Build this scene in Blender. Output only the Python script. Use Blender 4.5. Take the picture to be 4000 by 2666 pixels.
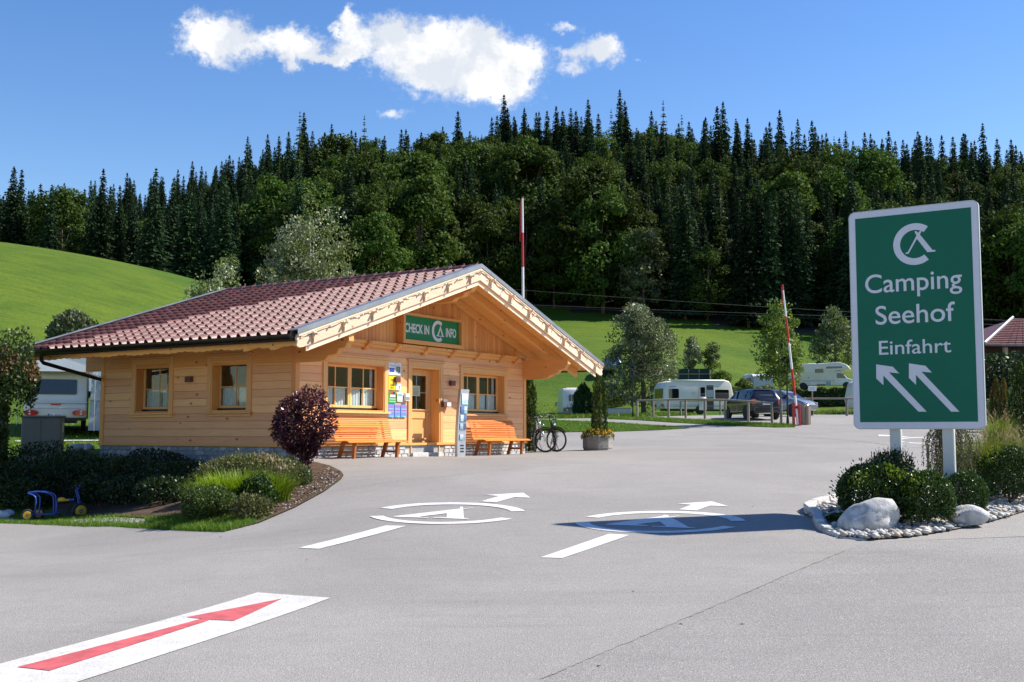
import bpy, bmesh, math, random
import numpy as np
from mathutils import Vector, Matrix, geometry, noise as mnoise
PI = math.pi
R = math.radians
scene = bpy.context.scene
COL = scene.collection
for o in list(bpy.data.objects):
    bpy.data.objects.remove(o)

# ------------------------------------------------------------------ camera
FPX, PITCH, CAMZ = 4346.6, 0.0817, 1.6          # focal length in photo pixels, upward pitch, eye height
cam_d = bpy.data.cameras.new('camera')
cam_d.sensor_width = 36.0
cam_d.lens = 36.0 * FPX / 4000.0
cam_d.clip_start = 0.1
cam_d.clip_end = 3000.0
cam = bpy.data.objects.new('camera', cam_d)
COL.objects.link(cam)
cam.location = (0, 0, CAMZ)
cam.rotation_euler = (PI / 2 + PITCH, 0, 0)
scene.camera = cam

# ------------------------------------------------------------------ sun and sky
SUN_EL = R(44.5)
SUN_AZ = R(78.5)                                 # clockwise from +Y
sun_dir = Vector((math.sin(SUN_AZ) * math.cos(SUN_EL), math.cos(SUN_AZ) * math.cos(SUN_EL), math.sin(SUN_EL)))
sun_l = bpy.data.lights.new('sun', 'SUN')
sun_l.energy = 5.0
sun_l.angle = R(0.53)
sun_l.color = (1.0, 0.94, 0.85)
sun_o = bpy.data.objects.new('sun', sun_l)
COL.objects.link(sun_o)
sun_o.rotation_euler = sun_dir.to_track_quat('Z', 'Y').to_euler()
sun_o.location = (30, 5, 40)

vs = scene.view_settings
vs.view_transform = 'Standard'
vs.look = 'None'
vs.gamma = 1.0
vs.exposure = 0.85
vs.use_curve_mapping = False


def ray(px, py):
    X, Y = (px - 2000.0) / FPX, (py - 1333.0) / FPX
    c, s = math.cos(PITCH), math.sin(PITCH)
    return (X, c + Y * s, s - Y * c)


def at(px, py, D):
    d = ray(px, py)
    k = D / d[1]
    return Vector((d[0] * k, D, d[2] * k + CAMZ))


class NT:
    """small helper round a node tree"""
    def __init__(self, nt):
        self.nt = nt
        self.L = nt.links.new

    def n(self, kind, **kw):
        nd = self.nt.nodes.new(kind)
        for k, v in kw.items():
            setattr(nd, k, v)
        return nd

    def math(self, op, a, b=None, clamp=False):
        m = self.n('ShaderNodeMath', operation=op, use_clamp=clamp)
        for i, x in enumerate((a, b)):
            if x is None:
                continue
            if isinstance(x, (int, float)):
                m.inputs[i].default_value = x
            else:
                self.L(x, m.inputs[i])
        return m.outputs[0]

    def mix(self, fac, a, b, mode='MIX'):
        m = self.n('ShaderNodeMix', data_type='RGBA', blend_type=mode)
        for s, x in ((m.inputs[0], fac), (m.inputs[6], a), (m.inputs[7], b)):
            if isinstance(x, (int, float)):
                s.default_value = x
            elif isinstance(x, (tuple, list)):
                s.default_value = tuple(x) + ((1,) if len(x) == 3 else ())
            else:
                self.L(x, s)
        return m.outputs[2]

    def noise(self, scale, detail=3, rough=.55, vec=None, dist=0.0, out=0):
        m = self.n('ShaderNodeTexNoise')
        m.inputs['Scale'].default_value = scale
        m.inputs['Detail'].default_value = detail
        m.inputs['Roughness'].default_value = rough
        m.inputs['Distortion'].default_value = dist
        if vec is not None:
            self.L(vec, m.inputs['Vector'])
        return m.outputs[out]

    def ramp(self, fac, stops):
        m = self.n('ShaderNodeValToRGB')
        cr = m.color_ramp
        while len(cr.elements) < len(stops):
            cr.elements.new(.5)
        for e, (p, c) in zip(cr.elements, stops):
            e.position = p
            e.color = tuple(c) + (1,) if isinstance(c, (tuple, list)) else (c, c, c, 1)
        self.L(fac, m.inputs[0])
        return m.outputs[0]

    def smooth(self, x, lo, hi):
        m = self.n('ShaderNodeMapRange', interpolation_type='SMOOTHSTEP')
        self.L(x, m.inputs[0])
        m.inputs[1].default_value = lo
        m.inputs[2].default_value = hi
        return m.outputs[0]


world = bpy.data.worlds.new('World')
scene.world = world
world.use_nodes = True
world.cycles.sampling_method = 'MANUAL'
world.cycles.sample_map_resolution = 256
wt = NT(world.node_tree)
for nd in list(world.node_tree.nodes):
    world.node_tree.nodes.remove(nd)
w_out = wt.n('ShaderNodeOutputWorld')
w_bg = wt.n('ShaderNodeBackground')
w_bg.inputs[1].default_value = 0.088
sky = wt.n('ShaderNodeTexSky', sky_type='NISHITA')
sky.sun_disc = False
sky.sun_elevation = SUN_EL
sky.sun_rotation = SUN_AZ
sky.altitude = 700
sky.air_density = 1.25
sky.dust_density = 0.25
sky.ozone_density = 2.6
tc = wt.n('ShaderNodeTexCoord')
sep = wt.n('ShaderNodeSeparateXYZ')
wt.L(tc.outputs['Generated'], sep.inputs[0])
ysafe = wt.math('MAXIMUM', sep.outputs[1], 0.02)
cu = wt.math('DIVIDE', sep.outputs[0], ysafe)
cv = wt.math('DIVIDE', sep.outputs[2], ysafe)
comb = wt.n('ShaderNodeCombineXYZ')
wt.L(cu, comb.inputs[0])
wt.L(cv, comb.inputs[1])
# billowing: the cloud outlines are bent by two sizes of noise
nz1 = wt.noise(26, 4, .6, comb.outputs[0], out=1)
nz2 = wt.noise(85, 4, .65, comb.outputs[0], out=1)
v1 = wt.n('ShaderNodeVectorMath', operation='SUBTRACT')
wt.L(nz1, v1.inputs[0])
v1.inputs[1].default_value = (.5, .5, .5)
v1s = wt.n('ShaderNodeVectorMath', operation='SCALE')
wt.L(v1.outputs[0], v1s.inputs[0])
v1s.inputs['Scale'].default_value = .030
v2 = wt.n('ShaderNodeVectorMath', operation='SUBTRACT')
wt.L(nz2, v2.inputs[0])
v2.inputs[1].default_value = (.5, .5, .5)
v2s = wt.n('ShaderNodeVectorMath', operation='SCALE')
wt.L(v2.outputs[0], v2s.inputs[0])
v2s.inputs['Scale'].default_value = .019
va = wt.n('ShaderNodeVectorMath', operation='ADD')
wt.L(comb.outputs[0], va.inputs[0])
wt.L(v1s.outputs[0], va.inputs[1])
vb = wt.n('ShaderNodeVectorMath', operation='ADD')
wt.L(va.outputs[0], vb.inputs[0])
wt.L(v2s.outputs[0], vb.inputs[1])
BLOBS = [(190, 150, 85, 72, 1), (345, 165, 105, 100, 1), (270, 225, 130, 62, .9), (490, 215, 70, 62, .8), (300, 300, 60, 26, .55),
         (620, 175, 78, 76, 1), (690, 230, 95, 62, 1), (615, 300, 42, 48, .8), (805, 265, 80, 24, .8),
         (890, 85, 36, 50, 1), (905, 170, 75, 75, 1), (880, 250, 66, 40, .8), (1080, 130, 80, 80, 1), (1150, 235, 175, 110, 1),
         (1330, 225, 185, 110, 1), (1480, 190, 115, 95, 1), (1600, 290, 165, 120, 1), (1450, 365, 200, 95, 1), (1620, 425, 115, 62, 1),
         (1705, 280, 72, 82, 1), (1290, 360, 135, 62, 1), (1100, 520, 80, 28, .75), (1900, 130, 70, 22, .75), (2055, 210, 95, 52, 1.0),
         (2088, 250, 62, 56, 1.0), (1925, 245, 75, 32, .8), (1935, 312, 75, 34, .85), (2225, 280, 24, 14, .42), (820, 145, 40, 14, .5)]
field = None
for (bx, by, rx, ry, wgt) in BLOBS:
    d = ray(600 + bx / 1.1765, by / 1.1765)
    u0, v0 = d[0] / d[1], d[2] / d[1]
    a, b = rx / 1.1765 / FPX * 1.06, ry / 1.1765 / FPX * 1.06
    s = wt.n('ShaderNodeVectorMath', operation='SUBTRACT')
    wt.L(vb.outputs[0], s.inputs[0])
    s.inputs[1].default_value = (u0, v0, 0)
    m = wt.n('ShaderNodeVectorMath', operation='MULTIPLY')
    wt.L(s.outputs[0], m.inputs[0])
    m.inputs[1].default_value = (1 / a, 1 / b, 0)
    dd = wt.n('ShaderNodeVectorMath', operation='DOT_PRODUCT')
    wt.L(m.outputs[0], dd.inputs[0])
    wt.L(m.outputs[0], dd.inputs[1])
    g = wt.math('EXPONENT', wt.math('MULTIPLY', dd.outputs['Value'], -1.0))
    g = wt.math('MULTIPLY', g, wgt)
    field = g if field is None else wt.math('ADD', field, g)
fine = wt.noise(140, 5, .7, comb.outputs[0])
fld2 = wt.math('ADD', field, wt.math('MULTIPLY', wt.math('SUBTRACT', fine, .5), 1.0))
alpha = wt.smooth(fld2, .20, 1.15)
front_of = wt.math('GREATER_THAN', sep.outputs[1], .05)
alpha = wt.math('MULTIPLY', alpha, front_of)
body = wt.noise(22, 4, .55, vb.outputs[0])
shade = wt.smooth(body, .38, .66)
ccol = wt.mix(shade, (4.9, 5.2, 5.7), (7.2, 7.15, 7.0))
shs = wt.n('ShaderNodeHueSaturation')
shs.inputs['Hue'].default_value = .512
shs.inputs['Saturation'].default_value = 1.28
shs.inputs['Value'].default_value = 1.08
wt.L(sky.outputs[0], shs.inputs['Color'])
skyc = wt.mix(alpha, shs.outputs[0], ccol)
wt.L(skyc, w_bg.inputs[0])
wt.L(w_bg.outputs[0], w_out.inputs[0])

# ------------------------------------------------------------------ terrain
HA = Vector((-4.7019, 24.1499, CAMZ - 0.2768 - 0.35))   # building: front left wall corner at the ground
HTH = 0.5594
HU = Vector((math.sin(HTH), math.cos(HTH), 0))
HV = Vector((-math.cos(HTH), math.sin(HTH), 0))
HW, HL = 9.57, 6.43
HROT = PI / 2 - HTH


def hw(u, v, z=0.0):
    return HA + HU * u + HV * v + Vector((0, 0, z))


def pz(px, py, D):
    p = at(px, py, D)
    return (p.x, p.y, p.z)


CP = [(0, 0, 0), (-10, 0, 0), (12, 0, .05), (0, 8, 0), (-8, 9, 0), (8, 9, .1), (-20, 8, -.1), (28, 5, .2), (0, 10.6, .03), (-40, 5, -.3), (0, -20, 0), (50, -10, .4), (-50, -15, -.3),
      (-9.66, 21, -.135), (-9.07, 22.3, -.16), (-6.6, 18.6, -.02), (-22, 24, -.25), (-38, 27, -.1), (-4.3, 16.5, .1), (-3.5, 17.8, .34), (-3.2, 21, .72), (-.93, 16, .414), (1.98, 14.84, .377), (4.5, 13.4, .285), (9, 14, .38),
      (16, 18, .6), (25, 25, .95), (2.9, 34, 1.036), (13.3, 52, 1.91), (12, 58, 2.3), (12, 84, 2.87), (5.5, 108, 3.05), (-18.4, 45, 1.58), (-11.8, 28, .92), (-15, 25.5, .1),
       (13, 40, 1.35), (24, 45, 1.6), (34, 60, 2.3), (17.5, 66, 2.55), (40, 85, 3.1), (22, 96, 2.9), (0, 75, 2.6), (-8, 60, 2.2), (-5, 90, 3.4), (-2, 110, 4.2), (-30, 45, 2.0),
      (10, 126, 8.4), (-6, 130, 8.6), (22.5, 140, 10.9), (34, 128, 6.5), (38, 118, 5.6), (30, 106, 3.6), (52, 128, 6.6), (70, 120, 6)]
for u, v in ((0, 0), (9.57, 0), (0, 6.43), (9.57, 6.43), (4, -1), (8, -1), (1, -1), (5, 3)):
    p = hw(u, v)
    CP.append((p.x, p.y, p.z))
CP += [pz(2700, 1230, 205), pz(2100, 1235, 200), pz(3300, 1275, 200), pz(3900, 1330, 190), pz(1400, 1230, 190),
       pz(0, 955, 138), pz(350, 1000, 133), pz(730, 1090, 127), pz(1100, 1250, 120), pz(-500, 960, 140), pz(100, 1350, 75), pz(500, 1480, 70)]
CP += [(-110, 210, 26), (-75, 205, 25), (-45, 200, 23.5), (-100, 60, 12), (90, 150, 9.5), (110, 200, 17)]
SKYL = [(-500, 720), (0, 715), (400, 660), (800, 600), (1200, 490), (1600, 490), (2000, 440), (2400, 430), (2800, 490), (3200, 530), (3600, 560), (4000, 560), (4500, 560)]
for sx, sy in SKYL:
    p = at(sx, sy, 330)
    CP.append((p.x, p.y, p.z - 24))
    p = at(sx, sy, 440)
    CP.append((p.x, p.y, p.z - 62))
CPA = np.array(CP, float)
SC = 60.0


def _u(r2):
    return np.where(r2 > 1e-12, r2 * np.log(np.maximum(r2, 1e-12)) * .5, 0.0)


_n = len(CPA)
_P = CPA[:, :2] / SC
_K = _u(((_P[:, None, :] - _P[None, :, :]) ** 2).sum(-1)) + np.eye(_n) * 2e-5
_Q = np.hstack([np.ones((_n, 1)), _P])
_M = np.zeros((_n + 3, _n + 3))
_M[:_n, :_n] = _K
_M[:_n, _n:] = _Q
_M[_n:, :_n] = _Q.T
_S = np.linalg.solve(_M, np.concatenate([CPA[:, 2], np.zeros(3)]))


def H_np(X, Y):
    X = np.asarray(X, float)
    Y = np.asarray(Y, float)
    sh = X.shape
    P = np.stack([X.ravel(), Y.ravel()], 1) / SC
    out = np.empty(len(P))
    for i in range(0, len(P), 20000):
        q = P[i:i + 20000]
        U = _u(((q[:, None, :] - _P[None, :, :]) ** 2).sum(-1))
        out[i:i + 20000] = U @ _S[:_n] + _S[_n] + q @ _S[_n + 1:]
    return out.reshape(sh)


def H(x, y):
    return float(H_np(np.array([x]), np.array([y]))[0])


def gp(px, py, lo=4.0, hi=400.0):
    """where a photo pixel's ray first meets the ground"""
    d = np.array(ray(px, py))
    d = d / d[1]
    t = np.exp(np.linspace(math.log(lo), math.log(hi), 500))
    z = CAMZ + d[2] * t - H_np(d[0] * t, t)
    idx = np.where(z < 0)[0]
    if len(idx) == 0:
        return Vector((d[0] * hi, hi, H(d[0] * hi, hi)))
    i = idx[0]
    a, b = t[max(i - 1, 0)], t[i]
    for _ in range(30):
        m = (a + b) / 2
        if CAMZ + d[2] * m - H(d[0] * m, m) < 0:
            b = m
        else:
            a = m
    return Vector((d[0] * b, b, H(d[0] * b, b)))


def gpD(px, D, dz=0.0):
    x = (px - 2000.0) / FPX * D / ray(px, 1689)[1]
    return Vector((x, D, H(x, D) + dz))

# ------------------------------------------------------------------ materials
MATS = {}


def new_mat(name):
    m = bpy.data.materials.new(name)
    m.use_nodes = True
    nt = m.node_tree
    for nd in list(nt.nodes):
        nt.nodes.remove(nd)
    t = NT(nt)
    out = t.n('ShaderNodeOutputMaterial')
    p = t.n('ShaderNodeBsdfPrincipled')
    t.L(p.outputs[0], out.inputs[0])
    MATS[name] = m
    return m, t, p, out


def setc(t, sock, x):
    if isinstance(x, (tuple, list)):
        sock.default_value = tuple(x) + ((1,) if len(x) == 3 else ())
    elif isinstance(x, (int, float)):
        sock.default_value = x
    else:
        t.L(x, sock)


def sub3(c, k):
    return tuple(max(0, min(1, v * k)) for v in c)


def plain(name, col, rough=.5, metal=0.0, var=.12, scale=4.0, bump=0.0, bscale=40.0, spec=.5, coat=0.0, dirt=0.0):
    m, t, p, out = new_mat(name)
    co = t.n('ShaderNodeTexCoord').outputs['Object']
    n1 = t.noise(scale, 4, .6, co)
    c = t.mix(t.smooth(n1, .3, .7), sub3(col, 1 - var), sub3(col, 1 + var))
    if dirt:
        n2 = t.noise(scale * 3.1, 5, .7, co)
        c = t.mix(t.math('MULTIPLY', t.smooth(n2, .5, .75), dirt), c, (.12, .10, .075))
    setc(t, p.inputs['Base Color'], c)
    p.inputs['Roughness'].default_value = rough
    t.L(t.math('ADD', t.math('MULTIPLY', n1, .2), rough - .1), p.inputs['Roughness'])
    p.inputs['Metallic'].default_value = metal
    p.inputs['Specular IOR Level'].default_value = spec
    p.inputs['Coat Weight'].default_value = coat
    if bump:
        b = t.n('ShaderNodeBump')
        b.inputs['Strength'].default_value = bump
        b.inputs['Distance'].default_value = .01
        t.L(t.noise(bscale, 4, .6, co), b.inputs['Height'])
        t.L(b.outputs[0], p.inputs['Normal'])
    return m


def wood(name, c1, c2, axis=0, rough=.55, knots=True, grain=1.0, spec=.3, knotc=None):
    """sawn timber; axis = direction of the grain in object space"""
    m, t, p, out = new_mat(name)
    tco = t.n('ShaderNodeTexCoord').outputs['Object']
    oi = t.n('ShaderNodeObjectInfo')
    rv = t.n('ShaderNodeCombineXYZ')
    t.L(t.math('MULTIPLY', oi.outputs['Random'], 37.0), rv.inputs[0])
    t.L(t.math('MULTIPLY', oi.outputs['Random'], 71.0), rv.inputs[1])
    t.L(t.math('MULTIPLY', oi.outputs['Random'], 53.0), rv.inputs[2])
    ad = t.n('ShaderNodeVectorMath', operation='ADD')
    t.L(tco, ad.inputs[0])
    t.L(rv.outputs[0], ad.inputs[1])
    mp = t.n('ShaderNodeMapping')
    t.L(ad.outputs[0], mp.inputs[0])
    sc = [9.0, 9.0, 9.0]
    sc[axis] = .55
    mp.inputs['Scale'].default_value = sc
    g = t.noise(3.0, 5, .62, mp.outputs[0], .6)
    c = t.mix(t.smooth(g, .32, .68), c1, c2)
    g2 = t.noise(.8, 2, .5, ad.outputs[0])
    c = t.mix(t.math('MULTIPLY', t.smooth(g2, .35, .75), .35), c, sub3(c2, .82))
    hs = t.n('ShaderNodeHueSaturation')
    t.L(t.math('ADD', t.math('MULTIPLY', oi.outputs['Random'], .26), .87), hs.inputs['Value'])
    t.L(t.math('ADD', t.math('MULTIPLY', oi.outputs['Random'], .014), .493), hs.inputs['Hue'])
    t.L(c, hs.inputs['Color'])
    c = hs.outputs[0]
    if knots:
        mk = t.n('ShaderNodeMapping')
        t.L(ad.outputs[0], mk.inputs[0])
        ks = [3.4, 3.4, 3.4]
        ks[axis] = 2.1
        mk.inputs['Scale'].default_value = ks
        vo = t.n('ShaderNodeTexVoronoi')
        vo.inputs['Scale'].default_value = 1.0
        t.L(mk.outputs[0], vo.inputs['Vector'])
        kn = t.smooth(vo.outputs['Distance'], .125, .055)
        mr = kn
        c = t.mix(t.math('MULTIPLY', mr, .8), c, knotc or (.16, .055, .022))
    t.L(c, p.inputs['Base Color'])
    p.inputs['Roughness'].default_value = rough
    p.inputs['Specular IOR Level'].default_value = spec
    b = t.n('ShaderNodeBump')
    b.inputs['Strength'].default_value = .25 * grain
    b.inputs['Distance'].default_value = .004
    t.L(g, b.inputs['Height'])
    t.L(b.outputs[0], p.inputs['Normal'])
    return m


def leafm(name, c1, c2, trans=.3, rough=.5, spec=.25, ovar=.25):
    m, t, p, out = new_mat(name)
    ge = t.n('ShaderNodeNewGeometry')
    oi = t.n('ShaderNodeObjectInfo')
    c = t.mix(ge.outputs['Random Per Island'], c1, c2)
    hs = t.n('ShaderNodeHueSaturation')
    t.L(t.math('ADD', t.math('MULTIPLY', oi.outputs['Random'], ovar * 2), 1 - ovar), hs.inputs['Value'])
    t.L(t.math('ADD', t.math('MULTIPLY', oi.outputs['Random'], ovar * .07), .5 - ovar * .035), hs.inputs['Hue'])
    t.L(c, hs.inputs['Color'])
    c = hs.outputs[0]
    t.L(c, p.inputs['Base Color'])
    p.inputs['Roughness'].default_value = rough
    p.inputs['Specular IOR Level'].default_value = spec
    tr = t.n('ShaderNodeBsdfTranslucent')
    t.L(t.mix(1.0, c, (1.0, 1.0, .55), 'MULTIPLY'), tr.inputs[0])
    mx = t.n('ShaderNodeMixShader')
    mx.inputs[0].default_value = trans
    t.L(p.outputs[0], mx.inputs[1])
    t.L(tr.outputs[0], mx.inputs[2])
    t.L(mx.outputs[0], out.inputs[0])
    return m


def asphalt(name, base, speck=.5, warm=0.0):
    m, t, p, out = new_mat(name)
    co = t.n('ShaderNodeTexCoord').outputs['Object']
    big = t.noise(.23, 5, .6, co, .8)
    mid = t.noise(2.2, 4, .6, co)
    fine = t.noise(55, 3, .7, co)
    vo = t.n('ShaderNodeTexVoronoi')
    vo.inputs['Scale'].default_value = 95
    t.L(co, vo.inputs['Vector'])
    sepc = t.n('ShaderNodeSeparateColor')
    t.L(vo.outputs['Color'], sepc.inputs[0])
    c = t.mix(t.smooth(big, .3, .7), sub3(base, .9), sub3(base, 1.08))
    c = t.mix(t.math('MULTIPLY', t.smooth(mid, .45, .75), .35), c, sub3(base, .84))
    g = t.ramp(sepc.outputs[0], [(0, .55), (.3, .85), (.75, 1.02), (.93, 1.3), (1, 1.75)])
    c = t.mix(speck, c, t.mix(1.0, c, g, 'MULTIPLY'))
    # streaks left by tyres and sweeping, stretched along the way in
    mp = t.n('ShaderNodeMapping')
    mp.inputs['Rotation'].default_value = (0, 0, R(28))
    mp.inputs['Scale'].default_value = (.35, 2.6, 1)
    t.L(co, mp.inputs[0])
    st = t.noise(1.1, 5, .7, mp.outputs[0], .4)
    c = t.mix(t.math('MULTIPLY', t.smooth(st, .50, .78), .42), c, sub3(base, .64))
    # thin darker cracks and spots
    sp = t.noise(7.5, 2, .5, co)
    c = t.mix(t.math('MULTIPLY', t.smooth(sp, .76, .84), .55), c, sub3(base, .45))
    t.L(c, p.inputs['Base Color'])
    p.inputs['Roughness'].default_value = .82
    p.inputs['Specular IOR Level'].default_value = .3
    b = t.n('ShaderNodeBump')
    b.inputs['Strength'].default_value = .6
    b.inputs['Distance'].default_value = .006
    t.L(t.math('ADD', vo.outputs['Distance'], t.math('MULTIPLY', fine, .6)), b.inputs['Height'])
    t.L(b.outputs[0], p.inputs['Normal'])
    return m


def meadow(name, c1, c2, c3, sc=1.0):
    m, t, p, out = new_mat(name)
    co = t.n('ShaderNodeTexCoord').outputs['Object']
    a = t.noise(.030 * sc, 4, .6, co, .6)
    mp = t.n('ShaderNodeMapping')
    mp.inputs['Rotation'].default_value = (0, 0, R(12))
    mp.inputs['Scale'].default_value = (.5, 1.7, 1)
    t.L(co, mp.inputs[0])
    b_ = t.noise(.42 * sc, 6, .72, mp.outputs[0], .3)
    d = t.noise(3.2 * sc, 5, .8, co)
    e = t.noise(.16 * sc, 3, .6, co)
    c = t.mix(t.smooth(a, .35, .65), c1, c2)
    c = t.mix(t.math('MULTIPLY', t.smooth(b_, .40, .70), .6), c, c3)
    c = t.mix(t.math('MULTIPLY', t.smooth(e, .58, .78), .4), c, (c2[0] * 1.25, c2[1] * 1.02, c2[2] * 1.4))
    g = t.ramp(d, [(.30, .52), (.48, .95), (.56, 1.05), (.72, 1.5)])
    c = t.mix(.75, c, t.mix(1.0, c, g, 'MULTIPLY'))
    t.L(c, p.inputs['Base Color'])
    p.inputs['Roughness'].default_value = .8
    p.inputs['Specular IOR Level'].default_value = .1
    bp = t.n('ShaderNodeBump')
    bp.inputs['Strength'].default_value = .8
    bp.inputs['Distance'].default_value = .2
    t.L(t.math('ADD', t.noise(1.1 * sc, 6, .8, mp.outputs[0]), t.math('MULTIPLY', d, .4)), bp.inputs['Height'])
    t.L(bp.outputs[0], p.inputs['Normal'])
    return m


def glass_mat(name, tint=(.9, .95, .95), dark=False):
    m, t, p, out = new_mat(name)
    p.inputs['Base Color'].default_value = (.01, .012, .012, 1)
    p.inputs['Roughness'].default_value = .02
    p.inputs['Specular IOR Level'].default_value = .8
    if not dark:
        lw = t.n('ShaderNodeLayerWeight')
        lw.inputs[0].default_value = .5
        gl = t.n('ShaderNodeBsdfGlossy')
        gl.inputs['Roughness'].default_value = .01
        tr = t.n('ShaderNodeBsdfTransparent')
        tr.inputs[0].default_value = tuple(tint) + (1,)
        mx = t.n('ShaderNodeMixShader')
        t.L(t.math('ADD', t.math('MULTIPLY', t.math('POWER', lw.outputs['Facing'], 5.0), .75), .035, True), mx.inputs[0])
        t.L(tr.outputs[0], mx.inputs[1])
        t.L(gl.outputs[0], mx.inputs[2])
        t.L(mx.outputs[0], out.inputs[0])
    return m


LARCH1, LARCH2 = (.80, .395, .165), (.86, .475, .230)  # same larch as the beams, painted paler for the sunlit front
M_PLANK = wood('plank_larch', LARCH1, LARCH2, 0, .5)
M_PLANKY = wood('plank_larch_side', LARCH1, LARCH2, 1, .5)
M_BOARDZ = wood('board_larch_upright', (.70, .295, .082), (.77, .365, .122), 2, .5)
M_BEAMX = wood('beam_larch_across', (.70, .315, .085), (.77, .39, .125), 0, .5)  # same larch, warm bounced light under the roof painted in as deeper orange
M_BEAMY = wood('beam_larch_lengthwise', (.68, .30, .080), (.75, .37, .12), 1, .5)  # soffit and purlins: bounced light put into the orange, wood as the planks
M_FASCIA = wood('fascia_larch', (.80, .53, .34), (.85, .61, .43), 0, .5)  # same larch again, bleached look of full sun put into the colour
M_FRAME = wood('window_frame_larch', (.72, .37, .125), (.78, .44, .17), 2, .4, knots=False, grain=.5)
M_BENCH = wood('bench_stained', (.60, .175, .022), (.70, .235, .035), 0, .4, grain=.6)
M_BENCHLEG = wood('bench_leg_stained', (.30, .085, .022), (.38, .12, .032), 2, .45, knots=False)
M_GREYWOOD = wood('weathered_grey_wood', (.24, .20, .155), (.32, .27, .21), 2, .8, knots=False, knotc=(.1, .08, .06))
M_GREYWOODX = wood('weathered_grey_rail', (.26, .22, .17), (.34, .29, .23), 0, .8, knots=False)
M_TILE, _t, _p, _o = new_mat('roof_tile_clay')
_ge = _t.n('ShaderNodeNewGeometry')
_r = _t.math('FRACT', _t.math('ADD', _t.math('MULTIPLY', _ge.outputs['Random Per Island'], 7.3), _t.math('MULTIPLY', _t.n('ShaderNodeObjectInfo').outputs['Random'], 5.7)))
_c = _t.mix(_r, (.118, .042, .035), (.172, .064, .054))
_c = _t.mix(_t.math('MULTIPLY', _t.smooth(_t.noise(1.1, 5, .65, _ge.outputs['Position']), .48, .72), .55), _c, (.088, .040, .036))
_c = _t.mix(_t.math('MULTIPLY', _t.smooth(_t.noise(9, 4, .7, _ge.outputs['Position']), .60, .74), .35), _c, (.16, .13, .10))
_t.L(_c, _p.inputs['Base Color'])
_p.inputs['Roughness'].default_value = .46
_p.inputs['Specular IOR Level'].default_value = .35
M_TILE2 = plain('ridge_tile_clay', (.13, .05, .042), .5, 0, .15, 3, .15, 60)
M_FLASH = plain('grey_sheet_metal', (.28, .29, .30), .42, .6, .1, 2)
M_GUTTER = plain('dark_brown_gutter', (.030, .021, .018), .32, .5, .3, 3)
M_LAMPBOX = plain('rust_brown_metal', (.13, .055, .04), .5, .2)
M_STONE = [plain('plinth_stone_%s' % n, c, .85, 0, .2, 6, .5, 30) for n, c in (('pale', (.48, .47, .45)), ('grey', (.36, .37, .38)), ('warm', (.46, .42, .37)), ('dark', (.25, .26, .28)))]
M_MORTAR = plain('plinth_mortar', (.30, .30, .30), .9, 0, .15, 8, .4)
M_GLASS = glass_mat('window_glass')
M_GLASSD = glass_mat('dark_vehicle_glass', dark=True)
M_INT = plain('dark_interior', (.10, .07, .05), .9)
M_WHITE = plain('white_paint', (.78, .78, .76), .45, 0, .03, 3)
M_OFFWHITE = plain('caravan_white', (.74, .68, .60), .35, 0, .04, .8, coat=.2)
M_CARAVAN2 = plain('motorhome_white', (.72, .69, .66), .35, 0, .04, .8, coat=.2)
M_GREYPL = plain('grey_plastic', (.22, .23, .25), .5)
M_BLACK = plain('black_rubber', (.018, .018, .019), .7, 0, .2, 10)
M_BLACKM = plain('black_metal', (.02, .02, .022), .4, .3)
M_CHROME = plain('bright_steel', (.62, .62, .64), .25, .9, .05)
M_SILVER = plain('silver_powder_coat', (.42, .44, .47), .4, .55, .05)
M_RED = plain('barrier_red', (.52, .025, .02), .4, 0, .1, 2, dirt=.15)
M_BARW = plain('barrier_white', (.76, .75, .72), .45, 0, .05, 2, dirt=.12)
M_LIGHTRED = plain('tail_light_red', (.50, .012, .015), .15, 0, .1, coat=.6)
M_NAVY = plain('car_paint_navy', (.004, .006, .022), .28, .25, .08, 1, coat=.8)
M_BLUECAR = plain('car_paint_blue', (.06, .13, .28), .3, .3, .08, 1, coat=.8)
M_SILVCAR = plain('car_paint_silver', (.24, .25, .27), .3, .5, .05, 1, coat=.8)
M_GREEN = plain('sign_green', (.003, .125, .072), .5, 0, .05, 1.0, spec=.25)
M_GREEN2 = plain('check_in_green', (.006, .19, .065), .5, 0, .06, 2.0, spec=.25)
M_SIGNW = plain('sign_white', (.62, .62, .68), .35, 0, .03)
M_ALU = plain('sign_post_grey', (.50, .52, .51), .5, .25, .06, 2)
M_MARK = plain('road_paint_white', (.62, .61, .585), .7, 0, .08, 7, .3, 90, dirt=.28)
M_MARKRED = plain('road_paint_red', (.46, .085, .09), .7, 0, .16, 7, .3, 90, dirt=.25)
M_KERB = plain('granite_kerb', (.50, .48, .45), .85, 0, .15, 9, .5, 40)
M_BOULDER = plain('pale_boulder', (.46, .455, .44), .9, 0, .28, 7.0, 1.0, 55, .3, dirt=.3)
M_CONC = plain('exposed_concrete', (.28, .25, .22), .9, 0, .25, 22, .8, 90)
M_CABINET = plain('cabinet_grey_green', (.20, .215, .205), .6, 0, .06, 3, dirt=.2)
M_SOIL = plain('garden_soil', (.088, .058, .040), .95, 0, .35, 5, 1.0, 30, .1, dirt=.3)
M_BARK = plain('bark_brown', (.11, .085, .06), .9, 0, .3, 6, .8, 18)
M_BARKG = plain('bark_grey', (.24, .22, .19), .9, 0, .25, 5, .6, 18)
M_BARKW = plain('birch_bark', (.50, .48, .44), .8, 0, .4, 5, .4, 18)
M_TRIKEB = plain('trike_blue', (.018, .06, .30), .35, 0, .08)
M_YEL = plain('plastic_yellow', (.62, .36, .02), .4, 0, .06)
M_CANVAS = plain('white_canvas', (.70, .71, .74), .8, 0, .05, 1.2)
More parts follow.
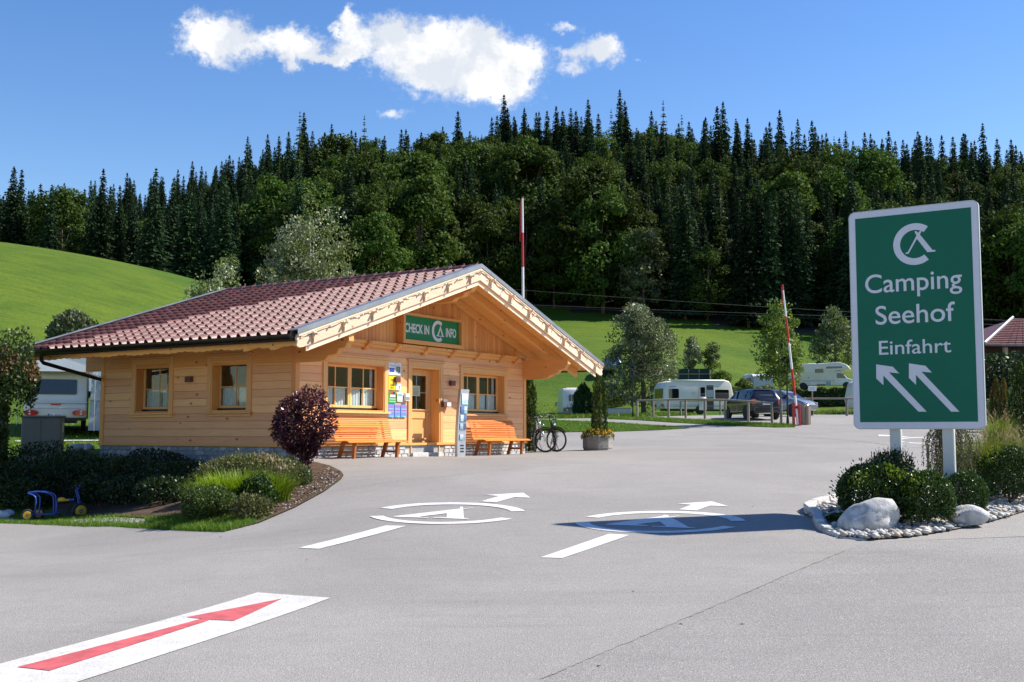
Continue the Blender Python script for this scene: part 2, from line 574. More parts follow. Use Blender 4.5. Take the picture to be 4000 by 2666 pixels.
M_CANVASG = plain('pale_grey_canvas', (.46, .48, .52), .8, 0, .06, 1.2)
M_WIRE = plain('steel_wire', (.10, .10, .105), .6, .3)
M_ASPH = asphalt('asphalt_driveway', (.264, .248, .230), .42)
M_ASPH2 = asphalt('asphalt_road', (.246, .233, .219), .62)
M_MEADOW = meadow('meadow_grass', (.055, .110, .010), (.104, .152, .014), (.038, .078, .008))
M_LAWN = meadow('lawn_grass', (.075, .165, .02), (.105, .20, .024), (.05, .12, .014), 2.0)
M_BLADE = leafm('grass_blade', (.065, .15, .012), (.16, .24, .03), .35)
M_BLADEM = leafm('meadow_blade', (.085, .17, .014), (.17, .245, .03), .4)
M_SPRUCE = leafm('spruce_needle', (.015, .035, .016), (.037, .066, .028), .12, .75, .08, .4)
M_LARCHN = leafm('larch_needle', (.035, .065, .015), (.07, .10, .025), .25, .6, .15, .3)
M_BEECH = leafm('beech_leaf', (.030, .062, .012), (.074, .112, .021), .30, .7, .1, .42)
M_WILLOWF = leafm('sallow_leaf', (.080, .115, .055), (.185, .215, .115), .25, .5, .25, .3)
M_SILVERL = leafm('silver_leaf', (.14, .175, .09), (.38, .41, .28), .25, .4, .4, .2)
M_BIRCHL = leafm('birch_leaf', (.075, .11, .028), (.20, .23, .085), .35, .45, .35, .25)
M_YOUNG = leafm('ash_leaf', (.055, .11, .016), (.17, .22, .045), .4, .45, .3, .2)
M_BOX = leafm('boxwood_leaf', (.018, .050, .010), (.055, .105, .018), .25, .4, .35, .2)
M_BOXY = leafm('boxwood_young_leaf', (.11, .19, .012), (.22, .30, .02), .35, .4, .35, .2)
M_YEW = leafm('yew_needle', (.012, .035, .009), (.038, .070, .014), .15, .5, .25, .2)
M_YEWY = leafm('yew_young_needle', (.10, .14, .018), (.19, .22, .03), .25, .5, .25, .2)
M_THUJA = leafm('thuja_spray', (.013, .045, .013), (.035, .085, .022), .15, .5, .25, .2)
M_GOLD = leafm('golden_thuja', (.12, .075, .014), (.24, .16, .03), .2, .5, .2, .2)
M_MAPLE = leafm('purple_maple_leaf', (.030, .006, .012), (.115, .024, .040), .25, .32, .6, .15)
M_HEDGE = leafm('hedge_leaf', (.030, .060, .014), (.09, .13, .035), .25, .42, .4, .2)
M_HEDGER = leafm('hedge_reddish_leaf', (.12, .085, .035), (.22, .12, .06), .25, .42, .4, .2)
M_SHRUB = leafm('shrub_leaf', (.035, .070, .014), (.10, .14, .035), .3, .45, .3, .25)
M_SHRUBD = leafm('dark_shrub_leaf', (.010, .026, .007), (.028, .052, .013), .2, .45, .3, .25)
M_LILY = leafm('daylily_blade', (.10, .19, .010), (.24, .34, .02), .4, .4, .3, .15)
M_SEDUM = leafm('spirea_leaf', (.085, .11, .035), (.17, .17, .065), .3, .5, .25, .2)
M_REED = leafm('ornamental_grass', (.075, .12, .02), (.22, .25, .06), .35, .5, .2, .15)
M_PLUME = leafm('grass_plume', (.30, .22, .14), (.46, .36, .25), .35, .6, .1, .1)
M_WEEP = leafm('weeping_larch_needle', (.085, .105, .05), (.19, .21, .10), .25, .5, .25, .15)
M_FLOWY = leafm('yellow_petal', (.62, .40, .01), (.80, .55, .03), .2, .5, .2, .1)
M_FLOWO = leafm('orange_petal', (.55, .16, .01), (.70, .28, .02), .2, .5, .2, .1)
M_CURTAIN = plain('white_net_curtain', (.62, .63, .62), .9, 0, .1, 20)
M_PEBBLES = [plain('pebble_%s' % n, c, .7, 0, .15, 4, .3, 40) for n, c in (('white', (.46, .45, .42)), ('grey', (.30, .30, .295)), ('tan', (.37, .30, .23)), ('cream', (.44, .39, .32)), ('slate', (.19, .195, .205)))]

# ------------------------------------------------------------------ mesh helpers


class MB:
    def __init__(self):
        self.v, self.f, self.mi = [], [], []
        self.cur = 0

    def add(self, vs, fs):
        k = len(self.v)
        self.v += [tuple(x) for x in vs]
        self.f += [tuple(i + k for i in f) for f in fs]
        self.mi += [self.cur] * len(fs)
        return self

    def box(self, x0, x1, y0, y1, z0, z1, M=None):
        vs = [(x, y, z) for x in (x0, x1) for y in (y0, y1) for z in (z0, z1)]
        if M is not None:
            vs = [M @ Vector(q) for q in vs]
        return self.add(vs, [(0, 1, 3, 2), (4, 6, 7, 5), (0, 4, 5, 1), (2, 3, 7, 6), (0, 2, 6, 4), (1, 5, 7, 3)])

    def prism(self, poly, d0, d1, fn):
        """closed outline poly [(a,b)] swept from d0 to d1; fn(a,b,d) -> point"""
        n = len(poly)
        vs = [fn(a, b, d0) for a, b in poly] + [fn(a, b, d1) for a, b in poly]
        fs = [tuple(range(n - 1, -1, -1)), tuple(range(n, 2 * n))]
        fs += [(i, (i + 1) % n, n + (i + 1) % n, n + i) for i in range(n)]
        return self.add(vs, fs)

    def cyl(self, p0, p1, r0, r1=None, n=10, caps=True):
        r1 = r0 if r1 is None else r1
        p0, p1 = Vector(p0), Vector(p1)
        d = (p1 - p0).normalized()
        a = d.orthogonal().normalized()
        b = d.cross(a)
        vs = []
        for p, r in ((p0, r0), (p1, r1)):
            for i in range(n):
                t = 2 * PI * i / n
                vs.append(p + a * (math.cos(t) * r) + b * (math.sin(t) * r))
        fs = [(i, (i + 1) % n, n + (i + 1) % n, n + i) for i in range(n)]
        if caps:
            fs += [tuple(range(n - 1, -1, -1)), tuple(range(n, 2 * n))]
        return self.add(vs, fs)

    def tube(self, pts, r, n=8, closed=False):
        pts = [Vector(p) for p in pts]
        m = len(pts)
        rs = r if isinstance(r, (list, tuple)) else [r] * m
        up = None
        vs = []
        for i, p in enumerate(pts):
            if closed:
                d = pts[(i + 1) % m] - pts[i - 1]
            else:
                d = pts[min(i + 1, m - 1)] - pts[max(i - 1, 0)]
            d.normalize()
            if up is None:
                up = d.orthogonal().normalized()
            up = (up - d * up.dot(d)).normalized()
            b = d.cross(up)
            for k in range(n):
                t = 2 * PI * k / n
                vs.append(p + up * (math.cos(t) * rs[i]) + b * (math.sin(t) * rs[i]))
        fs = []
        for i in range(m if closed else m - 1):
            j = (i + 1) % m
            fs += [(i * n + k, i * n + (k + 1) % n, j * n + (k + 1) % n, j * n + k) for k in range(n)]
        if not closed:
            fs += [tuple(range(n - 1, -1, -1)), tuple(range((m - 1) * n, m * n))]
        return self.add(vs, fs)

    def lathe(self, prof, n=16, c=(0, 0, 0), M=None):
        """prof [(r,z)]"""
        vs = []
        for r, z in prof:
            for i in range(n):
                t = 2 * PI * i / n
                q = Vector((c[0] + r * math.cos(t), c[1] + r * math.sin(t), c[2] + z))
                vs.append(M @ q if M is not None else q)
        fs = []
        for j in range(len(prof) - 1):
            fs += [(j * n + i, j * n + (i + 1) % n, (j + 1) * n + (i + 1) % n, (j + 1) * n + i) for i in range(n)]
        fs += [tuple(range(n - 1, -1, -1)), tuple(range((len(prof) - 1) * n, len(prof) * n))]
        return self.add(vs, fs)

    def ball(self, c, r, n=12, m=8, s=(1, 1, 1)):
        prof = [(r * math.sin(PI * j / m), -r * math.cos(PI * j / m)) for j in range(1, m)]
        vs = []
        for rr, z in prof:
            for i in range(n):
                t = 2 * PI * i / n
                vs.append((c[0] + rr * math.cos(t) * s[0], c[1] + rr * math.sin(t) * s[1], c[2] + z * s[2]))
        fs = []
        for j in range(len(prof) - 1):
            fs += [(j * n + i, j * n + (i + 1) % n, (j + 1) * n + (i + 1) % n, (j + 1) * n + i) for i in range(n)]
        k = len(vs)
        vs += [(c[0], c[1], c[2] - r * s[2]), (c[0], c[1], c[2] + r * s[2])]
        fs += [(k, (i + 1) % n, i) for i in range(n)]
        o = (len(prof) - 1) * n
        fs += [(k + 1, o + i, o + (i + 1) % n) for i in range(n)]
        return self.add(vs, fs)

    def mesh(self, name, mats, smooth=False, fix=True):
        me = bpy.data.meshes.new(name)
        me.from_pydata(self.v, [], self.f)
        mats = mats if isinstance(mats, (list, tuple)) else [mats]
        for m in mats:
            me.materials.append(m)
        if len(mats) > 1:
            me.polygons.foreach_set('material_index', self.mi)
        if fix:
            bm = bmesh.new()
            bm.from_mesh(me)
            bmesh.ops.recalc_face_normals(bm, faces=bm.faces)
            bm.to_mesh(me)
            bm.free()
        if smooth:
            me.polygons.foreach_set('use_smooth', [True] * len(me.polygons))
        me.update()
        return me

    def build(self, name, mats, parent=None, smooth=False, bevel=0.0, loc=None, auto=None):
        o = obj(name, self.mesh(name, mats, smooth or auto is not None), parent, loc)
        if auto is not None:
            md = o.modifiers.new('edges', 'EDGE_SPLIT')
            md.split_angle = R(auto)
        if bevel:
            bev(o, bevel)
        return o


def bev(o, w, seg=1):
    b = o.modifiers.new('bevel', 'BEVEL')
    b.width = w
    b.segments = seg
    b.limit_method = 'ANGLE'
    b.angle_limit = R(40)
    return o


def obj(name, me, parent=None, loc=None, rot=None, mat4=None):
    o = bpy.data.objects.new(name, me)
    COL.objects.link(o)
    if parent is not None:
        o.parent = parent
    if mat4 is not None:
        o.matrix_basis = mat4
    else:
        if loc is not None:
            o.location = loc
        if rot is not None:
            o.rotation_euler = rot
    return o


def tag(o, label=None, cat=None, group=None, kind=None):
    if label:
        o['label'] = label
    if cat:
        o['category'] = cat
    if group:
        o['group'] = group
    if kind:
        o['kind'] = kind
    return o


def thing(name, label, cat, loc=(0, 0, 0), rotz=0.0, group=None, scale=1.0):
    o = bpy.data.objects.new(name, None)
    o.empty_display_size = .2
    COL.objects.link(o)
    o.location = loc
    o.rotation_euler = (0, 0, rotz)
    o.scale = (scale,) * 3 if isinstance(scale, (int, float)) else scale
    return tag(o, label, cat, group)


def struct(name, me, label=None):
    o = obj(name, me)
    o['kind'] = 'structure'
    if label:
        o['label'] = label
    return o


def copy_thing(src, loc, rotz=0.0, scale=1.0, label=None, group=None):
    r = src.copy()
    COL.objects.link(r)
    r.location = loc
    r.rotation_euler = (0, 0, rotz)
    r.scale = (scale,) * 3 if isinstance(scale, (int, float)) else scale
    if label:
        r['label'] = label
    if group:
        r['group'] = group
    for ch in list(src.children):
        c = ch.copy()
        COL.objects.link(c)
        c.parent = r
        for g in list(ch.children):
            d = g.copy()
            COL.objects.link(d)
            d.parent = c
    return r


def np_mesh(name, verts, faces, mats, smooth=False, mi=None):
    """verts (N,3), faces (M,k) numpy, all faces with k corners"""
    me = bpy.data.meshes.new(name)
    verts = np.ascontiguousarray(verts, dtype=np.float32)
    faces = np.ascontiguousarray(faces, dtype=np.int32)
    k = faces.shape[1]
    me.vertices.add(len(verts))
    me.vertices.foreach_set('co', verts.ravel())
    me.loops.add(faces.size)
    me.loops.foreach_set('vertex_index', faces.ravel())
    me.polygons.add(len(faces))
    me.polygons.foreach_set('loop_start', np.arange(len(faces), dtype=np.int32) * k)
    for m in (mats if isinstance(mats, (list, tuple)) else [mats]):
        me.materials.append(m)
    if mi is not None:
        me.polygons.foreach_set('material_index', np.ascontiguousarray(mi, dtype=np.int32))
    if smooth:
        me.polygons.foreach_set('use_smooth', np.ones(len(faces), dtype=bool))
    me.update(calc_edges=True)
    me.validate()
    return me


def leaves(P, size, rng, aspect=1.6, nrm=None, align=0.0, dirs=None, jit=.35):
    """one rhombic leaf per point; returns verts, faces. nrm: preferred leaf normals, dirs: preferred long axes"""
    n = len(P)
    a = rng.normal(size=(n, 3))
    if dirs is not None:
        a = dirs + a * jit
    a /= np.linalg.norm(a, axis=1)[:, None] + 1e-9
    b = rng.normal(size=(n, 3))
    if nrm is not None:
        c0 = np.cross(nrm, a)
        b = c0 * align + b * (1 - align)
    b -= a * (a * b).sum(1)[:, None]
    b /= np.linalg.norm(b, axis=1)[:, None] + 1e-9
    c = np.cross(a, b)
    s = (size * rng.uniform(.65, 1.35, n))[:, None] if np.isscalar(size) else (size * rng.uniform(.75, 1.25, n))[:, None]
    h = s * .5
    w = h / aspect
    fold = w * .35
    V = np.stack([P - a * h, P + b * w + c * fold - a * h * .1, P + a * h, P - b * w + c * fold - a * h * .1], 1).reshape(-1, 3)
    F = np.arange(4 * n).reshape(n, 4)
    return V, F


def leaf_mesh(name, groups, mats):
    """groups: list of (V,F,material index)"""
    Vs, Fs, Ms = [], [], []
    k = 0
    for V, F, mi in groups:
        Vs.append(V)
        Fs.append(F + k)
        Ms.append(np.full(len(F), mi))
        k += len(V)
    return np_mesh(name, np.vstack(Vs), np.vstack(Fs), mats, mi=np.concatenate(Ms))


def text_mesh(s, size, offset=0.0, sx=1.0, spacing=1.0, extr=.002, width=None, height=None, left=False):
    cu = bpy.data.curves.new('lettering', 'FONT')
    cu.body = s
    cu.size = size
    cu.offset = offset
    cu.space_character = spacing
    cu.extrude = extr
    cu.resolution_u = 6
    tmp = bpy.data.objects.new('lettering', cu)
    COL.objects.link(tmp)
    dg = bpy.context.evaluated_depsgraph_get()
    dg.update()
    me = bpy.data.meshes.new_from_object(tmp.evaluated_get(dg))
    bpy.data.objects.remove(tmp)
    bpy.data.curves.remove(cu)
    n = len(me.vertices)
    co = np.empty(n * 3, np.float32)
    me.vertices.foreach_get('co', co)
    co = co.reshape(-1, 3)
    lo, hi = co.min(0), co.max(0)
    if not left:
        co[:, 0] -= (lo[0] + hi[0]) / 2
    else:
        co[:, 0] -= lo[0]
    co[:, 1] -= lo[1]
    if width:
        co[:, 0] *= width / (hi[0] - lo[0])
    else:
        co[:, 0] *= sx
    if height:
        co[:, 1] *= height / (hi[1] - lo[1])
    me.vertices.foreach_set('co', co.ravel())
    me.update()
    me.materials.clear()
    return me


def lettering(name, s, parent, mat4, mat, **kw):
    me = text_mesh(s, kw.pop('size', .2), **kw)
    me.materials.append(mat)
    return obj(name, me, parent, mat4=mat4)


def sheet(name, poly, off, mat, step=.8, label=None, make=True, holes=()):
    """a flat sheet lying on the ground inside an outline of (x,y) points"""
    pts = [Vector((p[0], p[1])) for p in poly]
    # finer outline
    out = []
    for i, p in enumerate(pts):
        q = pts[(i + 1) % len(pts)]
        k = max(1, int((q - p).length / step))
        for j in range(k):
            out.append(p.lerp(q, j / k))
    nb = len(out)
    edges = [(i, (i + 1) % nb) for i in range(nb)]
    xs = [p.x for p in out]
    ys = [p.y for p in out]
    gx = np.arange(min(xs) + step / 2, max(xs), step)
    gy = np.arange(min(ys) + step / 2, max(ys), step)
    if len(gx) and len(gy):
        GX, GY = np.meshgrid(gx, gy)
        g = np.stack([GX.ravel(), GY.ravel()], 1)
        o = np.array([(p.x, p.y) for p in out])
        ins = inside(g, o)
        # keep interior points off the outline
        keep = []
        for q in g[ins]:
            if ((o - q) ** 2).sum(1).min() > (step * .3) ** 2:
                keep.append(q)
        verts = out + [Vector((float(q[0]), float(q[1]))) for q in keep]
    else:
        verts = out
    r = geometry.delaunay_2d_cdt(verts, edges, [], 1, 1e-5)
    co = np.array([(v.x, v.y) for v in r[0]])
    z = H_np(co[:, 0], co[:, 1]) + off
    me = bpy.data.meshes.new(name)
    me.from_pydata([(a, b, c) for (a, b), c in zip(co, z)], [], [tuple(f) for f in r[2]])
    me.materials.append(mat)
    bm = bmesh.new()
    bm.from_mesh(me)
    bmesh.ops.recalc_face_normals(bm, faces=bm.faces)
    bm.faces.ensure_lookup_table()
    if len(bm.faces) and sum(f.normal.z for f in bm.faces) < 0:
        bmesh.ops.reverse_faces(bm, faces=bm.faces)
    bm.to_mesh(me)
    bm.free()
    me.polygons.foreach_set('use_smooth', [True] * len(me.polygons))
    if not make:
        return me
    return struct(name, me, label)


def inside(P, poly):
    x, y = P[:, 0], P[:, 1]
    res = np.zeros(len(P), bool)
    n = len(poly)
    j = n - 1
    for i in range(n):
        xi, yi = poly[i]
        xj, yj = poly[j]
        c = ((yi > y) != (yj > y)) & (x < (xj - xi) * (y - yi) / (yj - yi + 1e-12) + xi)
        res ^= c
        j = i
    return res


M_MARKW, t_w, p_w, o_w = new_mat('worn_road_paint')
_co = t_w.n('ShaderNodeTexCoord').outputs['Object']
_sp = t_w.noise(75, 3, .7, _co)
_bg = t_w.noise(.9, 3, .6, _co)
_th = t_w.math('ADD', t_w.math('MULTIPLY', _bg, -.22), .68)
_w = t_w.math('GREATER_THAN', _sp, _th)
_c = t_w.mix(t_w.smooth(t_w.noise(6, 4, .6, _co), .3, .7), (.47, .46, .435), (.57, .56, .53))
_c = t_w.mix(t_w.math('MULTIPLY', _w, .75), _c, (.27, .26, .245))
t_w.L(_c, p_w.inputs['Base Color'])
p_w.inputs['Roughness'].default_value = .75


def blades(poly, n, hgt, wid, seed, off=0.0, lean=.4, minz=None):
    """n single grass blades standing inside an outline"""
    rng = np.random.default_rng(seed)
    o = np.array([(p[0], p[1]) for p in poly])
    lo, hi = o.min(0), o.max(0)
    P = np.empty((0, 2))
    while len(P) < n:
        q = rng.uniform(lo, hi, (n * 2, 2))
        P = np.vstack([P, q[inside(q, o)]])
    P = P[:n]
    z = H_np(P[:, 0], P[:, 1]) + off
    B = np.column_stack([P, z])
    h = hgt * rng.uniform(.5, 1.4, n)
    ang = rng.uniform(0, 2 * PI, n)
    t = np.column_stack([np.cos(ang), np.sin(ang), np.zeros(n)]) * (wid * .5)
    ln = rng.normal(size=(n, 2)) * (h * lean)[:, None]
    tip = B + np.column_stack([ln, h])
    V = np.stack([B - t, B + t, tip], 1).reshape(-1, 3)
    return V, np.arange(3 * n).reshape(n, 3)


def smoothpoly(pts, k=3):
    """Chaikin corner cutting of a closed outline"""
    for _ in range(k):
        q = []
        for i, p in enumerate(pts):
            n = pts[(i + 1) % len(pts)]
            q.append((p[0] * .75 + n[0] * .25, p[1] * .75 + n[1] * .25))
            q.append((p[0] * .25 + n[0] * .75, p[1] * .25 + n[1] * .75))
        pts = q
    return pts


def curve_pts(pts, k=6):
    """Catmull-Rom through points"""
    pts = [Vector(p) for p in pts]
    out = []
    for i in range(len(pts) - 1):
        p0 = pts[max(i - 1, 0)]
        p1, p2 = pts[i], pts[i + 1]
        p3 = pts[min(i + 2, len(pts) - 1)]
        for j in range(k):
            t = j / k
            out.append(.5 * ((2 * p1) + (p2 - p0) * t + (2 * p0 - 5 * p1 + 4 * p2 - p3) * t * t + (3 * p1 - p0 - 3 * p2 + p3) * t ** 3))
    out.append(pts[-1])
    return out

# ------------------------------------------------------------------ the ground
def axis(lo, hi, fa, fb, fine, coarse):
    a = [fa]
    while a[-1] < fb:
        a.append(a[-1] + fine)
    s = fine
    x = fb
    while x < hi:
        s = min(s * 1.12, coarse)
        x += s
        a.append(x)
    s = fine
    x = fa
    pre = []
    while x > lo:
        s = min(s * 1.12, coarse)
        x -= s
        pre.append(x)
    return np.array(pre[::-1] + a)


gx = axis(-420, 420, -26, 30, .8, 6.0)
gy = axis(-60, 470, -2, 76, .8, 5.0)
GX, GY = np.meshgrid(gx, gy)
GZ = H_np(GX, GY)
nx, ny = len(gx), len(gy)
idx = np.arange(nx * ny).reshape(ny, nx)
F = np.stack([idx[:-1, :-1], idx[:-1, 1:], idx[1:, 1:], idx[1:, :-1]], -1).reshape(-1, 4)
def forest_edge(x):
    x = np.asarray(x, float)
    return np.interp(x, [-400, -60, -28, -5, 8, 56, 82, 130, 400], [158, 162, 178, 203, 206, 187, 176, 150, 120])


_fc = np.stack([(GX[:-1, :-1] + GX[1:, 1:]) / 2, (GY[:-1, :-1] + GY[1:, 1:]) / 2], -1).reshape(-1, 2)
M_FLOOR = plain('forest_floor', (.030, .026, .016), .95, 0, .4, .4, .8, 3)
_gmi = (_fc[:, 1] > forest_edge(_fc[:, 0]) + 2).astype(np.int32)
struct('ground', np_mesh('ground', np.column_stack([GX.ravel(), GY.ravel(), GZ.ravel()]), F, [M_MEADOW, M_FLOOR], True, _gmi), 'green meadow and hillside round the campsite')


def G2(pts):
    return [tuple(gp(*p)[:2]) for p in pts]


# paved surface: the public road in front and the way in, split at the joint between the two asphalts
bed_edge = G2([(0, 2048), (430, 2062), (700, 2079), (872, 2085), (1010, 2050), (1150, 1990), (1265, 1927), (1330, 1880), (1342, 1862), (1330, 1846), (1290, 1826), (1235, 1812)])
front_wall = [tuple(hw(u, v)[:2]) for u, v in ((-.3, .1), (4, .15), (HW - .2, .15), (HW + .25, .3), (HW + .6, 2.0), (HW + .8, 9.0))]
path_far = [(-3, 58.5), (1.2, 66.5), (6, 66.8), (11.5, 72), (18.5, 73), (26, 72.5), (36, 70), (48, 60)]
seam = G2([(3380, 2125), (3300, 2158), (2900, 2330), (2500, 2500), (2130, 2660)])
right_out = [(50, 40), (60, 12)]
isl_back = [(30, 25), (9, 16.2)]
driveway = [(-60, 26.5), (-30, 22.5), (-18, 20.6)] + bed_edge + front_wall + [(-8, 55)] + path_far + right_out + [(30, 16.5)] + seam + [(-.6, 3), (-1.5, -30), (-70, -30)]
sheet('driveway', driveway, .02, M_ASPH, .8, 'pale grey asphalt of the campsite entrance')
road = seam + [(-.6, 3), (-1.5, -30), (70, -30), (60, 11.5), (30, 16.2)]
sheet('road', road, .02, M_ASPH2, .8, 'coarser grey asphalt of the road in front')
# joints between the asphalt bays


def joint(pts, w, seed):
    r = random.Random(seed)
    cp = curve_pts([Vector((p[0], p[1], 0)) for p in pts], 14)
    mb = MB()
    vs, fs = [], []
    for i, p in enumerate(cp):
        d = (cp[min(i + 1, len(cp) - 1)] - cp[max(i - 1, 0)]).normalized()
        nn = Vector((-d.y, d.x, 0))
        ww = w * r.uniform(.35, 1.3)
        jj = r.uniform(-.012, .012)
        for s_ in (-1, 1):
            q = p + nn * (s_ * ww / 2 + jj)
            vs.append((q.x, q.y, H(q.x, q.y) + .0245))
    for i in range(len(cp) - 1):
        fs.append((2 * i, 2 * i + 1, 2 * i + 3, 2 * i + 2))
    mb.add(vs, fs)
    o = mb.build('asphalt_joint', M_JOINT)
    o['kind'] = 'structure'


M_JOINT = plain('asphalt_joint_tar', (.16, .15, .14), .9, 0, .3, 5)
joint(G2([(3300, 2160), (3100, 2245), (2900, 2332), (2700, 2417), (2500, 2502), (2300, 2588), (2110, 2668)]), .013, 1)
joint(G2([(2560, 1712), (2800, 1700), (3000, 1703), (3200, 1715), (3360, 1728), (3480, 1743), (3640, 1758)]), .05, 2)
joint(G2([(1390, 1905), (1600, 1880), (1800, 1860), (2050, 1832), (2260, 1815)]), .012, 3)

# ------------------------------------------------------------------ painted markings


def mark(name, polys, label, cat, mat=None, off=.026, group=None, sub=None):
    """each painted marking one object; sub: list of (name, polys, material)"""
    def one(ps, off):
        mb = MB()
        mesh = None
        for ps_ in ps:
            pts = G2(ps_)
            me = sheet('x', pts, off, mat or M_MARK, .5, make=False)
            k = len(mb.v)
            mb.v += [tuple(v.co) for v in me.vertices]
            mb.f += [tuple(i + k for i in f.vertices) for f in me.polygons]
            bpy.data.meshes.remove(me)
        mb.mi = [0] * len(mb.f)
        return mb
    o = obj(name, one(polys, off).mesh(name, mat or M_MARK, fix=False))
    tag(o, label, cat, group)
    for n2, ps, m2 in (sub or []):
        obj(n2, one(ps, off + .004).mesh(n2, m2, fix=False), o)
    return o


def ring(cx, cy, rx, ry, t0, t1, wx, skew=0.0, n=26):
    """part of a ring seen on the ground, in photo pixels; angle 0 = right, 90 = far side"""
    out, inn = [], []
    for i in range(n + 1):
        t = R(t0 + (t1 - t0) * i / n)
        out.append((cx + rx * math.cos(t), cy - ry * math.sin(t) + skew * math.cos(t)))
        inn.append((cx + (rx - wx) * math.cos(t), cy - (ry - wx * ry / rx * 1.05) * math.sin(t) + skew * math.cos(t)))
    return out + inn[::-1]


def cr(ox, oy, s):
    return lambda pts: [(ox + x / s, oy + y / s) for x, y in pts]


k1 = cr(1400, 1900, 3.3614)
c1x, c1y = 1400 + 1160 / 3.3614, 1900 + 378 / 3.3614
mark('lane_marking', [
    ring(c1x, c1y, 309, 42.5, -168 + 0, -34, 56, -2.5), ring(c1x, c1y, 309, 42.5, 8, 147, 56, -2.5),
    k1([(455, 418), (1330, 318), (1332, 294), (1372, 293), (1374, 318), (1505, 303), (1505, 307), (1376, 325), (1385, 440), (1452, 452), (1450, 458), (975, 437), (985, 431), (1155, 432), (1160, 380), (795, 424), (918, 434), (910, 440), (460, 424)]),
    k1([(1608, 222), (1805, 233), (2050, 165), (2258, 172), (2168, 108), (1665, 136), (1850, 150)]),
    k1([(-786, 836), (-515, 848), (628, 546), (360, 540)])],
    'white painted tent emblem with arrow on asphalt, lying in full sun', 'road marking')
k2 = cr(2200, 1940, 3.0167)
c2x, c2y = 2200 + 1145 / 3.0167, 1940 + 323 / 3.0167
mark('lane_marking', [
    ring(c2x, c2y, 333, 43.5, -179, -28, 58, -1.0), ring(c2x, c2y, 333, 43.5, 4, 151, 58, -1.0),
    k2([(500, 350), (1165, 253), (1190, 240), (1232, 244), (1250, 262), (1360, 248), (1366, 253), (1275, 268), (1480, 385), (1552, 392), (1550, 399), (1040, 378), (1045, 370), (1215, 375), (1140, 320), (860, 352), (1000, 366), (995, 372), (505, 356)]),
    k2([(1365, 175), (1570, 185), (1730, 128), (1952, 136), (1752, 79), (1345, 105), (1512, 118)]),
    k2([(-270, 745), (-10, 752), (782, 478), (540, 465)])],
    'white painted tent emblem with arrow on asphalt, crossed by the sign shadow', 'road marking')
k3 = cr(0, 1600, 1.4707)
mark('arrow_panel', [k3([(-420, 1595), (1478, 1067), (1900, 1098), (130, 1690)])],
     'white painted panel with a long red arrow on the road', 'road marking', M_MARKW,
     sub=[('red_arrow', [k3([(100, 1505), (285, 1526), (1165, 1243), (1205, 1228), (1345, 1234), (1620, 1104), (1072, 1213), (1158, 1222), (480, 1405)])], M_MARKRED)])
k4 = cr(3400, 1670, 7.8433)
c4x, c4y = 3400 + 1850 / 7.8433, 1670 + 420 / 7.8433
mark('lane_marking', [
    ring(c4x, c4y, 140, 13.5, 95, 215, 22), ring(c4x, c4y, 140, 13.5, -95, 60, 22), ring(c4x, c4y, 140, 13.5, 228, 262, 22),
    k4([(250, 245), (250, 290), (670, 297), (930, 325), (1240, 318), (930, 288), (670, 262)]),
    k4([(1640, 366), (2060, 395), (2200, 400), (2190, 490), (1980, 492), (1760, 410)])],
    'white painted tent emblem on the exit lane behind the green sign', 'road marking')

# ------------------------------------------------------------------ the check-in building (local x along the front wall, y to the back, z up)
house = thing('check_in_building', 'wooden chalet style check in office with red brown tiled gable roof', 'building', HA, HROT)
ZB = .35                      # underside of the timber
PL = .175                     # plank height
EAVE_Z, RIDGE_Z, SIDE_O = 2.606, 4.729, 1.706
SLOPE = (RIDGE_Z - EAVE_Z) / (HW / 2 + SIDE_O)
FRONT_O, REAR_O = 1.60, .89
rnd = random.Random(5)


def roof_z(x):
    return RIDGE_Z - abs(x - HW / 2) * SLOPE


def plank(parent, x0, x1, z0, z1, mat, side=False, proud=0.0, thick=.05, bevel=.006, name='plank'):
    """board on the front wall (x0..x1) or, side=True, on the left wall (y0..y1)"""
    L = x1 - x0
    j = rnd.uniform(-.0015, .0015)
    m = MB()
    if not side:
        m.box(-L / 2, L / 2, -.02 - proud - j, thick - .02, -(z1 - z0) / 2 + .0015, (z1 - z0) / 2 - .0015)
        loc = ((x0 + x1) / 2, .02, (z0 + z1) / 2)
    else:
        m.box(-.02 - proud - j, thick - .02, -L / 2, L / 2, -(z1 - z0) / 2 + .0015, (z1 - z0) / 2 - .0015)
        loc = (.02, (x0 + x1) / 2, (z0 + z1) / 2)
    return m.build(name, mat, parent, bevel=bevel, loc=loc)


def rows(parent, a0, a1, z0, z1, openings, mat, side):
    z = z0
    while z < z1 - .01:
        zt = min(z + PL, z1)
        segs = [(a0, a1)]
        for (o0, o1, oz0, oz1) in openings:
            if zt > oz0 + .02 and z < oz1 - .02:
                nsegs = []
                for s0, s1 in segs:
                    if o1 <= s0 or o0 >= s1:
                        nsegs.append((s0, s1))
                    else:
                        if o0 > s0:
                            nsegs.append((s0, o0))
                        if o1 < s1:
                            nsegs.append((o1, s1))
                segs = nsegs
        for s0, s1 in segs:
            plank(parent, s0, s1, z, zt, mat, side)
        z = zt


WIN_F = [(1.0, 3.06, 1.12, 2.22), (6.38, 8.44, 1.12, 2.22)]
DOOR = (4.12, 5.34, .12, 2.26)
WIN_S = [(1.43, 2.58, 1.10, 2.24), (3.98, 5.17, 1.10, 2.24)]
# inner shell behind the planks so that the rooms are dark
core = MB()
fw = MB()


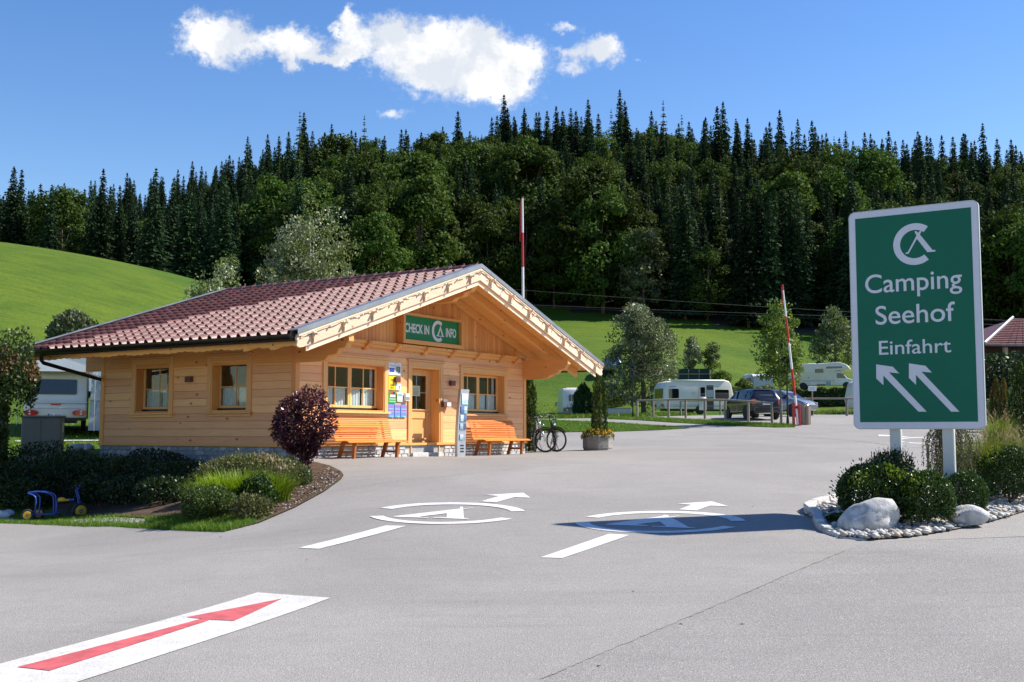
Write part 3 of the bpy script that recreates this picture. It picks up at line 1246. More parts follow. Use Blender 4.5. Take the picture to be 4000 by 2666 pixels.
def shell(mb, a0, a1, z0, z1, holes, fn):
    xs = sorted(set([a0, a1] + [h[0] for h in holes] + [h[1] for h in holes]))
    for i in range(len(xs) - 1):
        x0, x1 = xs[i], xs[i + 1]
        cuts = [(h[2], h[3]) for h in holes if h[0] <= x0 + 1e-6 and h[1] >= x1 - 1e-6]
        z = z0
        for c0, c1 in sorted(cuts):
            if c0 > z:
                fn(mb, x0, x1, z, c0)
            z = c1
        if z < z1:
            fn(mb, x0, x1, z, z1)


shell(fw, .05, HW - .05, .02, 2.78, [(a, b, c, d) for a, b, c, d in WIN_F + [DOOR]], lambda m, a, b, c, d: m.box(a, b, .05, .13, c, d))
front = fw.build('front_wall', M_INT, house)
rows(front, .09, HW - .09, ZB, 2.70, WIN_F + [DOOR], M_PLANK, False)
sw = MB()
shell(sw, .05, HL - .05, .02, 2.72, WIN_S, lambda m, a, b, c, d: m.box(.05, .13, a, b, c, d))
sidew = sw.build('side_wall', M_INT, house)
rows(sidew, .09, HL - .09, ZB, 2.75, WIN_S, M_PLANKY, True)
bw = MB()
bw.box(HW - .1, HW, .06, HL, .02, 2.72)
bw.box(.05, HW, HL - .1, HL, .02, 2.72)
bw.prism([(0.05, 2.7), (HW - .05, 2.7), (HW - .05, roof_z(0) - .32), (HW / 2, RIDGE_Z - .32), (.05, roof_z(0) - .32)], HL - .1, HL, lambda a, b, d: (a, d, b))
bw.build('rear_wall', M_PLANK, house)
fl = MB()
fl.box(.13, HW - .1, .13, HL - .1, .02, .36)
fl.build('floor', M_INT, house)
# corner posts
for x, y, dx, dy, nm in ((0, 0, .1, .1, 0), (HW, 0, -.1, .1, 0), (0, HL, .1, -.1, 0)):
    m = MB()
    x0, x1 = sorted((x - .028 * (1 if dx > 0 else -1), x + dx * 1.05))
    y0, y1 = sorted((y - .028 * (1 if dy > 0 else -1), y + dy * 1.05))
    m.box(x0, x1, y0, y1, ZB - .03, 2.76)
    m.build('corner_board', M_BOARDZ, house, bevel=.006)
# drip board along the foot of the timber
m = MB()
m.box(-.05, HW + .04, -.05, .02, ZB - .045, ZB + .012)
m.box(-.05, .02, .022, HL + .03, ZB - .045, ZB + .012)
m.build('drip_board', M_BEAMX, house)
# doorway cut in the drip board is covered by the door step stone
# plinth of irregular stones
pm = MB()
pm.box(.0, HW, .004, .12, -.25, ZB - .05)
pm.box(.0, .12, .12, HL, -.35, ZB - .05)
plinth = pm.build('plinth', M_MORTAR, house)


def stone_mesh(w, h, d, seed):
    r = random.Random(seed)
    m = MB()
    n = 6
    poly = []
    for (a, b) in ((-.5, -.5), (0, -.52), (.5, -.5), (.52, 0), (.5, .5), (0, .52), (-.5, .5), (-.52, 0)):
        poly.append((a * w + r.uniform(-.08, .08) * w, b * h + r.uniform(-.1, .1) * h))
    k = len(poly)
    vs = [(a, 0, b) for a, b in poly] + [(a * .86, -d * r.uniform(.8, 1.2), b * .84) for a, b in poly]
    fs = [tuple(range(k, 2 * k))] + [(i, (i + 1) % k, k + (i + 1) % k, k + i) for i in range(k)]
    m.add(vs, fs)
    return m.mesh('stone', M_STONE[r.choice([0, 0, 1, 2]) if seed < 100 else r.choice([1, 3, 3])])


for side, length in ((0, HW), (1, HL)):
    z = -.02
    for row in range(3):
        hh = (.115, .105, .10)[row]
        x = .02
        while x < length - .05:
            w = rnd.uniform(.12, .34)
            w = min(w, length - .02 - x)
            if side == 0 and x + w > DOOR[0] - .05 and x < DOOR[1] + .05 and row > 0:
                x += w
                continue
            me = stone_mesh(w * .93, hh * .9, .022, rnd.randint(0, 90) + 100 * side)
            if side == 0:
                obj('stone', me, plinth, loc=(x + w / 2, .003, z + hh / 2))
            else:
                obj('stone', me, plinth, loc=(.0, x + w / 2, z + hh / 2), rot=(0, 0, -PI / 2))
            x += w
        z += hh
# gable above the cornice: upright boards
gm = MB()
gm.prism([(.3, 2.76), (HW - .3, 2.76), (HW - .3, roof_z(.3) - .2), (HW / 2, RIDGE_Z - .2), (.3, roof_z(.3) - .2)], .05, .12, lambda a, b, d: (a, d, b))
gable = gm.build('gable_wall', M_INT, house)
x = .32
while x < HW - .35:
    w = .135
    z1a, z1b = roof_z(x) - .2, roof_z(x + w) - .2
    m = MB()
    m.prism([(-w / 2 + .003, 0), (w / 2 - .003, 0), (w / 2 - .003, z1b - 2.77), (-w / 2 + .003, z1a - 2.77)], 0, .035, lambda a, b, d: (a, d, b))
    m.build('board', M_BOARDZ, gable, loc=(x + w / 2, .014, 2.77), bevel=.005)
    x += w
# cornice with brackets and dentils
m = MB()
m.box(.6, HW - .6, -.16, .015, 2.70, 2.775)
m.box(.7, HW - .7, -.11, .012, 2.645, 2.70)
cornice = m.build('cornice', M_BEAMX, house, bevel=.006)
m = MB()
x = .9
while x < HW - .9:
    m.prism([(x, 2.645), (x + .05, 2.645), (x + .05, 2.622), (x + .025, 2.610), (x, 2.622)], -.105, -.02, lambda a, b, d: (a, d, b))
    x += .072
m.build('dentil_row', M_BEAMX, cornice)
for bx in (1.17, 2.28, 3.41, 4.59, 5.76, 6.94, 8.09, 8.95):
    m = MB()
    m.prism([(-.02, 2.765), (-.22, 2.765), (-.24, 2.70), (-.19, 2.66), (-.14, 2.63), (-.10, 2.575), (-.02, 2.555)], -.06, .06, lambda a, b, d: (d, a, b))
    m.build('bracket', M_BEAMY, cornice, loc=(bx, 0, 0), bevel=.006)

# --- windows


def window(parent, a0, a1, z0, z1, side, casements, muntv):
    """casement window set .2 deep; built in front wall coordinates and turned for the side wall"""
    w = thing('window', None, None)
    del_keys = [k for k in ('label', 'category') if k in w]
    for k in del_keys:
        del w[k]
    w.parent = parent
    L = a1 - a0
    if side:
        # local x -> -y of the house (towards the camera side), local y -> +x
        w.matrix_basis = Matrix(((0, 1, 0, 0), (-1, 0, 0, a1), (0, 0, 1, 0), (0, 0, 0, 1)))
    else:
        w.matrix_basis = Matrix.Translation((a0, 0, 0))
    # casing boards on the wall face
    m = MB()
    m.box(-.13, 0.0, -.035, .02, z0 - .03, z1 + .13)
    m.box(L, L + .13, -.035, .02, z0 - .03, z1 + .13)
    m.box(.001, L - .001, -.035, .02, z1, z1 + .13)
    m.box(-.16, L + .16, -.065, .02, z1 + .132, z1 + .175)
    m.build('casing', M_FRAME, w, bevel=.006)
    m = MB()
    m.box(-.17, L + .17, -.095, .02, z0 - .06, z0 - .02)
    m.box(-.13, L + .13, -.045, .02, z0 - .12, z0 - .062)
    m.build('sill', M_FRAME, w, bevel=.006)
    # deep reveal
    m = MB()
    m.box(0.0, .03, -.02, .24, z0, z1)
    m.box(L - .03, L, -.02, .24, z0, z1)
    m.box(.03, L - .03, -.018, .24, z1 - .03, z1)
    m.box(.03, L - .03, -.018, .24, z0 - .018, z0 + .02)
    m.build('reveal', M_BOARDZ, w)
    # dark rail under the sash
    m = MB()
    m.box(.031, L - .031, .165, .19, z0 + .021, z0 + .075)
    m.build('bottom_rail', M_GUTTER, w)
    cw = (L - .06) / casements
    f = MB()
    gl = []
    for c in range(casements):
        x0 = .03 + c * cw
        x1 = x0 + cw
        zz0, zz1 = z0 + .07, z1 - .03
        s = .062
        f.box(x0 + .004, x0 + s, .19, .235, zz0, zz1)
        f.box(x1 - s, x1 - .004, .19, .235, zz0, zz1)
        f.box(x0 + s, x1 - s, .19, .235, zz1 - s, zz1)
        f.box(x0 + s, x1 - s, .19, .235, zz0, zz0 + s)
        xm, zm = (x0 + x1) / 2, zz0 + (zz1 - zz0) * muntv
        f.box(xm - .014, xm + .014, .197, .225, zz0 + s, zz1 - s)
        f.box(x0 + s, xm - .014, .198, .224, zm - .013, zm + .013)
        f.box(xm + .014, x1 - s, .198, .224, zm - .013, zm + .013)
        gl += [(x0 + s, xm - .014, zz0 + s, zm - .013), (xm + .014, x1 - s, zz0 + s, zm - .013),
               (x0 + s, xm - .014, zm + .013, zz1 - s), (xm + .014, x1 - s, zm + .013, zz1 - s)]
    f.build('frame', M_FRAME, w, bevel=.004)
    for (x0, x1, zz0, zz1) in gl:
        g = MB()
        g.box(x0 - .004, x1 + .004, .208, .213, zz0 - .004, zz1 + .004)
        g.build('pane', M_GLASS, w)
    # net half curtain, gathered, and one side drape
    def drape(xa, xb, za, zb, y, amp, nm, frill=.02, mat=M_CURTAIN):
        n = max(12, int((xb - xa) / .012))
        vs, fs = [], []
        for i in range(n + 1):
            t = i / n
            xx = xa + (xb - xa) * t
            yy = y + amp * math.sin(t * (xb - xa) * 62) + amp * .4 * math.sin(t * 13)
            lo = za + frill * abs(math.sin(t * (xb - xa) * 31))
            for zq in (lo, (lo + zb) / 2, zb):
                vs.append((xx, yy, zq))
        for i in range(n):
            for k in range(2):
                fs.append((i * 3 + k, i * 3 + 3 + k, i * 3 + 4 + k, i * 3 + 1 + k))
        q = MB()
        q.add(vs, fs)
        q.build(nm, mat, w, smooth=True)
    zm = z0 + .07 + (z1 - z0 - .1) * muntv
    for c in range(casements):
        x0 = .03 + c * cw
        drape(x0 + .05, x0 + cw * (.50 if c == 0 else .47), z0 + .12, zm + .02, .27, .012, 'curtain')
        drape(x0 + cw * .53, x0 + cw - .05, z0 + .12, zm + .02, .27, .012, 'curtain')
    drape(L - .17, L - .05, z0 + .10, z1 - .06, .31, .018, 'curtain')
    return w


for a0, a1, z0, z1 in WIN_F:
    window(house, a0, a1, z0, z1, False, 2, .47)
for a0, a1, z0, z1 in WIN_S:
    window(house, a0, a1, z0, z1, True, 1, .47)

# --- door
d0, d1, dz0, dz1 = DOOR
m = MB()
m.box(d0 - .13, d0, -.035, .02, ZB - .05, dz1 + .13)
m.box(d1, d1 + .13, -.035, .02, ZB - .05, dz1 + .13)
m.box(d0 + .001, d1 - .001, -.035, .02, dz1, dz1 + .13)
m.box(d0 - .17, d1 + .17, -.07, .02, dz1 + .132, dz1 + .18)
m.build('door_casing', M_FRAME, house, bevel=.006)
m = MB()
m.box(d0, d0 + .035, -.02, .33, dz0, dz1)
m.box(d1 - .035, d1, -.02, .33, dz0, dz1)
m.box(d0 + .035, d1 - .035, -.018, .33, dz1 - .035, dz1)
m.build('door_reveal', M_BOARDZ, house)
m = MB()
m.box(d0 - .02, d1 + .02, -.10, .35, -.02, .118)
m.build('door_step', M_STONE[0], house, bevel=.01)
m = MB()
x0, x1, y0, y1 = d0 + .04, d1 - .04, .25, .30
m.box(x0, x0 + .15, y0, y1, dz0 + .004, dz1 - .038)
m.box(x1 - .19, x1, y0, y1, dz0 + .004, dz1 - .038)
m.box(x0 + .15, x1 - .19, y0, y1, dz1 - .20, dz1 - .038)
m.box(x0 + .15, x1 - .19, y0, y1, .97, 1.20)
m.box(x0 + .15, x1 - .19, y0, y1, dz0 + .004, .45)
m.box(x0 + .15, x1 - .19, y0 + .022, y1 - .005, .45, .97)
door = m.build('door', M_FRAME, house, bevel=.006)
m = MB()
m.box(x0 + .14, x1 - .18, y0 - .03, y0 - .001, .44, .475)
m.box(x0 + .14, x1 - .18, y0 - .03, y0 - .001, 1.175, 1.205)
m.box(x0, x1, y0 - .012, y0 - .001, dz0 + .006, .30)
m.build('weather_bar', M_FRAME, door, bevel=.004)
gx0, gx1, gz0, gz1 = x0 + .15, x1 - .19, 1.20, dz1 - .20
xm, zm = (gx0 + gx1) / 2, (gz0 + gz1) / 2
for a, b in ((gx0, xm - .008), (xm + .008, gx1)):
    for c, d in ((gz0, zm - .008), (zm + .008, gz1)):
        g = MB()
        g.box(a, b, y0 + .022, y0 + .027, c, d)
        g.build('pane', M_GLASS, door)
m = MB()
m.box(xm - .008, xm + .008, y0 + .014, y0 + .034, gz0, gz1)
m.box(gx0, xm - .009, y0 + .015, y0 + .033, zm - .008, zm + .008)
m.box(xm + .009, gx1, y0 + .015, y0 + .033, zm - .008, zm + .008)
m.build('glazing_bar', M_SILVER, door)
m = MB()
m.tube([(x1 - .09, y0, 1.08), (x1 - .09, y0 - .05, 1.08), (x1 - .20, y0 - .055, 1.08)], .011, 8)
m.box(x1 - .11, x1 - .07, y0 - .008, y0 - .001, .98, 1.16)
m.build('handle', M_CHROME, door)
nb = MB()
nb.box(4.50, 4.83, y0 - .004, y0 - .0015, 1.54, 1.80)
notice = nb.build('door_notice', plain('pale_yellow_paper', (.58, .58, .32), .8, 0, .03), door)
for i in range(7):
    q = MB()
    q.box(4.53, 4.80 - (.06 if i % 3 == 2 else 0), y0 - .0065, y0 - .0045, 1.752 - i * .03 - (.012 if i else 0), 1.757 - i * .03 + (.006 if i == 0 else 0))
    # printed lines of the notice
    q.mi = [0] * 6
    q.build('print', M_GREYPL, door)

# --- wall lamps
for (mx, my, mz, side) in ((5.84, 0, 1.90, 0), (3.50, 0, 1.90, 0), (0, 3.28, 1.85, 1)):
    m = MB()
    if side:
        m.box(-.10, -.015, my - .095, my + .095, mz - .065, mz + .065)
    else:
        m.box(mx - .095, mx + .095, -.10, -.015, mz - .065, mz + .065)
    m.build('wall_lamp', M_LAMPBOX, house, bevel=.008)

# --- roof
rd = MB()
th = .05
hx = HW / 2
# boarded deck (seen from below) as two slabs
for sgn in (-1, 1):
    xe = hx + sgn * (hx + SIDE_O - .03)
    rd.add([(hx, -FRONT_O + .02, RIDGE_Z - .16), (hx, HL + REAR_O - .02, RIDGE_Z - .16), (xe, HL + REAR_O - .02, EAVE_Z - .15), (xe, -FRONT_O + .02, EAVE_Z - .15),
            (hx, -FRONT_O + .02, RIDGE_Z - .105), (hx, HL + REAR_O - .02, RIDGE_Z - .105), (xe, HL + REAR_O - .02, EAVE_Z - .095), (xe, -FRONT_O + .02, EAVE_Z - .095)],
           [(0, 1, 2, 3), (7, 6, 5, 4), (0, 3, 7, 4), (1, 5, 6, 2), (2, 6, 7, 3), (0, 4, 5, 1)])
roof = rd.build('roof', M_BEAMY, house)
# tiles
NCOL, NROW = 31, 16
ly0, ly1 = -FRONT_O + .10, HL + REAR_O - .10
TW = (ly1 - ly0) / NCOL
SL = math.hypot(hx + SIDE_O, RIDGE_Z - EAVE_Z)
TE = (SL - .06) / NROW                      # exposed length of a course
ang = math.atan(SLOPE)


def tile_mesh(length):
    """one interlocking tile: flat pan with a round roll on its far edge; x across the slope, y up the slope"""
    prof = [(0.0, .004), (.10, 0.0), (.42, .0), (.52, .012), (.58, .055), (.67, .090), (.77, .100), (.87, .090), (.97, .055), (1.045, .010)]
    vs, fs = [], []
    for k, (yy, up) in enumerate(((0.0, .042), (length, 0.0))):
        for (s, z) in prof:
            vs.append((s * TW, yy, z + up))
    n = len(prof)
    for i in range(n - 1):
        fs.append((i, i + 1, n + i + 1, n + i))
    b = len(vs)
    for (s, z) in prof:
        vs.append((s * TW, .004, z + .042 - .030))
    for i in range(n - 1):
        fs.append((b + i, b + i + 1, i + 1, i))
    mb = MB()
    mb.add(vs, fs)
    return mb


tmb = tile_mesh(TE + .06)
tmesh = tmb.mesh('roof_tile', M_TILE, fix=False)


def tile_matrix(c, r, jit=True, right=False):
    s = .0 + r * TE                           # distance up from the eave edge
    if not right:
        x = -SIDE_O + s * math.cos(ang)
        z = EAVE_Z + s * math.sin(ang) - .10
        ex, ey = Vector((0, 1, 0)), Vector((math.cos(ang), 0, math.sin(ang)))
        y = ly0 + c * TW
    else:
        x = HW + SIDE_O - s * math.cos(ang)
        z = EAVE_Z + s * math.sin(ang) - .10
        ex, ey = Vector((0, -1, 0)), Vector((-math.cos(ang), 0, math.sin(ang)))
        y = ly1 - c * TW
    # for the left slope x runs towards the rear, so the pan normal must point up
    ez = ex.cross(ey)
    if ez.z < 0:
        ex = -ex
        ez = ex.cross(ey)
        y = ly1 - c * TW if not right else ly0 + c * TW
    j = rnd.uniform(-.004, .004) if jit else 0
    M = Matrix((ex, ey, ez)).transposed().to_4x4()
    M.translation = Vector((x + j, y, z + (rnd.uniform(-.003, .003) if jit else 0)))
    return M


cells = []
for c in range(NCOL):
    for r in range(NROW):
        Mt = tile_matrix(c, r)
        w = house_pt = HA + HU * Mt.translation.x + HV * Mt.translation.y
        cells.append(((w - Vector((0, 0, 0))).length, Mt))
cells.sort(key=lambda q: q[0])
for dist, Mt in cells[:300]:
    obj('roof_tile', tmesh, roof, mat4=Mt)


def joined_tiles(mats4, name):
    v0 = np.array(tmb.v)
    f0 = np.array(tmb.f)
    Vs, Fs = [], []
    for i, M in enumerate(mats4):
        A = np.array(M)
        Vs.append(v0 @ A[:3, :3].T + A[:3, 3])
        Fs.append(f0 + i * len(v0))
    o = obj(name, np_mesh(name, np.vstack(Vs), np.vstack(Fs), M_TILE), roof)
    o['kind'] = 'stuff'
    return o


joined_tiles([q[1] for q in cells[300:]], 'roof_tiles')
joined_tiles([tile_matrix(c, r, True, True) for c in range(NCOL) for r in range(NROW)], 'roof_tiles')
# ridge caps
ncap = 22
cl = (HL + REAR_O + FRONT_O - .1) / ncap
cap = MB()
n = 8
prof0, prof1 = [], []
for i in range(n + 1):
    t = PI * i / n
    prof0.append((.135 * math.cos(t), 0, .105 * math.sin(t)))
    prof1.append((.118 * math.cos(t), cl + .03, .088 * math.sin(t) - .012))
cap.add(prof0 + prof1, [(i, i + 1, n + 2 + i, n + 1 + i) for i in range(n)] + [tuple(range(n + 1))])
cap.box(-.02, .02, .0, .03, .095, .135)
capm = cap.mesh('ridge_tile', M_TILE2)
for i in range(ncap):
    obj('ridge_tile', capm, roof, loc=(hx, HL + REAR_O - .05 - (i + 1) * cl + rnd.uniform(-.004, .004), RIDGE_Z - .035))
ub = MB()
ub.box(hx - .14, hx + .14, -FRONT_O + .06, HL + REAR_O - .08, RIDGE_Z - .10, RIDGE_Z - .04)
ub.build('ridge_board', M_TILE2, roof)


def slope_board(mb, sgn, y0, y1, top, bot, s0, s1, sc=None):
    """board lying along the roof slope at the verge; top/bot: distance below the roof surface, s0..s1 from ridge (0) to the eave"""
    pts = []
    n = 60 if sc else 1
    for i in range(n + 1):
        s = s0 + (s1 - s0) * i / n
        pts.append((s, top))
    low = []
    for i in range(n + 1):
        s = s0 + (s1 - s0) * i / n
        low.append((s, bot if not sc else bot + sc(s)))
    poly = pts + low[::-1]
    def fn(s, d, y):
        return (hx + sgn * s * math.cos(ang), y, RIDGE_Z - s * math.sin(ang) - d / math.cos(ang))
    mb.prism(poly, y0, y1, fn)


SMAX = SL + .02
for end, (ya, yb, sg) in enumerate(((-FRONT_O - .03, -FRONT_O + .02, 1), (HL + REAR_O + .03, HL + REAR_O - .02, -1))):
    out = -1 if end == 0 else 1
    for sgn in (-1, 1):
        # main bargeboard with a shaped foot
        m = MB()
        poly = [(0 if end else .0, .055), (SMAX - .02, .055), (SMAX + .01, .12), (SMAX - .03, .19), (SMAX + .0, .26), (SMAX - .07, .315), (SMAX - .17, .335), (0, .335)]
        m.prism(poly, ya, yb, lambda s, d, y: (hx + sgn * s * math.cos(ang), y, RIDGE_Z - s * math.sin(ang) - d / math.cos(ang)))
        fas = m.build('bargeboard', M_FASCIA, roof, bevel=.004)
        if end == 0:
            # top moulding
            m = MB()
            slope_board(m, sgn, ya - .035, ya - .001, .05, .095, 0, SMAX - .02)
            m.build('top_moulding', M_FASCIA, roof, bevel=.004)
            # lower facing board
            m = MB()
            slope_board(m, sgn, ya + .05, ya + .085, .345, .45, 0, SMAX - .35)
            m.build('lower_bargeboard', M_FASCIA, roof, bevel=.004)
            # scalloped hanging trim under the moulding
            m = MB()
            slope_board(m, sgn, ya - .022, ya - .004, .085, .115, 0.02, SMAX - .1, lambda s: .018 + .018 * math.sin(s * 42) + .01 * math.sin(s * 17))
            m.build('scalloped_trim', M_FASCIA, roof)
            # carved pegs
            for k in range(7):
                s = .48 + k * .98
                m = MB()
                fn = lambda a, b, d: (hx + sgn * (s + a) * math.cos(ang), d, RIDGE_Z - (s + a) * math.sin(ang) - b / math.cos(ang))
                m.prism([(-.055, .115), (.055, .115), (.05, .20), (.02, .25), (.03, .33), (-.03, .33), (-.02, .25), (-.05, .20)], ya - .05, ya - .001, fn)
                m.prism([(-.035, .13), (.035, .13), (.035, .17), (-.035, .17)], ya - .15, ya - .05, fn)
                m.build('carved_peg', M_FASCIA, roof, bevel=.004)
        # metal verge flashing
        m = MB()
        slope_board(m, sgn, ya - .045, yb + (.12 if end == 0 else -.12), -.055, -.035, 0, SMAX + .02)
        slope_board(m, sgn, ya - .048, ya - .036, -.053, .045, 0, SMAX + .02)
        m.build('verge_flashing', M_FLASH, roof)
# rafters under the front overhang and the eaves
for y in (-.82, -.06):
    for sgn in (-1, 1):
        m = MB()
        slope_board(m, sgn, y - .06, y + .06, .155, .36, 0, SL - .15)
        m.build('rafter', M_BEAMX, roof, bevel=.006)
for k in range(7):
    y = .55 + k * .93
    m = MB()
    # rafter tail with a carved end, seen below the eave
    sgn = -1
    s0 = hx / math.cos(ang) - .25
    poly = [(s0, .155), (SL - .12, .155), (SL - .16, .24), (SL - .26, .26), (SL - .34, .33), (s0, .33)]
    m.prism(poly, y - .05, y + .05, lambda s, d, yy: (hx + sgn * s * math.cos(ang), yy, RIDGE_Z - s * math.sin(ang) - d / math.cos(ang)))
    m.build('rafter_tail', M_BEAMX, roof, bevel=.005)
# purlins carrying the roof beyond the gable, carved ends


def purlin(x, ztop, h, w, rear=True):
    y0 = -1.50
    z0 = ztop - h
    poly = [(y0, ztop), (y0 - .01, ztop - h * .28), (y0 + .06, ztop - h * .40), (y0 + .10, ztop - h * .52), (y0 + .26, ztop - h * .56), (y0 + .34, ztop - h * .74), (y0 + .56, ztop - h * .80),
            (y0 + .66, z0 + .02), (y0 + .86, z0), (HL + REAR_O - .25, z0), (HL + REAR_O - .25, ztop)]
    m = MB()
    m.prism(poly, x - w / 2, x + w / 2, lambda a, b, d: (d, a, b))
    return m.build('purlin', M_BEAMY, roof, bevel=.008)


purlin(.07, 2.70, .56, .17)
purlin(HW - .07, 2.70, .56, .17)
purlin(hx, RIDGE_Z - .36, .50, .18)
# eave board with scallops on the left, gutter, brackets
m = MB()
pts_top, pts_bot = [], []
n = 260
for i in range(n + 1):
    y = -FRONT_O + .02 + (HL + REAR_O + FRONT_O - .04) * i / n
    pts_top.append((y, 2.475))
    pts_bot.append((y, 2.345 - .022 * abs(math.sin(y * 14.5)) - .012 * math.sin(y * 6.2)))
m.prism(pts_top + pts_bot[::-1], -SIDE_O + .155, -SIDE_O + .18, lambda a, b, d: (d, a, b))
m.build('eave_valance', M_BEAMY, roof)
for sgn in (0, 1):
    xg = -SIDE_O - .07 if sgn == 0 else HW + SIDE_O + .07
    m = MB()
    prof = []
    n = 9
    for i in range(n + 1):
        t = PI + PI * i / n
        prof.append((.105 * math.cos(t), .115 * math.sin(t)))
    outer = [(a, b) for a, b in prof]
    inner = [(a * .9, b * .9) for a, b in prof]
    m.prism(outer + inner[::-1], -FRONT_O + .03, HL + REAR_O - .05, lambda a, b, d: (xg + a, d, EAVE_Z - .055 + b))
    m.cyl((xg, -FRONT_O + .025, EAVE_Z - .06), (xg, -FRONT_O + .035, EAVE_Z - .06), .083, n=14)
    m.cyl((xg, HL + REAR_O - .055, EAVE_Z - .06), (xg, HL + REAR_O - .045, EAVE_Z - .06), .083, n=14)
    # back board of the gutter
    m.box(xg + (.07 if sgn == 0 else -.085), xg + (.085 if sgn == 0 else -.07), -FRONT_O + .04, HL + REAR_O - .05, EAVE_Z - .19, EAVE_Z - .035)
    m.build('gutter', M_GUTTER, roof)
m = MB()
xg = -SIDE_O - .055
yr = HL + REAR_O - .95
m.tube([(xg, yr, EAVE_Z - .10), (xg, yr, EAVE_Z - .30), (xg + .06, yr, EAVE_Z - .36), (-.02, HL + .05, 1.93), (.10, HL + .08, 1.86), (.12, HL + .08, .1)], .045, 10)
m.build('downpipe', M_GUTTER, roof, auto=40)

# --- string of lamps along the front verge
ls = thing('light_string', 'string of small clear bulbs on green cable along the gable boards', 'light string', hw(hx, -FRONT_O - .12, RIDGE_Z - .2), HROT)
cab = MB()
for sgn in (-1, 1):
    prev = None
    pts = []
    for i in range(0, 81):
        s = .02 + (SL - .1) * i / 80
        d = .135 + .012 * math.sin(s * 8) + .008 * math.sin(s * 3.3)
        p = Vector((sgn * s * math.cos(ang), .072 + .004 * math.sin(i), .2 - s * math.sin(ang) - d))
        pts.append(p)
    cab.tube(pts, .007, 5)
cab.build('cable', plain('green_cable', (.02, .16, .11), .5), ls)
bm_ = MB()
bm_.ball((0, 0, 0), .026, 8, 6)
bulbmesh = bm_.mesh('bulb', plain('clear_bulb', (.72, .72, .70), .1, .2), True)
for sgn in (-1, 1):
    for k in range(13):
        s = .04 + k * .53
        obj('bulb', bulbmesh, ls, loc=(sgn * s * math.cos(ang), .035, .2 - s * math.sin(ang) - .12))
# and along the left eave
ls2 = thing('light_string', 'string of bulbs hung below the dark gutter of the long eave', 'light string', hw(-SIDE_O + .12, HL / 2, 2.46), HROT)
cab = MB()
cab.tube([(0, -HL / 2 - FRONT_O + .1 + i * .11, .012 * math.sin(i * .9)) for i in range(77)], .007, 5)
cab.build('cable', MATS['green_cable'], ls2)
for k in range(16):
    obj('bulb', bulbmesh, ls2, loc=(-.01, -HL / 2 - FRONT_O + .3 + k * .53, -.02))

# --- CHECK IN sign in its box frame under the gable
SGN_Y = -.12
FACE = Matrix(((1, 0, 0, 0), (0, 0, -1, 0), (0, 1, 0, 0), (0, 0, 0, 1)))     # text plane x,y -> wall x,z facing -y


def face_at(x, y, z):
    return Matrix.Translation((x, y, z)) @ FACE


cs = thing('check_in_sign', 'green sign with white CHECK IN and INFO lettering in a wooden frame', 'sign', hw(0, 0, 0), HROT)
m = MB()
sx0, sx1, sz0, sz1 = 3.62, 6.02, 2.90, 3.50
m.box(sx0, sx1, SGN_Y, SGN_Y + .02, sz0, sz1)
m.build('panel', M_GREEN2, cs)
m = MB()
m.box(sx0 - .09, sx0, SGN_Y - .10, .012, sz0 - .1, sz1 + .06)
m.box(sx1, sx1 + .09, SGN_Y - .10, .012, sz0 - .1, sz1 + .06)
m.box(sx0, sx1, SGN_Y - .10, .012, sz0 - .1, sz0)
m.box(sx0, sx1, SGN_Y - .10, .012, sz1, sz1 + .06)
m.build('box_frame', M_BEAMX, cs, bevel=.005)


def camp_logo(parent, M, rad, mat, depth=.004, closed=False):
    """letter C round a small tent"""
    mb = MB()
    out, inn = [], []
    for i in range(41):
        t = R(52 + (308 - 52) * i / 40)
        out.append((rad * math.cos(t), rad * math.sin(t)))
        inn.append((rad * .68 * math.cos(t), rad * .68 * math.sin(t)))
    # strips, so that no concave n-gon has to be filled
    for i in range(40):
        mb.prism([out[i], out[i + 1], inn[i + 1], inn[i]], 0, depth, lambda a, b, d: (a, b, d))
    s = rad
    if not closed:
        mb.prism([(-.43 * s, -.44 * s), (-.30 * s, -.44 * s), (.10 * s, .24 * s), (.16 * s, .16 * s), (.56 * s, -.44 * s), (.92 * s, -.44 * s), (.92 * s, -.36 * s), (.80 * s, -.36 * s),
                  (.24 * s, .44 * s), (.34 * s, .61 * s), (.24 * s, .61 * s), (.17 * s, .51 * s), (.10 * s, .61 * s), (.0, .61 * s), (.09 * s, .40 * s), (-.34 * s, -.37 * s), (-.43 * s, -.37 * s)][::1], 0, depth, lambda a, b, d: (a, b, d))
    else:
        mb.prism([(-.30 * s, -.46 * s), (.93 * s, -.46 * s), (.93 * s, -.40 * s), (-.30 * s, -.40 * s)], 0, depth, lambda a, b, d: (a, b, d))
        mb.prism([(-.18 * s, -.40 * s), (.02 * s, -.40 * s), (.34 * s, .16 * s), (.62 * s, -.40 * s), (.82 * s, -.40 * s), (.42 * s, .38 * s), (.26 * s, .38 * s)], 0, depth, lambda a, b, d: (a, b, d))
        mb.prism([(.27 * s, .37 * s), (.41 * s, .37 * s), (.46 * s, .52 * s), (.39 * s, .52 * s), (.34 * s, .44 * s), (.29 * s, .52 * s), (.22 * s, .52 * s)], 0, depth, lambda a, b, d: (a, b, d))
    o = mb.build('emblem', mat, parent)
    o.matrix_basis = M
    return o


ly = SGN_Y - .003
lettering('lettering', 'CHECK IN', cs, face_at(4.21, ly, 3.08), M_SIGNW, size=.3, offset=.008, width=1.0, height=.235)
lettering('lettering', 'INFO', cs, face_at(5.67, ly, 3.08), M_SIGNW, size=.3, offset=.008, width=.46, height=.235)
camp_logo(cs, face_at(5.10, ly, 3.20), .275, M_SIGNW, closed=True)

# --- notices on the wall beside the door
PAPER = {}


def pcol(c):
    if c not in PAPER:
        PAPER[c] = plain('print_%02d' % len(PAPER), c, .4, 0, .03)
    return PAPER[c]


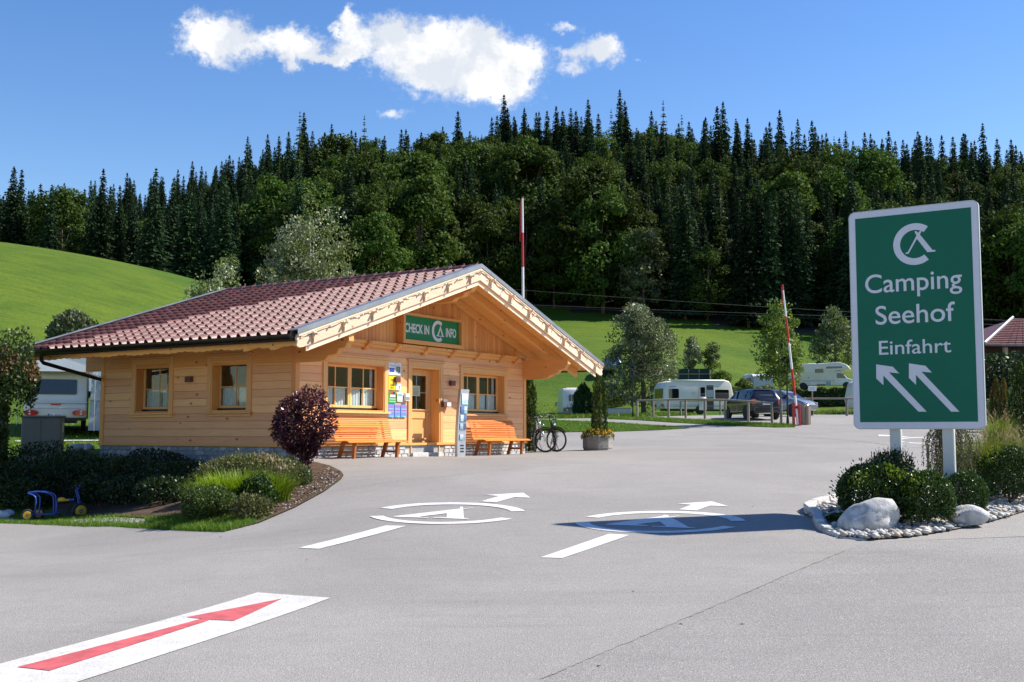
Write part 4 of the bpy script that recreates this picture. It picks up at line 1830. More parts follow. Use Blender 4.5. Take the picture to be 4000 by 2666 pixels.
def notice_board(x0, x1, z0, z1, base, items, label, name='notice', y=-.024, group=None):
    o = thing(name, label, 'notice', hw((x0 + x1) / 2, y, z0), HROT, group)
    w, h = x1 - x0, z1 - z0
    m = MB()
    m.box(-w / 2, w / 2, -.008, .002, 0, h)
    m.build('board', pcol(base), o)
    for it in items:
        if it[0] == 'r':
            _, a, b, c, d, col = it
            q = MB()
            q.box(-w / 2 + a * w, -w / 2 + b * w, -.0105, -.0085, c * h, d * h)
            q.build('print', pcol(col), o)
        else:
            _, s, cx, cz, tw, thh, col = it
            lettering('lettering', s, o, face_at(-w / 2 + cx * w, -.0095, cz * h), pcol(col), size=.05, width=tw * w, height=thh * h, extr=.0008, offset=.0006)
    return o


WHT, BLU, YLW, GRN, REDC, DRK = (.74, .76, .80), (.02, .05, .30), (.80, .55, .01), (.02, .30, .05), (.55, .03, .03), (.03, .03, .03)
notice_board(3.20, 3.44, 2.01, 2.31, WHT, [('r', .1, .9, .22, .56, BLU), ('t', '2014', .5, .36, .55, .10, (.65, .55, .15)), ('t', 'Tirol', .5, .70, .7, .13, (.15, .2, .45))], 'white notice with a dark blue block, upper row by the door')
notice_board(3.46, 3.68, 2.01, 2.31, WHT, [('r', .14, .86, .22, .72, (.05, .16, .09)), ('r', .38, .62, .30, .62, WHT), ('t', 'camping', .5, .80, .7, .08, (.3, .3, .3))], 'white notice with a dark green emblem square by the door')
notice_board(3.20, 3.47, 1.65, 1.985, YLW, [('t', 'ADAC', .5, .66, .5, .12, DRK), ('r', .25, .75, .34, .38, DRK), ('r', .25, .75, .27, .31, DRK), ('t', '2013', .5, .08, .5, .13, DRK)], 'bright yellow plate with black print by the door')
notice_board(3.49, 3.69, 1.65, 1.80, WHT, [('r', .5, .8, .2, .75, (.25, .35, .2))], 'small white plate with a faint green emblem by the door')
notice_board(3.20, 3.50, 1.32, 1.61, GRN, [('r', .26, .55, .74, .97, REDC), ('r', .55, .8, .74, .97, DRK), ('r', .22, .85, .54, .72, WHT), ('t', 'ACSI', .53, .58, .45, .1, DRK), ('t', 'Camping', .5, .28, .78, .17, WHT), ('t', 'Inspected', .5, .10, .78, .13, WHT)], 'green inspection plate with white lettering by the door')
notice_board(3.55, 3.75, 1.37, 1.60, WHT, [('r', .12, .9, .55, .82, (.12, .40, .55)), ('r', .1, .9, .08, .14, (.1, .35, .2))], 'white leaflet with turquoise picture by the door')
for i, xx in enumerate((3.20, 3.445, 3.69)):
    notice_board(xx, xx + .22, .985, 1.30, (.14, .25, .62), [('t', 'ECO', .5, .76, .72, .14, (.60, .08, .25)), ('r', .08, .92, .62, .66, (.45, .60, .80)), ('t', '*****', .5, .50, .8, .07, (.5, .1, .3)), ('r', .08, .92, .40, .43, (.45, .60, .80)), ('t', 'ECO', .5, .26, .55, .09, (.55, .1, .3)), ('r', .0, 1., .02, .17, (.05, .35, .68)), ('r', .4, .9, .07, .10, WHT)],
                 ('blue striped certificate plate below the green inspection plate', 'blue striped certificate plate between two others like it', 'blue striped certificate plate closest to the door frame')[i], group='blue certificate plates')
o = thing('leaflet_box', 'white leaflet box mounted next to the door frame', 'box', hw(3.89, -.02, 1.39), HROT)
m = MB()
m.box(-.085, .085, -.07, 0, 0, .18)
m.build('body', M_WHITE, o, bevel=.008)
m = MB()
m.box(-.07, .07, -.073, -.0705, .02, .10)
m.build('label_window', M_GREYPL, o)
o = thing('mailbox', 'small brown mail box with white label and grey hood right of the door', 'mailbox', hw(5.52, -.02, 1.27), HROT)
m = MB()
m.box(-.16, .16, -.11, 0, .0, .14)
m.build('body', M_LAMPBOX, o, bevel=.008)
m = MB()
m.box(-.02, .15, -.116, -.111, .02, .12)
m.build('label_plate', M_WHITE, o)
m = MB()
m.prism([(.10 * math.cos(R(a)), .07 * math.sin(R(a))) for a in range(0, 181, 20)], -.09, 0, lambda a, b, d: (a - .06, d, b + .141))
m.build('hood', M_GREYPL, o)

# ------------------------------------------------------------------ benches


def bench(u0, u1, label):
    b = thing('wooden_bench', label, 'bench', hw((u0 + u1) / 2, -.45, 0), HROT, 'slatted benches by the office wall')
    L = u1 - u0
    # side profile of the slats (y towards the wall, z up); seat runs from the front edge to the back, then up
    prof = [(-.30, .405), (-.26, .425), (-.21, .432), (-.16, .432), (-.11, .428), (-.06, .424), (-.01, .420), (.04, .420), (.085, .428)]
    back = [(.125, .452), (.15, .495), (.165, .545), (.176, .595), (.187, .645), (.198, .695), (.210, .745), (.224, .795), (.240, .845), (.262, .892), (.292, .930)]
    pts = prof + back
    for i, (y, z) in enumerate(pts):
        j = min(i + 1, len(pts) - 1)
        k = max(i - 1, 0)
        t = Vector((0, pts[j][0] - pts[k][0], pts[j][1] - pts[k][1])).normalized()
        nrm = Vector((0, -t.z, t.y))
        w = (.035 if i > 8 else .039) * .5
        short = 0.0 if i < 9 else .04
        m = MB()
        q = []
        e = rnd.uniform(-.006, .006)
        for sx in (-L / 2 + short + e, L / 2 - short + e):
            for a, bb in ((-w, -.011), (w, -.011), (w, .011), (-w, .011)):
                p = t * a + nrm * bb
                q.append((sx, p.y, p.z))
        m.add(q, [(0, 1, 2, 3), (7, 6, 5, 4), (0, 4, 5, 1), (1, 5, 6, 2), (2, 6, 7, 3), (3, 7, 4, 0)])
        m.build('slat', M_BENCH, b, bevel=.004, loc=(0, y, z))
    for sx in (-L * .36, L * .36):
        m = MB()
        # curved bearer under the slats
        lo = [(y + (.0 if i < 9 else .045), z - (.045 if i < 9 else .02)) for i, (y, z) in enumerate(pts)]
        up = [(y + (.0 if i < 9 else .013), z - (.013 if i < 9 else 0)) for i, (y, z) in enumerate(pts)]
        for i in range(len(pts) - 1):
            m.prism([up[i], up[i + 1], lo[i + 1], lo[i]], sx - .025, sx + .025, lambda a, bb, d: (d, a, bb))
        m.build('bearer', M_BENCHLEG, b)
        for (ya, yb, za, w0, w1) in ((-.225, -.20, .39, .085, .06), (.10, .24, .40, .10, .065)):
            m = MB()
            m.prism([(ya - w0 / 2, za), (ya + w0 / 2, za), (yb + w1 / 2, -.0), (yb - w1 / 2, -.0)], sx - .035, sx + .035, lambda a, bb, d: (d, a, bb))
            m.build('leg', M_BENCHLEG, b, bevel=.005)
        m = MB()
        m.box(sx - .02, sx + .02, -.20, .17, .15, .20)
        m.build('stretcher', M_BENCHLEG, b, bevel=.004)
    return b


bench(.90, 3.04, 'orange stained slatted bench under the window beside the purple maple')
bench(6.36, 8.62, 'orange stained slatted bench between brochure stand and parked bicycles')

# ------------------------------------------------------------------ brochure stand
ks = thing('brochure_stand', 'tall grey metal brochure stand between door and bench', 'stand', hw(5.46, -.6, 0), HROT)


def slab(name, y0, y1, mat, xs0, xs1, curve, parent, n=10, zt=1.72):
    m = MB()
    vs, fs = [], []
    for i in range(n + 1):
        t = i / n
        z = zt * t
        cx = curve(t)
        w = xs0 + (xs1 - xs0) * t
        vs += [(cx - w / 2, y0, z), (cx + w / 2, y0, z), (cx + w / 2, y1, z), (cx - w / 2, y1, z)]
    for i in range(n):
        for k in range(4):
            fs.append((i * 4 + k, i * 4 + (k + 1) % 4, i * 4 + 4 + (k + 1) % 4, i * 4 + 4 + k))
    fs += [(3, 2, 1, 0), tuple(n * 4 + k for k in range(4))]
    m.add(vs, fs)
    return m.build(name, mat, parent, auto=30)


slab('body', -.04, .04, M_SILVER, .36, .38, lambda t: -.04 + .16 * t + .05 * math.sin(t * PI) * -1, ks)
for k in range(3):
    m = MB()
    m.box(-.10, .06, -.0465, -.0412, .12 + k * .075, .155 + k * .075)
    m.build('vent_slot', M_BLACKM, ks)
for i, (z, h, cols) in enumerate(((1.33, .30, [(.70, .72, .78), (.70, .72, .78)]), (1.10, .20, [(.10, .18, .42), (.45, .55, .62)]), (.90, .18, [(.55, .62, .75), (.12, .16, .30)]), (.70, .16, [(.35, .42, .55), (.08, .10, .20)]), (.44, .14, [(.45, .50, .60)]))):
    cx = -.04 + .16 * (z / 1.72) - .05 * math.sin(z / 1.72 * PI) + .03
    n = len(cols)
    for c, col in enumerate(cols):
        w = .28 / max(n, 1) if n > 1 else .16
        m = MB()
        m.box(cx - .14 + c * w + .004, cx - .14 + (c + 1) * w - .004, -.062, -.046, z, z + h * .92)
        m.build('leaflet', pcol(col), ks)
    m = MB()
    m.box(cx - .15, cx + .15, -.085, -.0655, z - .012, z + h * .45)
    m.build('pocket', M_GLASS, ks)

# ------------------------------------------------------------------ bicycles


def bicycle(loc, rotz, steer, label, basket=True, silver=True, lean=0.0):
    b = thing('bicycle', label, 'bicycle', loc, rotz, 'bicycles parked beside the office')
    b.rotation_euler = (lean, 0, rotz)
    fm = M_CHROME if silver else M_BLACKM
    WR = .35
    rear, front_c = Vector((-.56, 0, WR)), Vector((.52, 0, WR))

    def wheel(c, turn):
        w = bpy.data.objects.new('wheel', None)
        COL.objects.link(w)
        w.parent = b
        w.location = c
        w.rotation_euler = (0, 0, turn)
        m = MB()
        m.tube([(math.cos(2 * PI * i / 36) * (WR - .02), 0, math.sin(2 * PI * i / 36) * (WR - .02)) for i in range(36)], .021, 8, True)
        m.build('tyre', M_BLACK, w, smooth=True)
        m = MB()
        m.tube([(math.cos(2 * PI * i / 36) * (WR - .047), 0, math.sin(2 * PI * i / 36) * (WR - .047)) for i in range(36)], .011, 6, True)
        m.build('rim', M_BLACKM, w, smooth=True)
        m = MB()
        for i in range(20):
            t = 2 * PI * i / 20
            y = .025 if i % 2 else -.025
            m.cyl((0.02 * math.cos(t + .6), y, .02 * math.sin(t + .6)), ((WR - .05) * math.cos(t), 0, (WR - .05) * math.sin(t)), .0022, n=4, caps=False)
        m.build('spokes', M_CHROME, w)
        m = MB()
        m.cyl((0, -.045, 0), (0, .045, 0), .025, n=10)
        m.build('hub', M_CHROME, w)
        return w
    wheel(rear, 0)
    head_lo, head_hi = Vector((.33, 0, .74)), Vector((.27, 0, .93))
    bb = Vector((-.10, 0, .30))
    seat_t = Vector((-.27, 0, .82))
    m = MB()
    m.tube([head_lo, bb], .022, 8)
    m.tube([head_hi + Vector((.01, 0, -.05)), Vector((-.21, 0, .62))], .017, 8)
    m.tube([bb, seat_t], .018, 8)
    for s in (-1, 1):
        m.tube([bb + Vector((0, s * .03, 0)), rear + Vector((0, s * .06, 0))], .009, 6)
        m.tube([Vector((-.235, s * .02, .70)), rear + Vector((0, s * .06, 0))], .008, 6)
    m.tube([head_lo, head_hi], .022, 8)
    m.build('frame', fm, b, smooth=True)
    m = MB()
    m.tube([seat_t, seat_t + Vector((-.04, 0, .12))], .014, 8)
    m.build('seat_post', M_CHROME, b)
    m = MB()
    st = seat_t + Vector((-.05, 0, .13))
    for i, (x, w, z) in enumerate(((-.14, .075, .035), (-.08, .085, .03), (0, .055, .02), (.08, .028, .016), (.14, .02, .012))):
        if i:
            px, pw, pz = prev
            m.add([st + Vector((px, -pw, 0)), st + Vector((px, pw, 0)), st + Vector((x, w, 0)), st + Vector((x, -w, 0)),
                   st + Vector((px, -pw * .7, pz)), st + Vector((px, pw * .7, pz)), st + Vector((x, w * .7, z)), st + Vector((x, -w * .7, z))],
                  [(0, 1, 2, 3), (7, 6, 5, 4), (0, 3, 7, 4), (1, 5, 6, 2), (0, 4, 5, 1), (2, 6, 7, 3)])
        prev = (x, w, z)
    m.build('saddle', M_BLACK, b, bevel=.008)
    # steering group: fork, stem, bar, front wheel turn about the head tube foot
    g = bpy.data.objects.new('steering', None)
    COL.objects.link(g)
    g.parent = b
    g.location = (.36, 0, 0)
    g.rotation_euler = (0, 0, steer)
    off = front_c - Vector((.36, 0, 0))
    # the front wheel group sits directly under the bicycle, turned with the steering
    c, s = math.cos(steer), math.sin(steer)
    fw_ = wheel(Vector((.36 + off.x * c, off.x * s, WR)), steer)
    m = MB()
    for sd in (-1, 1):
        m.tube([(0.0, sd * .045, .72), (off.x * .6, sd * .05, .52), (off.x, sd * .05, WR)], .014, 8)
    m.tube([(0, -.06, .72), (0, .06, .72)], .018, 8)
    m.tube([(0, 0, .70), (-.06, 0, .94), (-.08, 0, 1.04), (-.03, 0, 1.08)], .017, 8)
    m.build('fork', fm, g, smooth=True)
    m = MB()
    m.tube([(-.17, -.31, 1.075), (-.11, -.24, 1.085), (-.03, -.10, 1.085), (-.03, 0, 1.08), (-.03, .10, 1.085), (-.11, .24, 1.085), (-.17, .31, 1.075)], .013, 8)
    m.build('handlebar', M_BLACKM, g, smooth=True)
    for sd in (-1, 1):
        m = MB()
        m.tube([(-.19, sd * .34, 1.07), (-.12, sd * .255, 1.085)], .019, 8)
        m.build('grip', M_BLACK, g, smooth=True)
        m = MB()
        m.tube([(-.06, sd * .17, 1.08), (-.02, sd * .20, 1.05), (-.08, sd * .30, 1.03)], .007, 6)
        m.build('brake_lever', M_CHROME, g)
        m = MB()
        m.tube(curve_pts([(-.04, sd * .17, 1.07), (.10, sd * .16, 1.02), (.12, sd * .06, .88), (.03, sd * .03, .72)]), .004, 5)
        m.build('brake_cable', M_BLACK, g)
    m = MB()
    m.tube([(off.x + (WR + .03) * math.cos(t), 0, WR + (WR + .03) * math.sin(t)) for t in [R(a) for a in range(35, 150, 10)]], .022, 6)
    m.build('mudguard', M_BLACKM, g)
    m = MB()
    m.ball((.09, 0, .80), .04, 10, 6)
    m.build('headlamp', M_CHROME, g, smooth=True)
    # rear mudguard, rack, bag
    m = MB()
    m.tube([rear + Vector(((WR + .03) * math.cos(t), 0, (WR + .03) * math.sin(t))) for t in [R(a) for a in range(20, 190, 10)]], .022, 6)
    m.build('mudguard', M_BLACKM, b)
    m = MB()
    for sd in (-1, 1):
        m.tube([(-.28, sd * .05, .76), (-.80, sd * .06, .76), (-.60, sd * .07, .40)], .007, 6)
    for k in range(4):
        m.tube([(-.36 - k * .13, -.06, .76), (-.36 - k * .13, .06, .76)], .006, 6)
    m.build('rack', M_BLACKM, b)
    m = MB()
    if basket:
        m.box(-.70, -.42, .08, .17, .36, .70)
        m.build('saddle_bag', M_BLACK, b, bevel=.02)
    else:
        m.box(-.26, -.14, -.05, .05, .56, .76)
        m.build('frame_bag', M_BLACK, b, bevel=.015)
    # drive
    m = MB()
    m.cyl(bb + Vector((0, -.055, 0)), bb + Vector((0, -.050, 0)), .09, n=18)
    m.tube([bb + Vector((.0, -.05, .085)), rear + Vector((0, -.05, .04))], .004, 4)
    m.tube([bb + Vector((.0, -.05, -.085)), rear + Vector((0, -.05, -.04))], .004, 4)
    m.build('chain_set', M_BLACKM, b)
    for sd, dz in ((-1, -1), (1, 1)):
        m = MB()
        p = bb + Vector((.05 * dz, sd * .09, .16 * dz))
        m.tube([bb + Vector((0, sd * .07, 0)), p], .009, 6)
        m.box(p.x - .05, p.x + .05, p.y + (0 if sd > 0 else -.09), p.y + (.09 if sd > 0 else 0), p.z - .012, p.z + .012)
        m.build('pedal', M_BLACKM, b)
    m = MB()
    m.tube([(-.20, .06, .28), (-.14, .17, .012)], .009, 6)
    m.build('kickstand', M_BLACKM, b)
    return b


def face_cam(p):
    return math.atan2(-p.y, -p.x)


p1 = gpD(2102, 33.2, .02)
p2 = gpD(2160, 33.6, .02)
# bicycles point towards the road, front wheels turned aside
bicycle(p1, face_cam(p1) + R(10), R(58), 'silver bicycle with black bag, close to the tall yew at the wall', True, True)
bicycle(p2, face_cam(p2) + R(-6), R(66), 'black bicycle with turned front wheel next to the silver one', False, False)

# ------------------------------------------------------------------ sign at the entrance
SL_, SR_ = at(3335, 1680, 15.8), at(3852, 1680, 14.85)
sdir = Vector((SR_.x - SL_.x, SR_.y - SL_.y, 0))
SWID = sdir.length
sang = math.atan2(sdir.y, sdir.x)
zbot = at(3347, 1678, 15.8).z
ztop = at(3325, 833, 15.8).z
smid = (SL_ + SR_) / 2
sgz = H(smid.x, smid.y)
es = thing('entrance_sign', 'large green campsite entrance sign with white arrows on two posts', 'sign', (smid.x, smid.y, sgz), sang)
SH = ztop - zbot
z0 = zbot - sgz


def rrect(w, h, r, n=6, cx=0, cy=0):
    out = []
    for (qx, qy, a0) in ((w / 2 - r, h / 2 - r, 0), (-w / 2 + r, h / 2 - r, 90), (-w / 2 + r, -h / 2 + r, 180), (w / 2 - r, -h / 2 + r, 270)):
        for i in range(n + 1):
            t = R(a0 + 90 * i / n)
            out.append((cx + qx + r * math.cos(t), cy + qy + r * math.sin(t)))
    return out


vert = lambda a, b, d: (a, d, b)
m = MB()
m.prism(rrect(SWID, SH, .09, 8, 0, z0 + SH / 2), 0, .05, vert)
m.build('frame', M_ALU, es, auto=35)
m = MB()
m.prism(rrect(SWID - .03, SH - .03, .075, 8, 0, z0 + SH / 2), -.004, .0, vert)
m.build('white_border', M_SIGNW, es)
m = MB()
gw, gh = SWID - .19, SH - .20
m.box(-gw / 2, gw / 2, -.008, -.0042, z0 + .10, z0 + .10 + gh)
m.build('green_panel', M_GREEN, es)
# pixel -> sign coordinates, by the four corners of the sign in the photograph
Q = [(3325, 833), (3838, 776), (3866, 1677), (3347, 1678)]
T = [(-SWID / 2, z0 + SH), (SWID / 2, z0 + SH), (SWID / 2, z0), (-SWID / 2, z0)]
Am = []
bv = []
for (x, y), (u, v) in zip(Q, T):
    Am.append([x, y, 1, 0, 0, 0, -u * x, -u * y])
    Am.append([0, 0, 0, x, y, 1, -v * x, -v * y])
    bv += [u, v]
Hm = np.linalg.solve(np.array(Am, float), np.array(bv, float))


def sp(px, py):
    w = Hm[6] * px + Hm[7] * py + 1
    return ((Hm[0] * px + Hm[1] * py + Hm[2]) / w, (Hm[3] * px + Hm[4] * py + Hm[5]) / w)


s5 = lambda x, y: sp(3300 + x / 2.6133, 740 + y / 2.6133)
s6 = lambda x, y: sp(3300 + x / 2.6133, 1300 + y / 2.6133)


def sign_text(s, l, r, base_l, base_r, top, fn, off):
    a, b = fn(l, base_l), fn(r, base_r)
    c = fn((l + r) / 2, top)
    w = b[0] - a[0]
    zb_ = (a[1] + b[1]) / 2
    lettering('lettering', s, es, face_at((a[0] + b[0]) / 2, -.0100, zb_), M_SIGNW, size=.3, width=w, height=c[1] - zb_, offset=off, extr=.0012)


# heights: whole ink box of each word, descenders included
sign_text('Camping', 245, 1242, 1130, 1068, 842, s5, .0018)
sign_text('Seehof', 350, 1168, 1392, 1345, 1172, s5, .0018)
sign_text('Einfahrt', 385, 1125, 232, 205, 72, s6, .0012)
lc = s5(752, 560)
lr = (s5(757, 345)[1] - s5(742, 775)[1]) / 2
camp_logo(es, face_at(lc[0], -.0092, lc[1]), lr, M_SIGNW, .0015)
for ox in (0, 335):
    m = MB()
    poly = [s6(355 + ox, 328 - ox * .03), s6(525 + ox, 352 - ox * .03), s6(590 + ox, 420 - ox * .03), s6(484 + ox, 408 - ox * .02), s6(872 + ox, 808), s6(788 + ox, 808), s6(428 + ox, 442 - ox * .02), s6(428 + ox, 540 - ox * .01), s6(355 + ox, 472 - ox * .02)]
    m.prism(poly, -.0115, -.0085, vert)
    m.build('arrow', M_SIGNW, es)
for px in (3504, 3712):
    x = sp(px, 1678)[0]
    m = MB()
    m.box(x - .075, x + .075, .052, .16, -.25, z0 + SH - .15)
    m.build('post', M_ALU, es, bevel=.012)
for k in range(3):
    m = MB()
    m.box(-SWID / 2 + .08, SWID / 2 - .08, .0505, .075, z0 + .3 + k * 1.1, z0 + .36 + k * 1.1)
    m.build('back_rail', M_ALU, es)

# ------------------------------------------------------------------ planted island at the sign
ipx = [(3180, 2030), (3182, 2062), (3230, 2092), (3330, 2118), (3440, 2118), (3600, 2102), (3780, 2070), (3900, 2040), (4000, 2008), (4200, 1950)]
isl_front = [tuple(gp(*p)[:2]) for p in ipx]
isl = [(3.98, 15.6)] + isl_front + [(14, 18.5), (22, 24), (22, 30), (12, 27), (9.0, 22.5), (6.6, 18.4), (5.0, 16.9)]
isl = [(isl[0])] + isl[1:]
_band = np.array([(q.x, q.y) for q in curve_pts([Vector((x, y, 0)) for x, y in [(6.6, 18.4), (5.0, 16.9), (3.98, 15.6)] + isl_front], 6)])


def isl_h(x, y):
    """the planted island is mounded up behind its kerb"""
    x = np.asarray(x, float)
    y = np.asarray(y, float)
    d = np.sqrt((x[..., None] - _band[:, 0]) ** 2 + (y[..., None] - _band[:, 1]) ** 2).min(-1)
    t = np.clip((d - .12) / 1.25, 0, 1)
    return .05 + .12 * t * t * (3 - 2 * t)


def mound(px, D):
    p = gpD(px, D)
    return float(isl_h(p.x, p.y))


gb = sheet('gravel_bed', smoothpoly(isl, 1), .0, plain('bed_gravel', (.20, .185, .165), .95, 0, .4, 18, 1.0, 60), .5, 'gravel ground of the planted island')
for v_ in gb.data.vertices:
    v_.co.z += float(isl_h(v_.co.x, v_.co.y)) - .01
# kerb stones round the tip
kp = curve_pts([Vector((x, y, 0)) for x, y in [(5.9, 18.0), (4.9, 16.9), (4.15, 15.9)] + isl_front[:5]], 8)
kerb = thing('kerb', 'low granite kerb curving round the tip of the planted island', 'kerb', (isl_front[2][0], isl_front[2][1], H(*isl_front[2])))
base = kerb.location.copy()
acc, cur = 0, [kp[0]]
segs = []
for a, b in zip(kp[:-1], kp[1:]):
    cur.append(b)
    acc += (b - a).length
    if acc > .33:
        segs.append(cur)
        cur = [b]
        acc = 0
for i, sg in enumerate(segs):
    a, b = sg[0], sg[-1]
    d = (b - a)
    L = d.length
    t = d.normalized()
    nrm = Vector((-t.y, t.x, 0))
    m = MB()
    za, zb_ = H(a.x, a.y), H(b.x, b.y)
    g = .012
    q = []
    fade = 1.0 if i < len(segs) - 3 else (.75, .5, .3)[i - len(segs) + 3]
    for p, z in ((a + t * g, za), (b - t * g, zb_)):
        for o_, hh in ((-.0, -.1), (-.015, .13 * fade), (.11, .135 * fade), (.13, -.1)):
            w = p + nrm * o_ * (1 if True else -1)
            q.append((w.x - base.x, w.y - base.y, z + hh + rnd.uniform(-.006, .006) - base.z))
    m.add(q, [(0, 1, 2, 3), (7, 6, 5, 4), (0, 4, 5, 1), (1, 5, 6, 2), (2, 6, 7, 3), (3, 7, 4, 0)])
    m.build('kerb_stone', M_KERB, kerb, bevel=.012)

# pebbles: real stones joined into one object
prg = np.random.default_rng(11)
ico = bmesh.new()
bmesh.ops.create_icosphere(ico, subdivisions=1, radius=1.0)
iv = np.array([v.co[:] for v in ico.verts])
ifc = np.array([[v.index for v in f.verts] for f in ico.faces])
ico.free()
ispoly = np.array(smoothpoly(isl, 1))
band = np.array([(x, y) for x, y in isl_front])


def pebbles(name, n, smin, smax, region, seed, off=.05, label=None):
    r = np.random.default_rng(seed)
    P = np.empty((0, 2))
    lo, hi = region.min(0), region.max(0)
    hi = np.minimum(hi, (13, 21))
    while len(P) < n:
        q = r.uniform(lo, hi, (n * 3, 2))
        q = q[inside(q, region)]
        # denser towards the visible front edge
        dmin = np.sqrt(((q[:, None, :] - band[None, :, :]) ** 2).sum(-1)).min(1)
        q = q[r.uniform(0, 1, len(q)) < np.exp(-dmin / 1.3) + .05]
        P = np.vstack([P, q])
    P = P[:n]
    s = r.uniform(smin, smax, n) ** 1.0
    z = H_np(P[:, 0], P[:, 1]) + isl_h(P[:, 0], P[:, 1])
    V, Fq, Mi = [], [], []
    for i in range(n):
        a = r.uniform(0, 2 * PI)
        R3 = np.array([[math.cos(a), -math.sin(a), 0], [math.sin(a), math.cos(a), 0], [0, 0, 1]])
        sc = np.array([s[i] * r.uniform(.9, 1.6), s[i] * r.uniform(.7, 1.1), s[i] * r.uniform(.45, .75)])
        v = (iv * (1 + r.normal(0, .09, (len(iv), 1)))) * sc
        V.append(v @ R3.T + np.array([P[i, 0], P[i, 1], z[i] + sc[2] * r.uniform(.2, .9)]))
        Fq.append(ifc + i * len(iv))
        Mi.append(np.full(len(ifc), r.choice(5, p=[.34, .26, .12, .18, .10])))
    o = obj(name, np_mesh(name, np.vstack(V), np.vstack(Fq), M_PEBBLES, True, np.concatenate(Mi)))
    return tag(o, label, 'pebbles', kind='stuff')


pebbles('pebbles', 3600, .020, .058, ispoly, 3, .05, 'rounded white and grey pebbles covering the planted island')


def rock(name, loc, size, seed, mat, label, cat='rock', rotz=0.0, flat=0.0, group=None, sub=4, rough=.16):
    bm = bmesh.new()
    bmesh.ops.create_icosphere(bm, subdivisions=sub, radius=1.0)
    off = Vector((seed * 3.7, seed * 1.9, seed * 7.1))
    for v in bm.verts:
        n1 = mnoise.noise(v.co * 1.1 + off) * rough * 1.6
        n2 = mnoise.noise(v.co * 3.1 + off) * rough * .38
        n3 = mnoise.noise(v.co * 8 + off) * rough * .12
        v.co *= 1 + n1 + n2 + n3
        v.co.x *= size[0]
        v.co.y *= size[1]
        v.co.z *= size[2]
        v.co.x += flat * v.co.z
        if v.co.z < -size[2] * .45:
            v.co.z = -size[2] * .45
    me = bpy.data.meshes.new(name)
    bm.to_mesh(me)
    bm.free()
    me.materials.append(mat)
    me.polygons.foreach_set('use_smooth', [True] * len(me.polygons))
    o = obj(name, me, loc=(loc[0], loc[1], loc[2] + size[2] * .42), rot=(0, 0, rotz))
    return tag(o, label, cat, group)


b1 = gp(3420, 2098)
rock('boulder', (b1.x, b1.y + .25, b1.z + .06), (.36, .27, .28), 3, M_BOULDER, 'large pale round boulder at the tip of the planted island', rotz=-.2, rough=.19, flat=.35)
b2 = gp(3790, 2068)
rock('boulder', (b2.x, b2.y + .12, b2.z + .06), (.26, .18, .155), 9, M_BOULDER, 'smaller pale cracked boulder among pebbles between box bushes', rotz=-.1, rough=.24, flat=.1)
for i, (px, py, s, lab) in enumerate(((3290, 2072, .075, 'grey fist sized stone inside the kerb tip'), (3322, 2086, .06, 'long grey stone lying against the large boulder'), (3500, 2110, .055, 'reddish stone right under the large boulder'), (3610, 2085, .07, 'tan stone standing out of the pebbles below the box bush'))):
    q = gp(px, py)
    rock('stone', (q.x, q.y, q.z + .05), (s * 1.2, s, s * .7), 20 + i, M_PEBBLES[(1, 1, 2, 2)[i]], lab, 'stone', i * .8, sub=2)

# ------------------------------------------------------------------ planter tub with flowers
pp = gpD(2334, 34.2, .02)
tub = thing('planter_tub', 'eight sided exposed concrete planter tub with yellow flowers', 'planter', pp, R(20))
m = MB()
a = .43
oct_ = [(a * math.cos(R(22.5 + 45 * k)) * 1.06, a * math.sin(R(22.5 + 45 * k)) * 1.06) for k in range(8)]
oci = [(x * .86, y * .86) for x, y in oct_]
ocb = [(x * .95, y * .95) for x, y in oct_]
vs = [(x, y, .0) for x, y in ocb] + [(x, y, .05) for x, y in ocb] + [(x, y, .055) for x, y in oct_] + [(x, y, .46) for x, y in oct_] + [(x, y, .46) for x, y in oci] + [(x, y, .40) for x, y in oci]
fs = [tuple(range(7, -1, -1))]
for j in range(5):
    fs += [(j * 8 + i, j * 8 + (i + 1) % 8, j * 8 + 8 + (i + 1) % 8, j * 8 + 8 + i) for i in range(8)]
fs += [tuple(range(40, 48))]
m.add(vs, fs)
m.build('tub', M_CONC, tub, bevel=.012)
rg = np.random.default_rng(4)
n = 900
t = rg.uniform(0, 2 * PI, n)
r_ = np.sqrt(rg.uniform(0, 1, n)) * .52
P = np.column_stack([np.cos(t) * r_, np.sin(t) * r_, .46 + rg.uniform(-.02, .17, n) * (1 - (r_ / .7) ** 2) - np.maximum(r_ - .40, 0) * rg.uniform(.2, 1.6, n)])
V, Fq = leaves(P, .055, rg, 1.4)
k = 170
V2, F2 = leaves(P[:k] + np.array([0, 0, .05]), .05, rg, 1.1)
V3, F3 = leaves(P[k:2 * k // 1 + 20] + np.array([0, 0, .045]), .05, rg, 1.1)
obj('flowers', leaf_mesh('flowers', [(V, Fq, 0), (V2, F2, 1), (V3, F3, 2)], [M_SHRUB, M_FLOWY, M_FLOWO]), tub)

# ------------------------------------------------------------------ barriers


